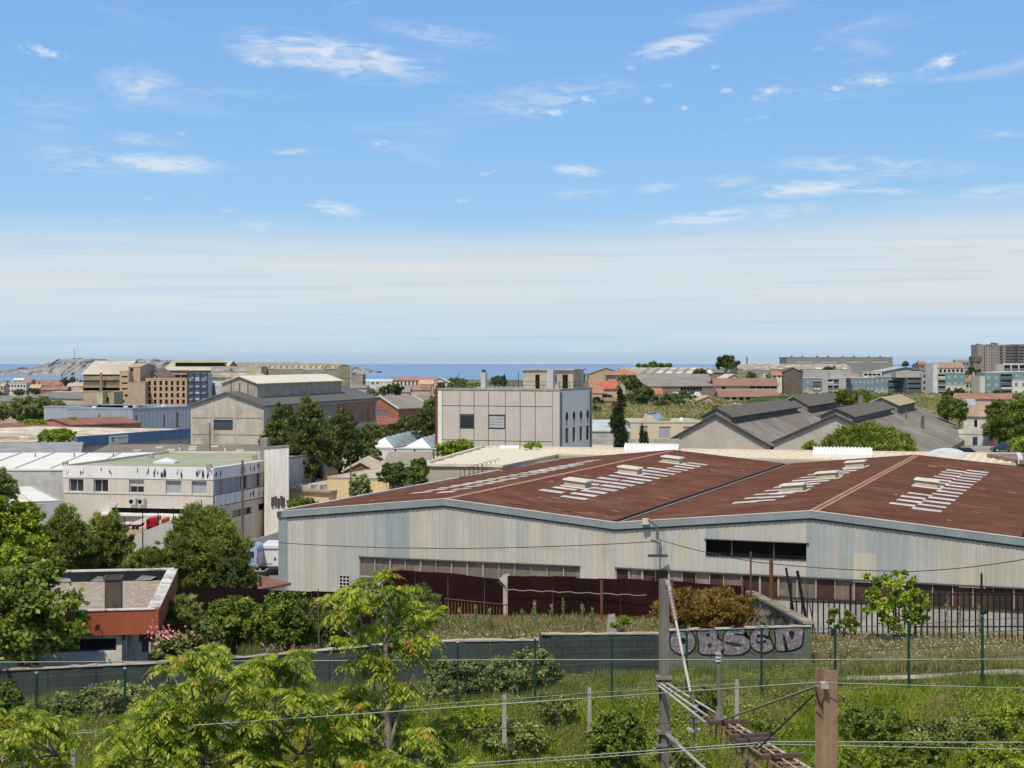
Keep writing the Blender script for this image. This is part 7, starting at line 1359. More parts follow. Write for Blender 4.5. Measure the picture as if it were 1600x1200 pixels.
I = bldg('refinery_tower', 'tan stepped refinery tower with narrow horizontal windows', 'factory', 187, 462, 201, 462, 16, Z(580, 462), 29, TAN2, TAN, 'flat', par=.0, wins=[('f', .6, Z(y_, 462), 2.4, Z(y_, 462) + .5, 'dark') for y_ in (590, 600, 609)] + [('f', 1.5, Z(620, 462), 2.4, Z(620, 462) + .8, 'dark'), ('f', .5, Z(629, 462), 1.5, Z(629, 462) + .8, 'dark')])
I = bldg('refinery_tower', 'tan refinery tower with black slot near the top behind the stepped one', 'factory', 200, 466, 219, 466, 20, Z(573, 466), 29, TAN, TAN, 'gable_u', 1.0, .1, wins=[('f', .6, Z(581, 466), 1.6, Z(575, 466), 'dark')])
I = bldg('refinery_block', 'blank tan refinery block in front of the window wing', 'factory', 201, 456, 227, 456, 10, Z(597, 456), 29, TAN, TAN, 'flat', par=.1)
I = bldg('refinery_roof', 'dark sloping roof mass right of the slot tower', 'factory', 216, 480, 246, 480, 24, Z(588, 480), 29, TAN, mat('roof_mudbrown', (.20, .165, .13), .9), 'gable_v', 2.4, .4)
zq = [Z(y_, 460) for y_ in (602, 611, 621, 631)]
I = bldg('refinery_offices', 'ochre refinery office wing with rows of small windows', 'factory', 228, 460, 292, 460, 14, Z(593, 460), 29, TAN2, TRF, 'flat', par=.4, wins=[('f',) + g_ for g_ in grid(7, zq, .8, 1.3, .2, 12.1, 'dark')])
I = bldg('refinery_pale_block', 'pale yellow block at the foot of the refinery', 'factory', 151, 420, 160.5, 420, 12, Z(612, 420), 29, mat('wall_paleyellow', (.55, .47, .31), .9), TAN, 'flat', par=.05)
I = bldg('refinery_annex', 'low tan annex with dark arched opening at the foot of the refinery', 'factory', 160.5, 424, 178, 424, 10, Z(613, 424), 29, TAN, TAN, 'flat', par=.05, wins=[('f', .4, 38.8, 1.7, 40.2, 'dark'), ('f', 1.9, 37.4, 2.9, 38.2, 'dark')])
I = bldg('refinery_annex', 'long low tan annex left of the pale yellow block', 'factory', 130, 430, 151, 430, 8, Z(613, 430), 29, TAN, TAN, 'flat', par=.05)
I = bldg('refinery_upper', 'large refinery roof with long dark clerestory above the offices', 'factory', 256, 520, 350, 520, 30, Z(578, 520), 29, TAN, TRF, 'gable_u', 3.0, .5, wins=[('f',) + g_ for g_ in grid(4, [Z(591, 520)], 4.6, 1.2, 1, 20, 'dark')])
zt3 = Z(566, 528); zb3 = Z(572, 528); add = new('clerestory', None, I['t'], (X(310, 528), 528, zb3)); MB().box(X(276, 528), 526, zb3 - .5, X(352, 528), 536, zt3).build('clerestory_glass', mat('clerestory_dark', (.03, .04, .05), .4), add); 
MB().slab((X(274, 528), 524.5, zt3 + .05), (X(356, 528), 524.5, zt3 + .05), (X(348, 530), 532, zt3 + .95), (X(280, 530), 532, zt3 + .95), .2).build('clerestory_roof', mat('roof_khaki', (.40, .36, .25), .9), add)
# blue steel frame tower
bt = thing('steel_frame_tower', (X(305, 440), 440, 29), 'dark blue steel-framed tower with white cladding between the refinery offices and the silo block', 'tower'); d = 440; zz = lambda y_: Z(y_, d)
MB().box(X(294, d), d + .4, 29, X(323, d), d + 8, zz(584)).build('cladding', mat('clad_whitegrey', (.50, .51, .53), .7, streak=.2), bt)
for px in (293, 303, 312.5, 324): MB().box(X(px, d) - .16, d - .1, 29, X(px, d) + .16, d + .3, zz(582)).build('steel_column', BLS, bt)
for yy in (583, 596, 606, 616, 626): MB().box(X(293, d), d - .2, zz(yy) - .14, X(324, d), d + .25, zz(yy) + .14).build('steel_beam', BLS, bt)
for a, b in ((583, 596), (596, 606), (606, 616), (616, 626)):
 for x0, x1 in ((293, 303), (312.5, 324)): MB().tube([(X(x0, d), d - .15, zz(a)), (X(x1, d), d - .15, zz(b))], .09, 4).build('brace', BLS, bt); MB().tube([(X(x1, d), d - .15, zz(a)), (X(x0, d), d - .15, zz(b))], .09, 4).build('brace', BLS, bt)
# white silo block with shell roofs and lettering
I = bldg('shell_roof_block', 'white block with blue pilasters and three shell roofs beside the steel tower', 'factory', 325, 448, 408, 448, 16, Z(603, 448), 29, mat('wall_bluewhite', (.52, .54, .56), .85, streak=.15), TRF, 'flat', par=0); f_ = I['f']; W_ = I['W']; z3 = Z(603, 448)
for k, px in enumerate((334, 361, 388)): a = on_face(f_, px); MB().hexa([f_.p(a - .4, z3 - 3, .01), f_.p(a + .4, z3 - 3, .01), f_.p(a + .4, z3 - 3, .15), f_.p(a - .4, z3 - 3, .15)][::-1], [f_.p(a - .4, z3 + .9, .01), f_.p(a + .4, z3 + .9, .01), f_.p(a + .4, z3 + .9, .15), f_.p(a - .4, z3 + .9, .15)][::-1]).build('blue_pilaster', mat('pil_blue', (.13, .22, .32), .7), I['t'])
I2 = bldg('shell_roof_hall', 'upper white storey carrying three low arched shells', 'factory', 328, 452, 416, 452, 14, Z(590, 452), 29, mat('wall_bluewhite', (.52, .54, .56), .85), TRF, 'flat', par=0); f2 = I2['f']
for px in (341, 368, 395):
 a = on_face(f2, px); mb = MB(); K = 10
 for q in (.6, -12):
  for k in range(K + 1): mb.v.append(tuple(f2.p(a - 2.4 + 4.8 * k / K, Z(590, 452) + .06 + 1.25 * math.sin(math.pi * k / K), q)))
 for k in range(K): mb.f.append((k, k + 1, K + 2 + k, K + 1 + k))
 mb.f.append(tuple(range(K + 1))); mb.build('shell_roof', TRF, I2['t'])
I3 = bldg('sign_parapet_hall', 'tan hall with faded lettering and a green triangle above the shell roofs', 'factory', 330, 470, 408, 470, 12, Z(573.5, 470), 29, mat('wall_tanlight', (.50, .43, .30), .9, streak=.15), TRF, 'flat', par=.2); f3 = I3['f']; z0, z1 = Z(580, 470), Z(575.2, 470); SGN = mat('letter_faded', (.55, .55, .53), .8)
bk = MB().hexa([f3.p(.2, z0 - .15, .01), f3.p(11.2, z0 - .15, .01), f3.p(11.2, z0 - .15, .1), f3.p(.2, z0 - .15, .1)][::-1], [f3.p(.2, z1 + .2, .01), f3.p(11.2, z1 + .2, .01), f3.p(11.2, z1 + .2, .1), f3.p(.2, z1 + .2, .1)][::-1]).build('sign_band', mat('sign_greyed', (.38, .38, .36), .85), I3['t'])
text_on(f3, 'SAINT', .5, 5.0, z0, z1, .11, SGN, bk); text_on(f3, 'LOUIS', 7.4, 11.0, z0, z1, .11, SGN, bk); mb = MB(); mb.quad(f3.p(5.5, z0, .11), f3.p(6.9, z0, .11), f3.p(6.2, z1 + .1, .11)); mb.build('logo', mat('logo_green', (.06, .20, .17), .7), bk)
# double vaulted silo hall
vh = thing('vaulted_hall', (X(480, 470), 470, 29), 'huge grey-brown hall with two barrel-vault gables and ribbed roof', 'factory'); d = 470
def vault(px0, px1, d, yt, ysp, Ln, par):
 x0, x1 = X(px0, d), X(px1, d); r_ = (x1 - x0) / 2; c = (x0 + x1) / 2; zs, zt3 = Z(ysp, d), Z(yt, d); h = zt3 - zs; ldir = Vector((-.86, .51, 0)); mb = MB(); K = 12
 arc = [(c - r_ * math.cos(math.pi * k / K), d, zs + h * math.sin(math.pi * k / K)) for k in range(K + 1)]
 fr = [(x0, d, 29), (x1, d, 29)] + [arc[K - k] for k in range(K + 1)]; mb.quad(*fr); bkp = [tuple(Vector(q) + ldir * Ln) for q in fr]; mb.quad(*reversed(bkp)); mb.quad(fr[0], fr[-1], bkp[-1], bkp[0]); mb.quad(fr[1], bkp[1], bkp[2], fr[2]); mb.build('wall', GRC, par); mb = MB(); n = 13
 for i in range(n + 1):
  for k in range(K + 1): mb.v.append(tuple(Vector(arc[k]) * 1 + ldir * (Ln * i / n - .3) + Vector((0, 0, .2))))
 for i in range(n):
  for k in range(K): a = i * (K + 1) + k; mb.f.append((a, a + 1, a + K + 2, a + K + 1))
 mb.build('vault_roof', TRF, par)
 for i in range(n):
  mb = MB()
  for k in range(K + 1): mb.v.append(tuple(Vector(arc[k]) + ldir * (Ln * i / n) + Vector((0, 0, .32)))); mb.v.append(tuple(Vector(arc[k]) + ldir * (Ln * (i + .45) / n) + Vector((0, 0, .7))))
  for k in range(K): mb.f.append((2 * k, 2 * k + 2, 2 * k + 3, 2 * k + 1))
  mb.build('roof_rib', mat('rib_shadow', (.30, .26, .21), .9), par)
 for k in range(1, 5): xx = x0 + (x1 - x0) * k / 5; MB().box(xx - .12, d - .25, 29, xx + .12, d - .01, zs + h * math.sin(math.acos(1 - 2 * k / 5)) - .2).build('mullion', STR, par)
 for yy in (590, 603): MB().box(x0, d - .2, Z(yy, d), x1, d - .01, Z(yy, d) + .25).build('ledge', STR, par)
vault(505, 526, 470, 571, 578, 30, vh); vault(526, 548, 468, 571, 578, 30, vh)
for k in range(12): xx = X(418 + k * 7.4, 486); MB().box(xx - .1, 482 - k * .9, 36, xx + .1, 482.2 - k * .9, Z(580, 486)).build('side_rib', STR, vh)
I = bldg('silo_annex', 'plain grey-brown block right of the double vault', 'factory', 549, 466, 566.5, 466, 10, Z(586, 466), 29, GRC, GRC, 'flat', par=.2); I = bldg('silo_store', 'low grey building at the foot of the vaulted hall', 'factory', 546, 460, 572, 460, 9, Z(606, 460), 29, mat('wall_grey_shade', (.42, .42, .42), .85), AST, 'gable_u', .8, .2)
for px in (551, 554.5): stack(px, 468, 582.5, 586, .35, FRD, 'left one of the two tiny vents on the silo annex roof' if px == 551 else 'right one of the two tiny vents on the silo annex roof', 'vent', 'vent')
I = bldg('sawtooth_hall', 'grey hall with clerestory windows behind the lettered hall', 'factory', 362, 560, 458, 560, 26, Z(573, 560), 29, mat('wall_taupe_far', (.38, .34, .29), .9), mat('roof_greybrown', (.27, .25, .22), .9), 'gable_u', 1.5, .4, wins=[('f',) + g_ for g_ in grid(11, [Z(577, 560)], 1.2, .8, 1, 21.5, 'dark')])
# crane
cn = thing('tower_crane', (X(121, 800), 800, 28), 'tower crane with red and white jib in front of the island', 'crane'); d = 800; CW = mat('crane_white', (.6, .6, .6), .6); CRd = mat('crane_red', (.40, .10, .07), .6)
for a in (-.6, .6): MB().box(X(121, d) + a - .15, d, 28, X(121, d) + a + .15, d + .3, Z(566, d)).build('mast_chord', CW, cn)
for k in range(14): z_ = 30 + k * 2.2; MB().tube([(X(121, d) - .6, d, z_), (X(121, d) + .6, d, z_ + 2)], .08, 4).build('lacing', CW, cn)
xs2 = [X(p_, d) for p_ in (114, 119, 124, 129, 133, 137)]
for i in range(5): MB().box(xs2[i], d - .3, Z(568.6, d), xs2[i + 1] - .01, d + .3, Z(566.8, d)).build('jib_section', CRd if i % 2 == 0 else CW, cn)
MB().tube([(X(121, d), d, Z(566, d)), (X(121, d), d, Z(562, d))], .3, 4).build('apex', CW, cn)
cn = thing('harbour_crane', (X(95, 1500), 1500, 20), 'slanting dark harbour crane boom rising by the shore at the left', 'crane'); MB().tube([(X(98, 1500), 1500, Z(600, 1500)), (X(97, 1500), 1500, Z(590, 1500)), (X(95, 1500), 1500, Z(585, 1500))], [.7, .6, .4], 5).build('boom', BLS, cn)
# ------------------------------------------------------------------ far left town
def house(px0, px1, d, yt, yb, wallc, roofc, lab, roof='gable_u', rise=None, nw=None, rows=2, dep=9, name='house', cat='house', style='dark', over=.3, group=None):
 W_ = (px1 - px0) * d / F; zt_h, zb_h = Z(yt, d), min(Z(yb, d), gz(X((px0 + px1) / 2, d), d)) - .5; H = Z(yt, d) - Z(yb, d); rise = rise if rise is not None else min(2.2, dep * .2); nw = nw if nw is not None else max(1, int(W_ / 3.4)); rows = min(rows, max(1, int(H / 2.6))); hh = min(1.3, H * .3 / max(1, rows) + .5)
 ws = [('f',) + g_ for g_ in grid(nw, [zt_h - 2.2 - 2.8 * k for k in range(rows)], min(.9, W_ / nw * .5), hh, .3, W_ - .3, style)] if nw else []
 I = bldg(name, lab, cat, px0, d, px1, d, dep, zt_h, zb_h, wallc, roofc, roof, rise, over, ws, .12, group)
 for k in range(1 + (W_ > 9)): s_ = W_ * rnd.uniform(.15, .85); q = dep * rnd.uniform(.3, .6); add_box(I, 'chimney', PLB, s_ - .35, q, zt_h, s_ + .35, q + .6, zt_h + rise + rnd.uniform(.6, 1.2))
 return I
TIL = mat('tile_orange', (.37, .18, .115), .85, var=.15, sc=.25); TIL2 = mat('tile_pinkred', (.30, .165, .12), .85, var=.18, sc=.25); TIL3 = mat('tile_peach', (.50, .33, .22), .85, var=.12, sc=.25); PLW = mat('plaster_white', (.52, .50, .47), .9, var=.06); PLB = mat('plaster_beige', (.44, .38, .30), .9, var=.08); PLP = mat('plaster_pink', (.48, .36, .30), .9, var=.08); PLG = mat('plaster_grey', (.36, .35, .33), .9, var=.1); STO = mat('stone_brown', (.26, .21, .17), .92, var=.15)
house(7, 41, 900, 599, 618, PLW, PLG, 'pale four-storey apartment block with red shutters far left', 'flat', 0, 7, 3, 12, 'apartment_block', 'apartment block')
house(41, 48, 940, 597, 606, mat('plaster_orange', (.48, .26, .15), .9), TIL, 'small orange house right of the pale far-left apartment block')
house(49, 95, 1000, 597, 604, PLP, TIL2, 'long red-roofed buildings by the shore, far left', nw=6, rows=1); house(62, 94, 920, 602, 612, PLG, TIL2, 'grey house with red roof in the far left town'); house(64, 104, 850, 609, 616, TIL2, TIL2, 'long pinkish brick wall building in the far left town', nw=0)
house(20, 36, 1300, 594, 600, PLG, PLW, 'grey house with a white gable near the far left shore'); house(0, 9, 1050, 596, 604, PLG, PLG, 'grey house at the extreme left edge of the town', 'flat', nw=2); house(36, 47, 1150, 596, 601, PLP, TIL, 'tiny orange roofed house behind the far left apartment block', nw=2)
house(104, 118, 900, 604, 612, PLG, PLG, 'small grey house below the tower crane', nw=2); house(112, 130, 830, 603, 607, PLB, TIL3, 'tan roofs right below the tower crane', nw=0); house(46, 62, 870, 606, 613, PLP, TIL3, 'small pinkish house in the middle of the far left town', nw=2); house(0, 6, 850, 603, 614, PLB, TIL3, 'tan house at the extreme left edge in front of the grey one', nw=1)
I = bldg('greybrown_shed', 'long grey-brown shed with a line of white rooflights at far left', 'shed', 36, 520, 132, 500, 26, Z(622, 510), 28, PLB, mat('roof_dusty', (.20, .19, .18), .9), 'gable_u', 1.8, .3); P = I['P']
for k in range(6): MB().slab(P(.8 + k * 2.1, 11, Z(622, 510) + 1.75), P(2.2 + k * 2.1, 11, Z(622, 510) + 1.75), P(2.5 + k * 2.1, 12.6, Z(622, 510) + 1.95), P(1.1 + k * 2.1, 12.6, Z(622, 510) + 1.95), .1).build('rooflight', MC['strip_white'], I['t'])
I = bldg('peach_roof_shed', 'shed with light peach roof beside the refinery foot', 'shed', 98, 540, 131, 530, 14, Z(617, 535), 28, PLB, TIL3, 'gable_u', 1.2, .3); I = bldg('dusty_shed', 'dusty grey shed at the left edge above the trees', 'shed', -60, 500, 30, 500, 18, Z(627, 500), 28, PLB, MC['roof_dusty'], 'gable_u', 1.6, .3)
# ------------------------------------------------------------------ far centre-left (on the shore)
I = bldg('white_shed', 'white shed with two small dark windows near the shore', 'shed', 567, 760, 612, 760, 16, Z(596, 760), 30, mat('plaster_bright', (.62, .60, .56), .85), PLW, 'gable_u', 1.0, .2, wins=[('f', 4.4, Z(600.5, 760), 5.3, Z(600.5, 760) + .9, 'dark'), ('f', 6.8, Z(600.5, 760), 7.7, Z(600.5, 760) + .9, 'dark')])
I = bldg('colonnade_building', 'long white building with dark tall windows and orange tiled roof near the shore', 'building', 611, 820, 686, 820, 18, Z(594, 820), 30, PLW, TIL, 'gable_u', 1.6, .4, wins=[('f',) + g_ for g_ in grid(12, [Z(603, 820)], .8, 2.4, .5, 25, 'dark')])
I = bldg('stepped_white_building', 'pale building with curved roof at the right end of the long white one', 'building', 672, 780, 701, 780, 14, Z(597, 780), 30, PLW, PLW, 'gable_v', 2.2, .5, wins=[('f', 3.0, Z(599.5, 780), 8.0, Z(599.5, 780) + .7, 'dark')])
house(634, 672, 620, 609, 616, PLB, TIL2, 'low pink-roofed building below the long white one', nw=0); house(655, 677, 680, 600, 610, TIL3, TIL3, 'brown tiled roofs in front of the pale curved-roof building', nw=2)
house(588, 640, 560, 612, 620, PLB, AST, 'grey roof behind the brick hall', nw=0)
# ------------------------------------------------------------------ far centre-right
I = bldg('pavilion', 'building with broad orange hipped roof above the red-roofed houses', 'building', 950, 560, 1002, 560, 14, Z(586, 560), 37, mat('plaster_ochre', (.42, .32, .21), .9), TIL, 'hip', 2.3, .8, wins=[('f',) + g_ for g_ in grid(4, [Z(592, 560)], .9, 1.4, 6, 11.5, 'dark')])
I = bldg('red_roof_house', 'red-tiled house with row of white shutters behind the tall cypress', 'house', 943, 430, 965, 430, 9, Z(607, 430), 37, PLP, mat('tile_red', (.42, .13, .085), .85, var=.12), 'gable_u', 2.0, .3, wins=[('f',) + g_ for g_ in grid(4, [Z(613, 430)], .5, .9, .2, 3.8, 'shut')])
I = bldg('orange_roof_house', 'steep orange-roofed house left of the house with white shutters', 'house', 924, 425, 943, 425, 14, Z(614, 425), 37, PLP, TIL, 'shed', 3.4, .2); I = bldg('low_pink_house', 'low pinkish roofs at the edge of the meadow', 'house', 918, 405, 966, 405, 6, Z(626, 405), 37, PLP, TIL2, 'gable_u', .7, .3)
I = bldg('grey_gable_house', 'grey gable end right of the red-tiled house', 'house', 965, 428, 977, 428, 9, Z(603, 428), 37, PLG, TIL2, 'gable_v', 1.3, .2); I = bldg('terracotta_house', 'small house with bright terracotta roof beside the hedge', 'house', 1009, 440, 1034, 440, 8, Z(615, 440), 37, PLW, TIL, 'gable_u', 1.5, .35, wins=[('f', 1.0, 39.2, 1.6, 40.1, 'dark')])
I = bldg('far_hangar', 'far brown hangar behind the orange hipped roof', 'hangar', 920, 780, 975, 780, 20, Z(584, 780), 34, TAN, mat('roof_greybrown', (.27, .25, .22), .9), 'gable_v', 3, .4)
I = bldg('striped_hangar', 'long hangar roof with white stripes in front of the sea', 'hangar', 972, 640, 1112, 640, 24, Z(583, 640), 36, STO, mat('roof_striped', (.60, .57, .52), .8, dirt=(.30, .27, .23), dsc=.05, dth=(.5, .55)), 'gable_u', 2.2, .5)
for k in range(7): P = I['P']; MB().slab(P(8 + k * 4.2, -.2, Z(583, 640) + .2), P(9.5 + k * 4.2, -.2, Z(583, 640) + .2), P(13 + k * 4.2, 11, Z(583, 640) + 2.1), P(11.5 + k * 4.2, 11, Z(583, 640) + 2.1), .12).build('roof_stripe', mat('stripe_brown', (.25, .22, .19), .9), I['t'])
I = bldg('brown_hangar', 'long dark brown hangar with parallel roofs right of the orange hipped roof', 'hangar', 1000, 520, 1112, 520, 26, Z(596, 520), 36, STO, AST, 'gable_u', 2.4, .5); I = bldg('stone_shed', 'long low stone-walled shed in front of the brown hangar', 'shed', 1015, 470, 1115, 480, 14, Z(603, 475), 36, STO, AST, 'gable_u', 1.6, .3, wins=[('f',) + g_ for g_ in grid(7, [Z(611, 475)], 1.0, 1.2, 11, 19, 'dark')])
I = bldg('ridge_roof_hall', 'hall with light ivory roof in front of the round sea-side tree', 'hall', 1126, 560, 1168, 560, 22, Z(595, 560), 35, PLG, mat('roof_ivory2', (.56, .50, .38), .85), 'gable_v', 2.4, .4)
I = bldg('wide_dark_hangar', 'wide dark hangar below the round sea-side tree', 'hangar', 1100, 720, 1152, 720, 20, Z(582, 720), 34, STO, mat('roof_olive', (.22, .20, .14), .9), 'gable_u', 1.6, .4); I = bldg('striped_yard_roof', 'long hangar roof with white specks running to the long flat block', 'hangar', 1156, 700, 1330, 700, 30, Z(577, 700), 34, STO, mat('roof_specked', (.30, .27, .23), .9, dirt=(.62, .58, .5), dsc=.35, dth=(.56, .6)), 'gable_u', 2.4, .4)
I = bldg('white_edge_roof', 'flat white-edged roof below the specked hangar roof', 'building', 1152, 640, 1222, 640, 20, Z(580, 640), 34, STO, PLW, 'flat', par=.5)
I = bldg('school_wing', 'long pinkish building with brown tiled roof and ribbon window', 'school', 1118, 500, 1215, 500, 12, Z(602, 500), 36, PLP, mat('tile_brown', (.25, .15, .115), .88, var=.12, sc=.2), 'gable_u', 2.2, .5, wins=[('f', 2.0, Z(608, 500), 3.2, Z(608, 500) + 1.1, 'dark')] + [('f',) + g_ for g_ in grid(4, [Z(607, 500)], 1.9, .9, 11, 20, 'dark')])
I = bldg('school_wing', 'lower pinkish wing with brown tiled roof and white posts in front of the long one', 'school', 1125, 470, 1214, 470, 10, Z(619, 470), 36, PLW, MC['tile_brown'], 'gable_u', 1.8, .5, wins=[('f',) + g_ for g_ in grid(5, [Z(627, 470)], 1.4, 1.3, 1, 12, 'dark')])
I = bldg('pink_house', 'low house with pale pink roof and red end wall beside the meadow', 'house', 1086, 420, 1128, 420, 9, Z(627, 420), 37, PLP, TIL3, 'gable_v', 1.5, .4); add_box(I, 'red_wall', BK2, 4.8, -.03, 37, 7.3, -.004, 39.2); I = bldg('pink_house', 'pale low roof at the meadow edge left of the pink-roofed house', 'house', 1058, 415, 1092, 415, 8, Z(632, 415), 37, PLP, TIL3, 'gable_v', 1.2, .3); I = bldg('pink_house', 'brown and white low roof at the meadow edge right of the pink-roofed house', 'house', 1128, 425, 1170, 425, 8, Z(631, 425), 37, PLW, mat('tile_brown', (.30, .17, .125), .88), 'gable_v', 1.0, .3)
I = bldg('blue_long_shed', 'small long pale-blue shed below the stone-walled shed', 'shed', 1056, 445, 1096, 445, 7, Z(619, 445), 37, mat('wall_paleblue', (.42, .47, .52), .8), MC['roof_paleblue'], 'shed', 1.0, .2)
I = bldg('orange_cottage', 'small orange-roofed cottage in front of the brown ruined building', 'house', 1207, 560, 1222, 560, 8, Z(586, 560), 35, PLW, TIL, 'gable_u', 1.2, .3, wins=[('f', .5, Z(590, 560), 1.1, Z(590, 560) + .8, 'dark'), ('f', 2.2, Z(590, 560), 2.8, Z(590, 560) + .8, 'dark')]); I = bldg('white_cottage', 'white cottage left of the orange-roofed cottage', 'house', 1192, 570, 1206, 570, 7, Z(584, 570), 35, PLW, PLW, 'flat', par=.1, wins=[('f', 1.1, Z(589, 570), 1.9, Z(589, 570) + .9, 'dark')])
I = bldg('brown_ruin', 'dark brown gabled building left above the blue apartments', 'building', 1224, 560, 1254, 560, 12, Z(581, 560), 35, mat('stone_dark', (.14, .115, .10), .95), mat('stone_dark', (.14, .115, .10), .95), 'gable_v', 1.6, .3)
# long block with stacks
LB_ = mat('block_grey', (.235, .225, .21), .9, var=.1, sc=.1)
I = bldg('long_flat_block', 'long grey-brown flat block with many small stacks on its roof', 'building', 1229, 900, 1395, 900, 24, Z(559.5, 900), 30, LB_, LB_, 'flat', par=.6, wins=[('f',) + g_ for g_ in grid(4, [Z(566.3, 900)], 9, 1.0, 3, 62, 'shut')])
for i, px in enumerate((1241, 1258, 1281, 1289, 1293, 1298, 1322, 1330, 1334, 1339, 1363, 1371, 1375, 1381)): P = I['P']; s_ = (px - 1229) * 900 / F; add_box(I, 'stack', mat('stack_dark', (.10, .105, .11), .9), s_ - .5, 8, Z(559.5, 900), s_ + .5, 9, Z(556 if i in (0, 1, 2, 5, 6, 9, 10, 13) else 558, 900))
# ------------------------------------------------------------------ blue-grey apartments
BA = mat('apart_blue', (.155, .225, .275), .8, var=.05); BA2 = mat('apart_bluedark', (.11, .145, .18), .8, var=.08); BT = mat('apart_teal', (.15, .235, .26), .8, var=.05); AG = mat('apart_grey', (.36, .35, .335), .85, var=.06); AW = mat('apart_cream', (.50, .48, .43), .85, var=.05); APB = mat('balcony_dark', (.06, .065, .085), .7); APW = mat('apart_white', (.60, .59, .56), .8)
def apart(label, d, vols, rooftrim=True, group=None):
 """vols: (px0, px1, top row, base row, material, setback, window columns, window rows, style, kind)"""
 t = thing('apartment_block', (X(vols[0][0], d), d, 34), label, 'apartment block', group)
 for (a, b, yt, yb, m_, sb, nc_, nr_, st, kd) in vols:
  dd = d + sb; p0 = Vector((X(a, dd), dd, 0)); W_ = X(b, dd) - X(a, dd); fc = Face(p0, 0.0); z1, z0 = Z(yt, dd), Z(yb, dd) ; g0 = min(z0, 33.0) if kd == 'g' else z0; hs = []
  if nc_:
   rh = (z1 - z0) / nr_; ww = W_ / nc_ * (.36 if kd != 'b' else .86); hs = [((i + .5) * W_ / nc_ - ww / 2, z0 + j * rh + rh * .28, (i + .5) * W_ / nc_ + ww / 2, z0 + j * rh + rh * (.74 if kd != 'b' else .9)) for i in range(nc_) for j in range(nr_)]
  mb = MB(); wall_mb(mb, fc, W_, g0, z1, hs, .15 if kd != 'b' else .9); D_ = 11 - sb * .5; q = MB
  for f2, w2 in ((Face((p0.x + W_, dd), math.pi / 2), D_), (Face((p0.x, dd + D_), -math.pi / 2), D_), (Face((p0.x + W_, dd + D_), math.pi), W_)): wall_mb(mb, f2, w2, g0, z1)
  mb.build('wall', m_, t); MB().box(p0.x, dd, z1 + .002, p0.x + W_, dd + D_, z1 + .12).build('roof', AG, t)
  if rooftrim: MB().box(p0.x - .1, dd - .1, z1 + .121, p0.x + W_ + .1, dd + .3, z1 + .4).build('roof_edge', APW if m_ is not BA2 else AG, t)
  for h in hs:
   if kd == 'b':
    mb = MB(); mb.quad(fc.p(h[0], h[1], -.88), fc.p(h[2], h[1], -.88), fc.p(h[2], h[3], -.88), fc.p(h[0], h[3], -.88)); mb.build('loggia_back', APB, t); MB().box(fc.p(h[0], 0, .0).x, dd - .12, h[1] - .15, fc.p(h[2], 0).x, dd - .02, h[1] + (h[3] - h[1]) * .42).build('balcony_rail', APW if rnd.random() < .3 else BA2, t)
   else: window(fc, h, rnd.choice([st, st, 'shut']) if st != 'shut' else 'shut', t, .15)
 return t
apart('low blue-grey apartment block with white windows at the left end of the row', 600, [(1214, 1231, 597, 622, mat('apart_slate', (.20, .235, .30), .8), 0, 2, 2, 'shut', 'g'), (1217, 1236, 590, 597, mat('tile_brown', (.30, .17, .125), .88), 3, 0, 0, '', '')])
apart('steel-blue apartment block with cream ground floor, second from the left', 590, [(1239, 1284, 591, 612, BA, 0, 5, 2, 'shut', ''), (1233, 1284, 612, 624, AW, .0, 7, 1, 'dark', 'g'), (1284, 1293, 592, 624, AG, .3, 0, 0, '', 'g'), (1270, 1283, 596, 610, BA2, -.3, 1, 2, '', 'b')])
apart('grey apartment block with dark recessed balconies between two blue blocks', 600, [(1293, 1311, 592, 620, AG, .5, 2, 3, '', 'b'), (1311, 1322, 591, 622, AG, 0, 0, 0, '', 'g'), (1255, 1310, 580, 592, AG, 8, 0, 0, '', ''), (1296, 1330, 580, 591, AG, 6, 0, 0, '', '')])
apart('long steel-blue apartment block behind the plane trees', 610, [(1322, 1366, 591, 612, BA, 0, 7, 2, 'shut', ''), (1366, 1416, 589, 612, BA, .5, 6, 2, 'shut', ''), (1322, 1416, 612, 624, AG, .1, 9, 1, 'dark', 'g'), (1388, 1415, 594, 612, BA2, -.4, 3, 2, '', 'b')])
apart('grey apartment block with dark balconies right of the long steel-blue one', 600, [(1417, 1440, 590, 620, BA2, 0, 1, 4, '', 'b'), (1440, 1458, 583, 622, AG, .4, 2, 4, 'dark', 'g'), (1400, 1440, 582, 590, AG, 3, 0, 0, '', '')])
apart('apartment block with teal upper floors, white stair tower and cream base', 585, [(1458, 1465, 569, 622, APW, 0, 0, 0, '', 'g'), (1465, 1478, 584, 620, AG, .5, 1, 4, '', 'b'), (1478, 1508, 583, 603, BT, 0, 3, 2, 'shut', ''), (1478, 1508, 603, 624, AW, .05, 3, 2, 'dark', 'g')])
apart('pale blue apartment block with white loggias at the right edge', 575, [(1531, 1539, 589, 620, AW, 0, 0, 0, '', 'g'), (1539, 1563, 583, 618, BT, .4, 2, 3, 'shut', 'g'), (1563, 1582, 584, 618, BA2, 0, 1, 4, '', 'b'), (1582, 1640, 595, 620, APW, -1, 5, 2, 'blue', 'g'), (1568, 1640, 569, 582, APW, 3, 6, 1, '', 'b'), (1550, 1640, 582, 600, BT, 2, 8, 2, 'blue', '')])
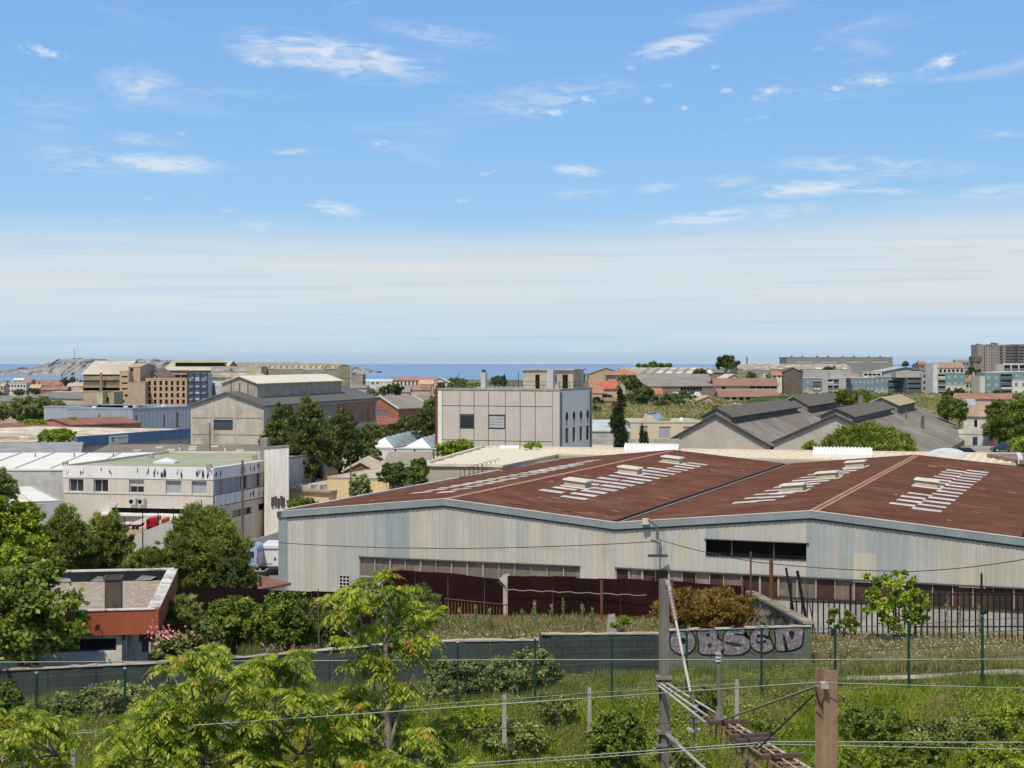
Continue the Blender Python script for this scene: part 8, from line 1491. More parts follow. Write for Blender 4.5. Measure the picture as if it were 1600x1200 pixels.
I = bldg('curved_roof_hall', 'hall with curved pale grey roof behind the steel-blue apartments', 'hall', 1380, 700, 1450, 700, 20, Z(580, 700), 34, AG, mat('roof_palegrey2', (.40, .42, .43), .6), 'gable_v', 2.0, .8); I = bldg('white_office_far', 'white low office with ribbon windows behind the apartments', 'building', 1348, 680, 1378, 680, 12, Z(582, 680), 34, APW, AG, 'flat', par=.3, wins=[('f',) + g_ for g_ in grid(4, [Z(587, 680)], 1.6, .9, .4, 8, 'dark')]); I = bldg('brick_infill_house', 'small pink-brick building between the grey apartment volumes', 'building', 1330, 690, 1349, 690, 10, Z(583, 690), 34, PLP, TIL3, 'flat', par=.2)
# school with white bays, tower, slab block
I = bldg('arcade_school', 'tan building with a row of tall dark bays and brown roof at the right horizon', 'school', 1465, 900, 1507, 900, 16, Z(574.5, 900), 33, mat('wall_cream_far', (.55, .47, .37), .9), mat('tile_mudbrown', (.30, .22, .165), .9), 'gable_u', 3.2, .3, wins=[('f',) + g_ for g_ in grid(6, [Z(583, 900)], 1.4, 2.2, .6, 15.4, 'dark')])
house(1431, 1466, 1000, 572, 580, STO, mat('tile_rust', (.32, .20, .14), .9), 'brown house row left of the arcade building', nw=4); house(1436, 1446, 980, 569.5, 574, STO, TIL2, 'small red-roofed house on the skyline left of the arcade building', nw=1); house(1494, 1520, 1150, 566, 576, mat('plaster_bluegrey', (.27, .27, .28), .9), STO, 'grey town houses on the skyline right of the arcade building', nw=5)
I = bldg('brown_tower_block', 'narrow brown tower with darker overhanging top', 'tower', 1521, 760, 1533, 760, 6, Z(563, 760), 34, mat('tower_brown', (.24, .185, .135), .9), STO, 'flat', par=.1, wins=[('f', 2.0, Z(569, 760), 2.8, Z(568, 760) + .5, 'dark'), ('f', 1.0, Z(583, 760), 2.6, Z(578, 760), 'glassd')]); add_box(I, 'tower_top', mat('tower_olive', (.15, .125, .095), .9), -.35, -.35, Z(565, 760), I['W'] + .35, 6.3, Z(557, 760))
SLB = mat('slab_mauve', (.27, .235, .225), .9, var=.08); SLD = mat('slab_mauve_dark', (.13, .115, .12), .9); SLL = mat('slab_mauve_light', (.34, .29, .275), .9)
sb = thing('slab_block', (X(1600, 1300), 1300, 30), 'huge mauve-brown high-rise slab with ragged roofline at the right edge', 'apartment block'); d = 1300; xx = 1526
while xx < 1680:
 wd_ = rnd.choice([3.2, 4.4, 5.6, 7.2]); m_ = rnd.choice([SLB, SLD, SLD, SLL, SLL]); top_ = rnd.choice([538, 538.5, 539, 540]); off = rnd.choice([0, 2.5, -2]); x0, x1 = X(xx, d), X(xx + wd_ - .15, d); o = MB().box(x0, d + off, 30, x1, d + 16, Z(top_, d)).build('bay', m_, sb)
 if m_ is not SLD and rnd.random() < .55: MB().box(x0 + .3, d + 4, Z(top_, d), x1 - .3, d + 9, Z(top_ - rnd.choice([2, 3]), d)).build('roof_house', SLD, sb)
 if m_ is SLD:
  for k in range(9): MB().box(x0 + .2, d + off - .7, Z(541 + 4.6 * k, d) - .5, x1 - .2, d + off - .01, Z(541 + 4.6 * k, d) + .45).build('balcony', mat('balcony_mauve', (.2, .18, .18), .9), sb)
 else:
  for k in range(9): MB().box(x0 + (x1 - x0) * .36, d + off - .05, Z(543 + 4.6 * k, d), x0 + (x1 - x0) * .62, d + off - .004, Z(543 + 4.6 * k, d) + 1.2).build('window', APB, sb)
 xx += wd_
house(1508, 1521, 620, 597, 618, mat('plaster_cream2', (.50, .45, .37), .9), TIL2, 'cream house with red roof between the two blue apartment groups', nw=2, rows=2, dep=8); house(1519, 1531, 640, 592, 600, PLP, TIL2, 'red-roofed pinkish house beside the cream one', nw=1, rows=1, dep=8); 
stack(1167, 1500, 557, 572, .9, mat('crane_teal', (.12, .30, .32), .6), 'teal harbour crane boom on the skyline', 'harbour_crane', 'crane')
# flags by the sea
for i, px in enumerate((888, 895, 901, 907, 912)):
 t = thing('flag', (X(px, 420), 420, 37), ['leftmost of the small far flags by the sea', 'second small far flag from the left', 'pinkish small far flag in the middle of the row', 'fourth small far flag, reddish', 'dark blue far flag at the right end of the row'][i], 'flag', 'flags by the shore'); MB().tube([(X(px, 420), 420, 37), (X(px, 420), 420, Z(577 if i < 4 else 579, 420))], .05, 4).build('flagpole', FRW, t)
 x = X(px, 420); zf_ = Z(578.5 if i < 4 else 580, 420); mb = MB(); hh = .5 if i < 4 else 1.3
 for k in range(4): a, b = x - .35 * k * .6, x - .35 * (k + 1) * .6; mb.quad((a, 420 + .1 * (k % 2), zf_ - hh - .05 * k), (a, 420 + .1 * (k % 2), zf_ - .05 * k), (b, 420 + .1 * ((k + 1) % 2), zf_ - .05 * (k + 1)), (b, 420 + .1 * ((k + 1) % 2), zf_ - hh - .05 * (k + 1)))
 mb.build('cloth', [FRW, mat('flag_red', (.4, .06, .06), .8), mat('flag_pink', (.5, .3, .3), .8), mat('flag_red', (.4, .06, .06), .8), mat('flag_navy', (.04, .06, .2), .8)][i], t)
# == TREES, MIDDLE AND FAR
T = tree
# far left belt
for i, (a, b, c, d_, D_, lb) in enumerate(((-40, 22, 630, 660, 345, 'olive-green tree at the left edge above the grey roof'), (10, 60, 622, 662, 350, 'left tree of the leafy row in front of the far sheds'), (45, 90, 620, 662, 352, 'middle tree of the leafy row in front of the far sheds'), (78, 106, 624, 662, 348, 'right tree of the leafy row beside the grey-blue warehouse'))): T(a, b, c, d_, D_, lb, 'broad', 'grey', cov=12)
T(24, 75, 656, 671, 262, 'clipped bright green hedge bush in front of the leafy row', 'shrub', 'lime', cov=12, gnd=36.5); T(99, 128, 654, 667, 268, 'small bright green bush left of the grey-blue warehouse downpipe', 'shrub', 'lime', cov=12, gnd=36.5); T(60, 120, 671, 694, 204, 'round bright olive bush in front of the blue fascia', 'broad', 'lime', cov=12, name='round_bush', gnd=33)
for i, (a, b, c, d_, D_, lb) in enumerate(((95, 108, 589, 604, 1000, 'dark round pine on the far left shore'), (106, 128, 591, 600, 1050, 'flat dark pine clump right of the round shore pine'), (20, 40, 610, 618, 700, 'small dark tree cluster below the pale far apartment block'), (40, 62, 608, 618, 700, 'small green tree right of the dark cluster below the far apartments'), (-10, 14, 612, 624, 640, 'dark small tree at the extreme left edge of the town'))): T(a, b, c, d_, D_, lb, 'pine_far' if i < 3 else 'broad', 'pine_far' if i < 3 else 'far', name='far_tree')
# pines behind the office building
for (a, b, c, d_, D_, lb, sd) in ((410, 476, 628, 765, 178, 'leftmost tall dark pine against the side of the concrete hall', 1), (440, 522, 620, 768, 172, 'tallest dark green pine in the middle of the group beside the concrete hall', 2), (498, 566, 640, 750, 182, 'broad olive-green pine to the right of the tallest one', 3), (545, 588, 668, 722, 205, 'small pine above the white panelled hall', 4)):
 T(a, b, c, d_, D_, lb, 'pine', 'pine_far', cov=13, nl=15, seed=sd, leaf=(.55, .13), rc=.4)
T(596, 650, 660, 688, 232, 'low olive pine above the glazed rooflights', 'pine', 'pine_far', cov=12, nl=8, seed=5); T(640, 700, 636, 690, 228, 'dark pine touching the left edge of the centre block', 'pine', 'pine_far', cov=13, nl=12, seed=6); T(556, 612, 664, 690, 226, 'dense low pine between the tall pines and the white hall', 'pine', 'pine_far', cov=12, nl=9, seed=8)
T(590, 634, 601, 619, 520, 'dark green tree clump below the white shore shed', 'broad', 'far', name='far_tree'); T(560, 592, 608, 622, 540, 'soft green bushes right of the silo foot', 'broad', 'grey', name='far_tree'); T(662, 690, 620, 645, 262, 'light green tree at the right end of the brick hall roof', 'broad', 'broad', cov=12); T(622, 655, 650, 664, 250, 'palm-like bushy tree in front of the brick hall', 'broad', 'far', cov=10)
T(697, 735, 592, 613, 430, 'leafy tree behind the roof edge of the centre block', 'broad', 'grey', cov=12); T(722, 760, 600, 613, 400, 'olive bushes behind the rooftop rails of the centre block', 'broad', 'grey'); T(765, 792, 588, 605, 520, 'dark tree beyond the roof of the centre block', 'broad', 'far'); cy1 = T(786, 791, 586, 606, 500, 'tiny dark pointed cypress beyond the centre block roof', 'cyp'); T(680, 700, 600, 612, 500, 'dark bush left of the centre block roof', 'broad', 'far')
T(896, 916, 583, 606, 300, 'green tree right of the rooftop cabin', 'broad', 'broad', cov=12); T(683, 746, 688, 722, 200, 'bright green young tree in front of the lower left of the centre block', 'broad', 'lime', cov=8, nl=8); T(640, 672, 716, 746, 162, 'green bush at the corner of the cream warehouse', 'shrub', 'broad', cov=10)
T(545, 582, 738, 790, 140, 'slender light green tree in front of the yellow building', 'broad', 'grey', cov=5, nl=8); T(590, 640, 722, 765, 150, 'dark leafy tree right of the yellow building', 'broad', 'far', cov=10); T(628, 668, 728, 762, 158, 'bushy tree against the end wall of the cream warehouse', 'broad', 'broad', cov=10); T(446, 498, 778, 800, 128, 'row of low green shrubs behind the warehouse roof corner', 'shrub', 'broad', cov=8); T(574, 600, 702, 730, 190, 'tall thin shrub with pale leaves left of the glazed rooflights', 'broad', 'grey', cov=4)
# cypresses
T(959.5, 981, 611, 705, 222, 'tall dark columnar cypress right of the centre block', 'cyp', cov=14, lobes=lambda a: [(a[0] - .25 + .3 * math.sin(k), a[1], a[2] + (a[3] - a[2]) * (.03 + .93 * k / 9), a[4] * w_, a[4] * w_, (a[3] - a[2]) * .11) for k, w_ in enumerate((.75, .85, .95, 1.0, .95, .85, .72, .62, .5, .3))]); T(999, 1007, 664, 704, 228, 'small slim cypress, left of the short pair', 'cyp', cov=14); T(1005, 1013, 673, 704, 226, 'shorter slim cypress, right of the short pair', 'cyp', cov=14)
# centre-right
T(962, 990, 586, 612, 440, 'leafy tree in front of the orange hipped roof', 'broad', 'grey', cov=12, seed=31); T(980, 1002, 592, 614, 436, 'darker tree right of the one before the hipped roof', 'broad', 'far', cov=12, seed=32); T(990, 1022, 606, 626, 400, 'dark hedge mass left of the terracotta-roofed house', 'broad', 'far', cov=12)
for i, (a, b, c, d_) in enumerate(((994, 1012, 569, 577), (1008, 1030, 566, 577), (1026, 1052, 567, 577))): T(a, b, c, d_, 760, ['left tree of the green row on the skyline before the sea', 'middle tree of the green row on the skyline before the sea', 'right tree of the green row on the skyline before the sea'][i], 'broad', 'broad', name='far_tree', gnd=38)
T(1116, 1152, 555, 579, 700, 'big round dark tree standing alone on the skyline', 'broad', 'far', cov=13, gnd=40); T(1082, 1104, 577, 588, 620, 'low dark tree behind the brown hangar', 'broad', 'far'); T(1166, 1183, 582, 602, 540, 'small tree right of the ivory-roofed hall', 'broad', 'far'); T(1192, 1215, 589, 598, 545, 'bushes below the two cottages', 'broad', 'far'); T(1288, 1304, 573, 580, 660, 'tiny green tree before the specked hangar roof', 'broad', 'far'); T(1407, 1419, 566, 574, 1100, 'tiny dark tree on the skyline right of the long flat block', 'broad', 'far', gnd=38)
for i, (a, b, c, d_, D_, lb) in enumerate(((1306, 1332, 608, 636, 345, 'olive tree left of the brown chimney'), (1322, 1366, 610, 644, 340, 'bright plane tree around the brown chimney'), (1356, 1402, 616, 640, 350, 'plane tree right of the brown chimney'), (1464, 1496, 618, 662, 330, 'plane tree left of the street at the right'), (1486, 1512, 626, 660, 322, 'darker plane tree beside the end wall of the second shed'), (1536, 1586, 624, 700, 300, 'large bright plane tree over the street corner'), (1566, 1640, 618, 702, 296, 'largest plane tree at the right edge'), (1576, 1640, 684, 712, 232, 'bright yellow-green shrub at the right edge behind the cream roof'))): T(a, b, c, d_, D_, lb, 'broad', 'lime' if i == 7 else 'broad', name='plane_tree' if i < 7 else 'shrub', cov=12, nl=12, seed=40 + i)
T(1395, 1432, 624, 634, 420, 'low green hedge behind the khaki monitor', 'shrub', 'far', gnd=36)
T(1276, 1440, 661, 722, 226, 'broad dome-shaped umbrella pine in front of the dark sheds', 'umb', 'umb', cov=13, nl=60, rc=.42, leaf=(.5, .16)); T(1253, 1280, 688, 710, 222, 'small yellow-green shrub at the left foot of the umbrella pine', 'shrub', 'lime', cov=10)
T(1508, 1533, 574, 592, 700, 'green trees below the brown tower', 'broad', 'far'); T(1518, 1532, 603, 622, 600, 'small dark tree beside the pale blue apartments', 'broad', 'far')
# meadow shrubs
ORD = 'leftmost,second,third,fourth,fifth,sixth,seventh,eighth,ninth,tenth,eleventh,twelfth,thirteenth,fourteenth,fifteenth,sixteenth'.split(',')
MSH = ((1000, 632, 14, 400), (1034, 634, 12, 395), (1062, 632, 12, 400), (932, 628, 10, 402), (1020, 628, 14, 415), (1048, 626, 16, 420), (1122, 640, 9, 380), (948, 622, 10, 410), (1072, 620, 14, 430), (984, 624, 12, 418), (1480, 617, 11, 500), (1500, 616, 12, 510), (1560, 618, 12, 505), (1540, 619, 8, 500), (930, 640, 8, 370), (965, 634, 9, 390))
for i, (px, py, s_, D_) in enumerate(MSH):
 T(px - s_, px + s_, py - s_ * .62, py + s_ * .4, D_, ORD[sorted(q[0] for q in MSH).index(px)] + ' from the left of the low dark shrubs on the meadow', 'shrub', 'far', group='shrubs dotted over the meadow', name='meadow_shrub', cov=7, gnd=gz(X(px, D_), D_) - .1)
def tufts(name, lab, n, px0, px1, d0, d1, lm, Lf, Wf, kind='stuff', cat='grass', cover=None):
 px = rng.uniform(px0, px1, n); d_ = rng.uniform(d0 ** .5, d1 ** .5, n) ** 2; x = (px - CX) / F * d_; z = np.array([gz(a, b) for a, b in zip(x, d_)]); C = np.stack([x, d_, z], 1); D_ = unit(n) * .5 + np.array([0, 0, 1.0]); D_ /= np.linalg.norm(D_, axis=1, keepdims=True); k = rng.uniform(.5, 1.4, n); V = leaf_quads(C, D_, unit(n), Lf * k, Wf * k); o = new(name, np_mesh(name, V, 4, LM[lm], (0, 0, 0))); tag(o, lab, cat, kind='stuff'); return o
LM['dry'] = leafmat('leaves_meadow', [(.09, .12, .03), (.15, .17, .045), (.23, .21, .08), (.33, .27, .12), (.18, .19, .05)], .3, psc=.04, mul=(1.15, 1.08, .95))
tufts('meadow_grass', 'green and tan meadow grass beyond the centre block', 26000, 880, 1640, 318, 570, 'dry', .55, .4)
# grassy mound between the two shed roofs and the blue apartments
mv = MB(); n = 22; 
for i in range(n + 1):
 for j in range(9):
  px = 1160 + i * 8.5; d_ = 410 + j * 12; h = 2.6 * math.sin(math.pi * min(1, (i / n) ** .8)) ** .7 * math.sin(math.pi * j / 8); mv.v.append((X(px, d_), d_, gz(X(px, d_), d_) - .6 + max(0, h) * 1.35))
for i in range(n):
 for j in range(8): mv.f.append((i * 9 + j, (i + 1) * 9 + j, (i + 1) * 9 + j + 1, i * 9 + j + 1))
mv.build('grassy_mound', GM[0], smooth=True, kind='structure')
# == NEAR TREES AND SHRUBS
T(58, 152, 788, 935, 88, 'dense olive-green pine, left of the two front pines', 'pine', 'pine', cov=14, nl=15, seed=21, leaf=(.30, .055), rc=.36); T(120, 208, 796, 930, 90, 'rounded pine just left of the ramp wall', 'pine', 'pine', cov=14, nl=14, seed=22, leaf=(.30, .055), rc=.36)
T(246, 390, 786, 955, 86, 'big dense pine right of the ramp wall', 'pine', 'pine', cov=15, nl=20, seed=23, leaf=(.30, .055), rc=.36); T(190, 290, 858, 912, 84, 'low spreading pine in front of the ramp wall', 'pine', 'pine', cov=13, nl=10, seed=24, leaf=(.28, .05))
T(330, 412, 870, 945, 83, 'low dark pine reaching towards the vans', 'pine', 'pine_far', cov=12, nl=10, seed=25)
T(-50, 28, 732, 800, 112, 'dark olive tree cut by the left edge below the white roof', 'broad', 'grey', cov=13, nl=12, seed=26); T(-60, 76, 778, 905, 70, 'bright green leafy tree at the left edge in front of the pines', 'broad', 'lime', cov=11, nl=16, seed=27, leaf=(.20, .13)); T(-70, 134, 885, 1040, 57.6, 'green big-leaved tree overlapping the left end of the cabin', 'broad', 'broad', cov=8, nl=20, seed=28, leaf=(.22, .15), trunk=.13, rc=.42, bark=BARKL); T(-60, 60, 850, 960, 60, 'leafy green tree behind the big-leaved one at the left edge', 'broad', 'lime', cov=9, nl=12, seed=29, leaf=(.2, .13))
T(-30, 40, 1068, 1150, 50.8, 'low leafy bush at the far left in front of the dark wall', 'shrub', 'broad', cov=8, leaf=(.16, .1))
T(258, 318, 928, 990, 66, 'soft grey-green broom bush beside the cabin', 'shrub', 'broom', cov=10, leaf=(.22, .03), seed=51); T(318, 410, 930, 1015, 64, 'rounded green bush in front of the maroon fence', 'shrub', 'broad', cov=10, leaf=(.14, .08), seed=52); T(395, 505, 925, 1022, 62, 'wide leafy green bush left of the tall sapling', 'shrub', 'broad', cov=10, leaf=(.15, .09), seed=53); T(480, 560, 930, 1010, 66, 'feathery bush behind the tall sapling', 'shrub', 'broom', cov=9, leaf=(.2, .03), seed=54); T(610, 692, 916, 985, 67, 'grey feathery broom right of the tall sapling', 'shrub', 'broom', cov=9, leaf=(.24, .03), seed=55)
T(236, 300, 990, 1042, 59, 'pale leafy shrub with pink flowers right of the cabin', 'shrub', 'broom', cov=9, leaf=(.14, .06), seed=56); T(290, 350, 965, 1030, 61, 'grey-green shrub behind the pink flowers', 'shrub', 'grey', cov=9, leaf=(.14, .07), seed=57)
C = np.stack([rng.normal(X(255, 58.8), .40, 110), rng.uniform(58.4, 59.0, 110), rng.normal(Z(990, 58.8), .22, 110)], 1); C2 = np.stack([rng.normal(X(330, 60.2), .6, 26), rng.uniform(59.5, 60.2, 26), rng.normal(Z(1000, 60), .3, 26)], 1); C = np.concatenate([C, C2]); D_ = unit(len(C)); V = leaf_quads(C, D_, unit(len(C)), .11, .10); tag(new('oleander_flowers', np_mesh('oleander_flowers', V, 4, LM['pink'])), 'clusters of pink flowers on the shrubs right of the cabin', 'flowers', kind='stuff')
T(1022, 1186, 922, 992, 62, 'rust-orange and green spreading bush behind the graffiti wall', 'shrub', 'rust', cov=9, nl=14, leaf=(.20, .045), seed=58, rc=.42); T(955, 985, 963, 985, 61, 'small bright green weed behind the wall beside the concrete slab', 'shrub', 'lime', cov=6, leaf=(.14, .08), cat='plant'); T(1342, 1456, 882, 1000, 66, 'light green leafy bush growing through the palisade fence', 'broad', 'lime', cov=2.6, nl=14, leaf=(.17, .12), seed=59, trunk=.06, gnd=37.7)
T(1290, 1345, 950, 1000, 67, 'thin greenery on the palisade fence left of the leafy bush', 'shrub', 'broad', cov=3, leaf=(.15, .1), seed=60)
T(655, 770, 1032, 1108, 51.5, 'pale-leaved bramble mound behind the mesh fence, left part', 'shrub', 'grey', cov=9, leaf=(.13, .09), seed=61, nl=12); T(745, 885, 1018, 1090, 52.6, 'pale-leaved bramble mound below the step in the wall', 'shrub', 'grey', cov=9, leaf=(.13, .09), seed=62, nl=12); T(915, 1010, 1108, 1210, 45.4, 'dark green round bush on the bank near the bottom', 'shrub', 'broad', cov=11, leaf=(.11, .07), seed=63, nl=10); T(120, 260, 1068, 1140, 51.5, 'grey-green shrub mass in front of the dark wall, left', 'shrub', 'grey', cov=9, leaf=(.13, .08), seed=64, nl=12); T(40, 150, 1090, 1165, 50.6, 'lower grey-green shrubs at the left behind the mesh fence', 'shrub', 'grey', cov=9, leaf=(.13, .08), seed=65, nl=10); T(395, 470, 1050, 1110, 52, 'pale shrub behind the foreground foliage at the dark wall', 'shrub', 'grey', cov=8, leaf=(.13, .08), seed=66)
BSH = ((1360, 1130, 60), (1480, 1150, 70), (1580, 1130, 60), (1180, 1150, 50), (800, 1150, 60), (730, 1120, 40), (1420, 1180, 60), (1060, 1180, 45), (1550, 1190, 60), (1100, 1090, 35), (870, 1100, 35), (1330, 1195, 50), (1620, 1160, 50))
for i, (px, py, s_) in enumerate(BSH):
 D_ = 48.6 - (py - 1110) / 90 * 2.2; T(px - s_, px + s_, py - s_ * .38, py + s_ * .5, D_, ORD[sorted(q[0] for q in BSH).index(px)] + ' from the left of the low weedy shrubs on the bank', 'shrub', ['broad', 'broom', 'lime'][i % 3], group='weedy shrubs on the bank', name='bank_shrub', cov=5, leaf=(.12, .06), nl=7, seed=70 + i)
# bare dead branches
db = thing('dead_branches', (X(440, 68), 68, 37), 'tangle of bare grey dead branches below the warehouse corner', 'dead shrub'); mb = MB(); r_ = random.Random(5)
for i in range(46):
 a = Vector((X(r_.uniform(405, 510), 67), 67 + r_.uniform(-.6, .6), 37.3)); p = a; pts = [p]; dr = Vector((r_.uniform(-.6, .6), r_.uniform(-.3, .3), r_.uniform(.5, 1)))
 for k in range(4): dr = (dr + Vector((r_.uniform(-.4, .4), r_.uniform(-.3, .3), r_.uniform(-.25, .25)))).normalized(); p = p + dr * r_.uniform(.35, .62); pts.append(p)
 mb.tube(pts, [.028, .022, .016, .010, .006], 4)
mb.build('branches', mat('dead_wood', (.26, .22, .19), .95), db)
st = thing('dead_shrub', (X(497, 58), 58, 36.5), 'single bare brown stem right of the wide leafy bush', 'dead shrub'); MB().tube([(X(497, 58), 58, 36.5), (X(499, 58), 58, 38.5), (X(497, 58), 58, Z(920, 58))], [.07, .05, .02], 5).build('stem', BARK, st)
# == GRASS
def grass(name, lab, n, fn, cols, hmin, hmax, wd, psc, reject=None, tr=.3):
 px = rng.uniform(-120, 1720, n * 2); d_ = np.sqrt(rng.uniform(fn[0] ** 2, fn[1] ** 2, n * 2)); x = (px - CX) / F * d_; keep = np.ones(len(x), bool)
 if reject: keep = ~reject(x, d_, px)
 x, d_ = x[keep][:n], d_[keep][:n]; n = len(x); z = np.array([gz(a, b) for a, b in zip(x, d_)]) - .03
 cl = (np.sin(x * 1.9 + d_ * .7) + np.sin(x * .8 - d_ * 1.6 + 2) + np.sin(x * 4.1 + d_ * 3.3)) / 3; h = rng.uniform(hmin, hmax, n) * (1 + .45 * cl); a = rng.uniform(0, 6.283, n); lean = rng.uniform(.05, .55, n) * h; dx, dy = np.cos(a), np.sin(a); b = rng.uniform(0, 6.283, n); wx_, wy_ = np.cos(b) * wd / 2, np.sin(b) * wd / 2
 B0 = np.stack([x - wx_, d_ - wy_, z], 1); B1 = np.stack([x + wx_, d_ + wy_, z], 1); Tp = np.stack([x + dx * lean, d_ + dy * lean, z + h], 1); V = np.stack([B0, B1, Tp], 1); return tag(new(name, np_mesh(name, V, 3, leafmat(name + '_mat', cols, tr, psc, (1.12, 1.02, .95) if 'dry' in name or 'plateau' in name else (1.44, 1.40, .98)))), lab, 'grass', kind='stuff')
def rej_bank(x, d_, px): return np.zeros(len(x), bool)
grass('bank_grass', 'lush green grass covering the bank below the mesh fence', 190000, (44.6, 50.3), [(.07, .11, .014), (.13, .19, .02), (.22, .28, .03), (.31, .34, .06), (.38, .33, .12)], .12, .42, .035, .9)
def rej_bp(x, d_, px): return (np.sin(x * .9 + 1) + np.sin(d_ * 2.1 + x * .5) + np.sin(x * 2.3 - d_)) < .75
grass('dry_bank_patches', 'patches of dry straw-coloured grass among the green of the bank', 36000, (44.6, 50.3), [(.12, .12, .04), (.24, .21, .08), (.38, .31, .15), (.50, .42, .24)], .2, .5, .035, .9, rej_bp)
def rej_mid(x, d_, px): return (d_ > 55.7) | ((px > 1300) & (d_ > 52.0 + .3 * np.sin(x * 1.3)) & (d_ < 53.4 + .4 * np.sin(x * .9 + 1)))
grass('strip_grass', 'green grass between the mesh fence and the walls', 90000, (50.3, 55.8), [(.06, .09, .02), (.11, .14, .03), (.17, .20, .045), (.26, .25, .09), (.36, .30, .15)], .15, .45, .035, .8, rej_mid)
def rej_pl(x, d_, px): return (x < -4.5) | (x > 10.4)
grass('plateau_grass', 'dry tan and green grass behind the graffiti wall', 70000, (56.4, 73), [(.10, .12, .03), (.19, .18, .06), (.32, .26, .12), (.45, .36, .20), (.26, .24, .09)], .12, .40, .04, .5, rej_pl)
def rej_r(x, d_, px): return (x < 11.2)
grass('dry_grass', 'dry straw-coloured grass in front of the palisade fence', 120000, (53.6, 69), [(.10, .13, .03), (.22, .21, .07), (.36, .30, .14), (.52, .43, .25), (.30, .26, .11)], .15, .50, .04, .45, rej_r)
def rej_l(x, d_, px): return (x > -5) | ((x < -13) & (d_ > 57.5) & (x > -29))
grass('garden_grass', 'rough green grass around the cabin and shrubs', 60000, (56.4, 74), [(.03, .05, .014), (.07, .10, .025), (.13, .15, .045), (.22, .20, .09)], .2, .6, .04, .5, rej_l)
# seed heads and small white flowers
n = 1300; px = rng.uniform(1270, 1720, n); d_ = rng.uniform(54, 67, n); x = (px - CX) / F * d_; z = np.array([gz(a, b) for a, b in zip(x, d_)]) + rng.uniform(.35, .75, n); C = np.stack([x, d_, z], 1); V = leaf_quads(C, unit(n), unit(n), .08, .035); tag(new('seed_heads', np_mesh('seed_heads', V, 4, LM['white'])), 'cream seed heads above the dry grass on the right', 'weeds', kind='stuff')
n = 260; px = rng.uniform(640, 1010, n); d_ = rng.uniform(57, 64, n); x = (px - CX) / F * d_; z = np.array([gz(a, b) for a, b in zip(x, d_)]) + rng.uniform(.3, .5, n); C = np.stack([x, d_, z], 1); V = leaf_quads(C, unit(n), unit(n), .07, .05); tag(new('daisy_flowers', np_mesh('daisy_flowers', V, 4, LM['white'])), 'small white flowers in the grass behind the low wall', 'flowers', kind='stuff')
# tall weed spikes before the maroon fence
WST = ((835, 940), (862, 945), (880, 938), (910, 945), (815, 955), (925, 950), (700, 955), (718, 950), (742, 948), (765, 952), (1022, 955), (1480, 930), (1500, 950), (1530, 945), (1260, 960))
for i, (px, py) in enumerate(WST):
 D_ = 65.5; x = X(px, D_); g = gz(x, D_); h = Z(py, D_) - g; n = 160; s_ = rng.uniform(0, 1, n); C = np.stack([x + rng.normal(0, .09, n) * (1.1 - s_), D_ + rng.normal(0, .09, n), g + h * s_], 1); V = leaf_quads(C, unit(n) * .5 + np.array([0, 0, .6]), unit(n), .16 * rng.uniform(.5, 1.2, n), .05 * rng.uniform(.6, 1.2, n)); t = thing('tall_weed', (x, D_, g), ORD[sorted(q[0] for q in WST).index(px)] + ' from the left of the tall spiky dry weed stalks', 'weed', 'tall weed stalks'); new('leaves', np_mesh('leaves', V, 4, LM['broom' if i % 2 else 'grey'], (x, D_, g)), t, (x, D_, g), 0, 'stuff'); MB().tube([(x, D_, g), (x + .05, D_, g + h)], [.02, .006], 4).build('stalk', BARKL, t)
# dusty path
pth = MB(); n = 40
for i in range(n):
 a, b = 1300 + i * 12, 1312 + i * 12; f0 = lambda p_: (52.25 + .12 * math.sin(p_ * .03), 53.2 + .25 * math.sin(p_ * .02 + 1)); (d0, d1), (e0, e1) = f0(a), f0(b); pth.quad((X(a, d0), d0, gz(X(a, d0), d0) + .09), (X(b, e0), e0, gz(X(b, e0), e0) + .09), (X(b, e1), e1, gz(X(b, e1), e1) + .09), (X(a, d1), d1, gz(X(a, d1), d1) + .09))
pth.build('dirt_path', mat('path_dust', (.42, .35, .28), .95, var=.2, sc=1.5, dirt=(.22, .20, .10), dsc=1.2, dth=(.52, .62), bump=.3), kind='structure')
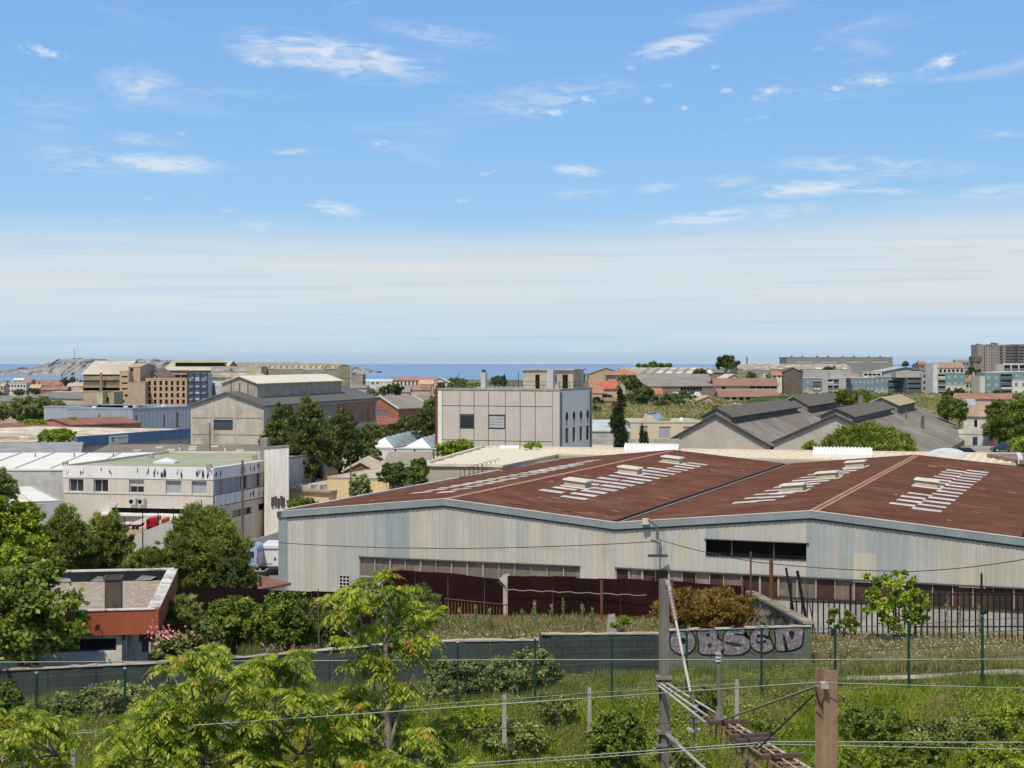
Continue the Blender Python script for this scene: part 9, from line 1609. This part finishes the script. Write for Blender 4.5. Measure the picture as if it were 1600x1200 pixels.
# == FOREGROUND COMPOUND-LEAF TREES
def interp(pts, x): return lerp_tab(pts, x)
TOPA = [(130, 1215), (165, 1180), (200, 1130), (215, 1085), (240, 1050), (270, 1022), (300, 1012), (330, 1006), (360, 1022), (385, 1038), (410, 1022), (440, 1010), (468, 1020), (485, 1048), (520, 1085), (556, 1078), (590, 1062), (625, 1075), (650, 1092), (690, 1118), (720, 1150), (745, 1190), (760, 1230)]
TOPC = [(-60, 1090), (0, 1082), (30, 1110), (60, 1102), (95, 1108), (112, 1130), (125, 1180), (135, 1230)]
def frond_set(P, seed, nf=11, scale=1.0, young=.09):
 """rosette of drooping compound leaves round point P"""
 r_ = np.random.default_rng(seed); Vs, Vy = [], []; a0 = r_.uniform(0, 6.28)
 for i in range(nf):
  a = a0 + i * 2.4 + r_.uniform(-.3, .3); e = r_.uniform(-.25, 1.0); Lf = r_.uniform(.30, .52) * scale; n = 8; s = (np.arange(n) + .8) / n
  out = np.array([math.cos(a) * math.cos(e), math.sin(a) * math.cos(e), math.sin(e)]); droop = np.array([0, 0, -1.0]) * (.65 + .55 * r_.random())
  pts = P + out[None] * (s[:, None] * Lf) + droop[None] * (s[:, None] ** 2) * Lf * .75; tan = out[None] + 2 * droop[None] * s[:, None] * .75; tan /= np.linalg.norm(tan, axis=1, keepdims=True)
  side = np.cross(tan, np.array([0, 0, 1.0])); side /= np.linalg.norm(side, axis=1, keepdims=True) + 1e-6; LL = r_.uniform(.8, 1.15) * (.115 * np.sin(np.pi * (s * .75 + .22)) + .02) * scale * 1.15
  yng = r_.random() < young; tgt = Vy if yng else Vs
  for sg in (-1, 1):
   D_ = side * sg * .75 + tan * .45 + np.array([0, 0, -.55]) + r_.normal(0, .12, (n, 3)); D_ /= np.linalg.norm(D_, axis=1, keepdims=True); Nn = np.cross(D_, tan) + r_.normal(0, .25, (n, 3)); tgt.append(leaf_quads(pts, D_, Nn, LL, LL * .36).reshape(-1, 3))
  tgt.append(leaf_quads(pts[-1:], tan[-1:], side[-1:] * 0 + np.array([[0, .3, 1.0]]), LL[-1:] * 1.1, LL[-1:] * .36).reshape(-1, 3))
  tw = .006; q0, q1 = P, pts[-1]; mid = pts[n // 2]; tgt.append(np.array([q0 + [0, 0, tw], q0 - [0, 0, tw], mid - [0, 0, tw], mid + [0, 0, tw], mid + [0, 0, tw], mid - [0, 0, tw], q1 - [0, 0, tw * .5], q1 + [0, 0, tw * .5]]))
 return Vs, Vy
def ailanthus(label, pts, base, topfork, seed, young=.04, scale=1.0, nf=12):
 """pts: rosette centres (px, py, d)"""
 r_ = random.Random(seed); bx, by, bz = base; t = thing('compound_leaf_tree', base, label, 'tree'); A_, Y_ = [], []; mb = MB(); fk = [Vector(q) for q in topfork]; mb.tube([base] + fk, [.07 - .045 * i / len(fk) for i in range(len(fk) + 1)], 7)
 for i, (px, py, d) in enumerate(pts):
  P = np.array([X(px, d), d, Z(py, d)]); a, b = frond_set(P, seed * 100 + i, nf, scale * r_.uniform(.85, 1.15), young); A_ += a; Y_ += b; pv = Vector(P); nb_ = min(fk, key=lambda q: (q - pv).length + (0 if q.z < pv.z else 3)); m_ = nb_.lerp(pv, .55) + Vector((r_.uniform(-.08, .08), r_.uniform(-.08, .08), -.12 * (pv - nb_).length)); mb.tube([nb_, m_, pv], [.024, .015, .008], 5)
 mb.build('trunk', BARKL, t); new('leaves', np_mesh('leaves', np.concatenate(A_), 4, LM['ail'], base), t, base, 0, 'stuff')
 if Y_: new('young_leaves', np_mesh('young_leaves', np.concatenate(Y_), 4, LM['ailo'], base), t, base, 0, 'stuff')
 return t
def scatter(top, x0, x1, n, seed, d0=22.5, d1=25.5, ybot=1290):
 r_ = random.Random(seed); out_ = []
 for i in range(n * 40):
  if len(out_) >= n: break
  px = r_.uniform(x0, x1); t_ = interp(top, px) + 16 + 26 * math.sin(px * .13) * math.sin(px * .043); py = t_ + (ybot - t_) * r_.random() ** 1.25; d = r_.uniform(d0, d1)
  if all((px - a) ** 2 + (py - b) ** 2 > 17 ** 2 for a, b, c in out_): out_.append((px, py, d))
 return out_
D0 = 24
def W3(px, py, d=D0): return (X(px, d), d, Z(py, d))
ailanthus('foreground compound-leaf tree at bottom left with dense drooping yellow-green leaves', scatter(TOPA, 165, 395, 70, 1), W3(300, 1600), [W3(300, 1400), W3(290, 1280), W3(318, 1190), W3(330, 1120), W3(350, 1230), W3(250, 1190)], 1)
ailanthus('foreground compound-leaf tree at bottom centre-left, right of the densest one', scatter(TOPA, 380, 560, 60, 2), W3(450, 1600), [W3(460, 1400), W3(450, 1280), W3(430, 1150), W3(470, 1180), W3(520, 1220), W3(400, 1220)], 2)
ailanthus('foreground compound-leaf tree whose foliage ends near the concrete stake', scatter(TOPA, 545, 735, 50, 3), W3(640, 1600), [W3(630, 1400), W3(620, 1280), W3(600, 1180), W3(660, 1190), W3(700, 1240), W3(580, 1150)], 3)
B_ = [(601, 898, 24), (578, 908, 24.3), (620, 918, 23.8), (548, 915, 24.2), (590, 935, 24), (560, 948, 23.7), (530, 960, 24.2), (612, 955, 24.4), (600, 980, 24), (570, 985, 24), (540, 1000, 23.8), (580, 1018, 24), (612, 1010, 24.2), (556, 1030, 24), (680, 955, 24), (662, 975, 24.2), (645, 955, 24), (668, 1000, 23.9), (644, 1008, 24.1), (630, 985, 24), (600, 1045, 24), (622, 1065, 24.1), (575, 1050, 24.2), (638, 940, 24.5), (655, 1025, 24.3), (520, 935, 24.4), (565, 925, 24)]
ailanthus('tall slender foreground sapling with orange-tipped leaves rising before the warehouse', B_, W3(604, 1420, 24), [W3(606, 1250, 24), W3(606, 1130, 24), W3(602, 1060, 24), W3(603, 990, 24), W3(600, 930, 24), W3(650, 1040, 24), W3(560, 1000, 24)], 4, .08, .9, 11)
MB().tube([W3(604, 1180, 24), W3(625, 1110, 24), W3(645, 1060, 24), W3(655, 1010, 24)], [.035, .028, .022, .012], 6).build('side_limb', BARKL, bpy.data.objects[[o.name for o in bpy.data.objects if o.name.startswith('compound_leaf_tree')][-1]])
ailanthus('foreground compound-leaf tree cut by the left edge at the bottom', scatter(TOPC, -60, 122, 42, 5), W3(30, 1600), [W3(40, 1400), W3(30, 1280), W3(60, 1200), W3(0, 1190), W3(90, 1180)], 5)
# leafy weeds mixed into the grass
def weeds(name, lab, n, d0, d1, px0, px1, lm, Lf, hmax, rej=None):
 nc_ = n // 26; px = rng.uniform(px0, px1, nc_); d_ = np.sqrt(rng.uniform(d0 ** 2, d1 ** 2, nc_)); x = (px - CX) / F * d_; z = np.array([gz(a, b) for a, b in zip(x, d_)]); h = hmax * rng.uniform(.35, 1, nc_)
 ci = rng.integers(0, nc_, n); o = unit(n); o[:, 2] = abs(o[:, 2]); C = np.stack([x[ci] + o[:, 0] * h[ci] * .8, d_[ci] + o[:, 1] * h[ci] * .8, z[ci] + o[:, 2] * h[ci]], 1); o2 = o + unit(n) * .6 + np.array([0, 0, .5]); o2 /= np.linalg.norm(o2, axis=1, keepdims=True); D_ = np.cross(o2, unit(n)); D_ /= np.linalg.norm(D_, axis=1, keepdims=True) + 1e-6; k = rng.uniform(.6, 1.3, n)
 keep = np.ones(n, bool) if rej is None else ~rej(C[:, 0], C[:, 1], C[:, 0])
 V = leaf_quads(C, D_, o2, Lf * k, Lf * .6 * k)[keep]; tag(new(name, np_mesh(name, V, 4, LM[lm])), lab, 'weeds', kind='stuff')
weeds('bank_weeds', 'olive and yellow-green leafy weeds over the bank', 90000, 44.8, 50.2, -120, 1720, 'broom', .085, .34)
weeds('bank_herbs', 'brighter leafy herbs scattered over the bank', 50000, 44.8, 50.2, -120, 1720, 'lime', .07, .26)
weeds('verge_weeds', 'pale leafy weeds at the foot of the walls', 50000, 50.4, 55.8, -120, 1300, 'grey', .08, .32)
weeds('straw_weeds', 'straw and olive weeds before the palisade fence', 40000, 54, 67, 1270, 1720, 'dry', .10, .42, lambda x, y, z: x < 11.3)
weeds('plateau_weeds', 'dry and green weeds behind the graffiti wall', 26000, 57, 72, 640, 1260, 'dry', .10, .40, lambda x, y, z: x > 10.2)
# == AIR
hz = bpy.data.materials.new('haze'); hz.use_nodes = True; n = hz.node_tree.nodes; l = hz.node_tree.links; n.remove(n['Principled BSDF']); pv = n.new('ShaderNodeVolumePrincipled'); pv.inputs['Density'].default_value = 1.8e-5; pv.inputs['Color'].default_value = (.86, .92, 1, 1); pv.inputs['Anisotropy'].default_value = .2; l.new(pv.outputs[0], n['Material Output'].inputs['Volume'])
tag(MB().box(-31000, -900, -6, 31000, 31000, 125).build('haze', hz), 'thin summer sea haze over the whole scene', 'haze', kind='stuff')
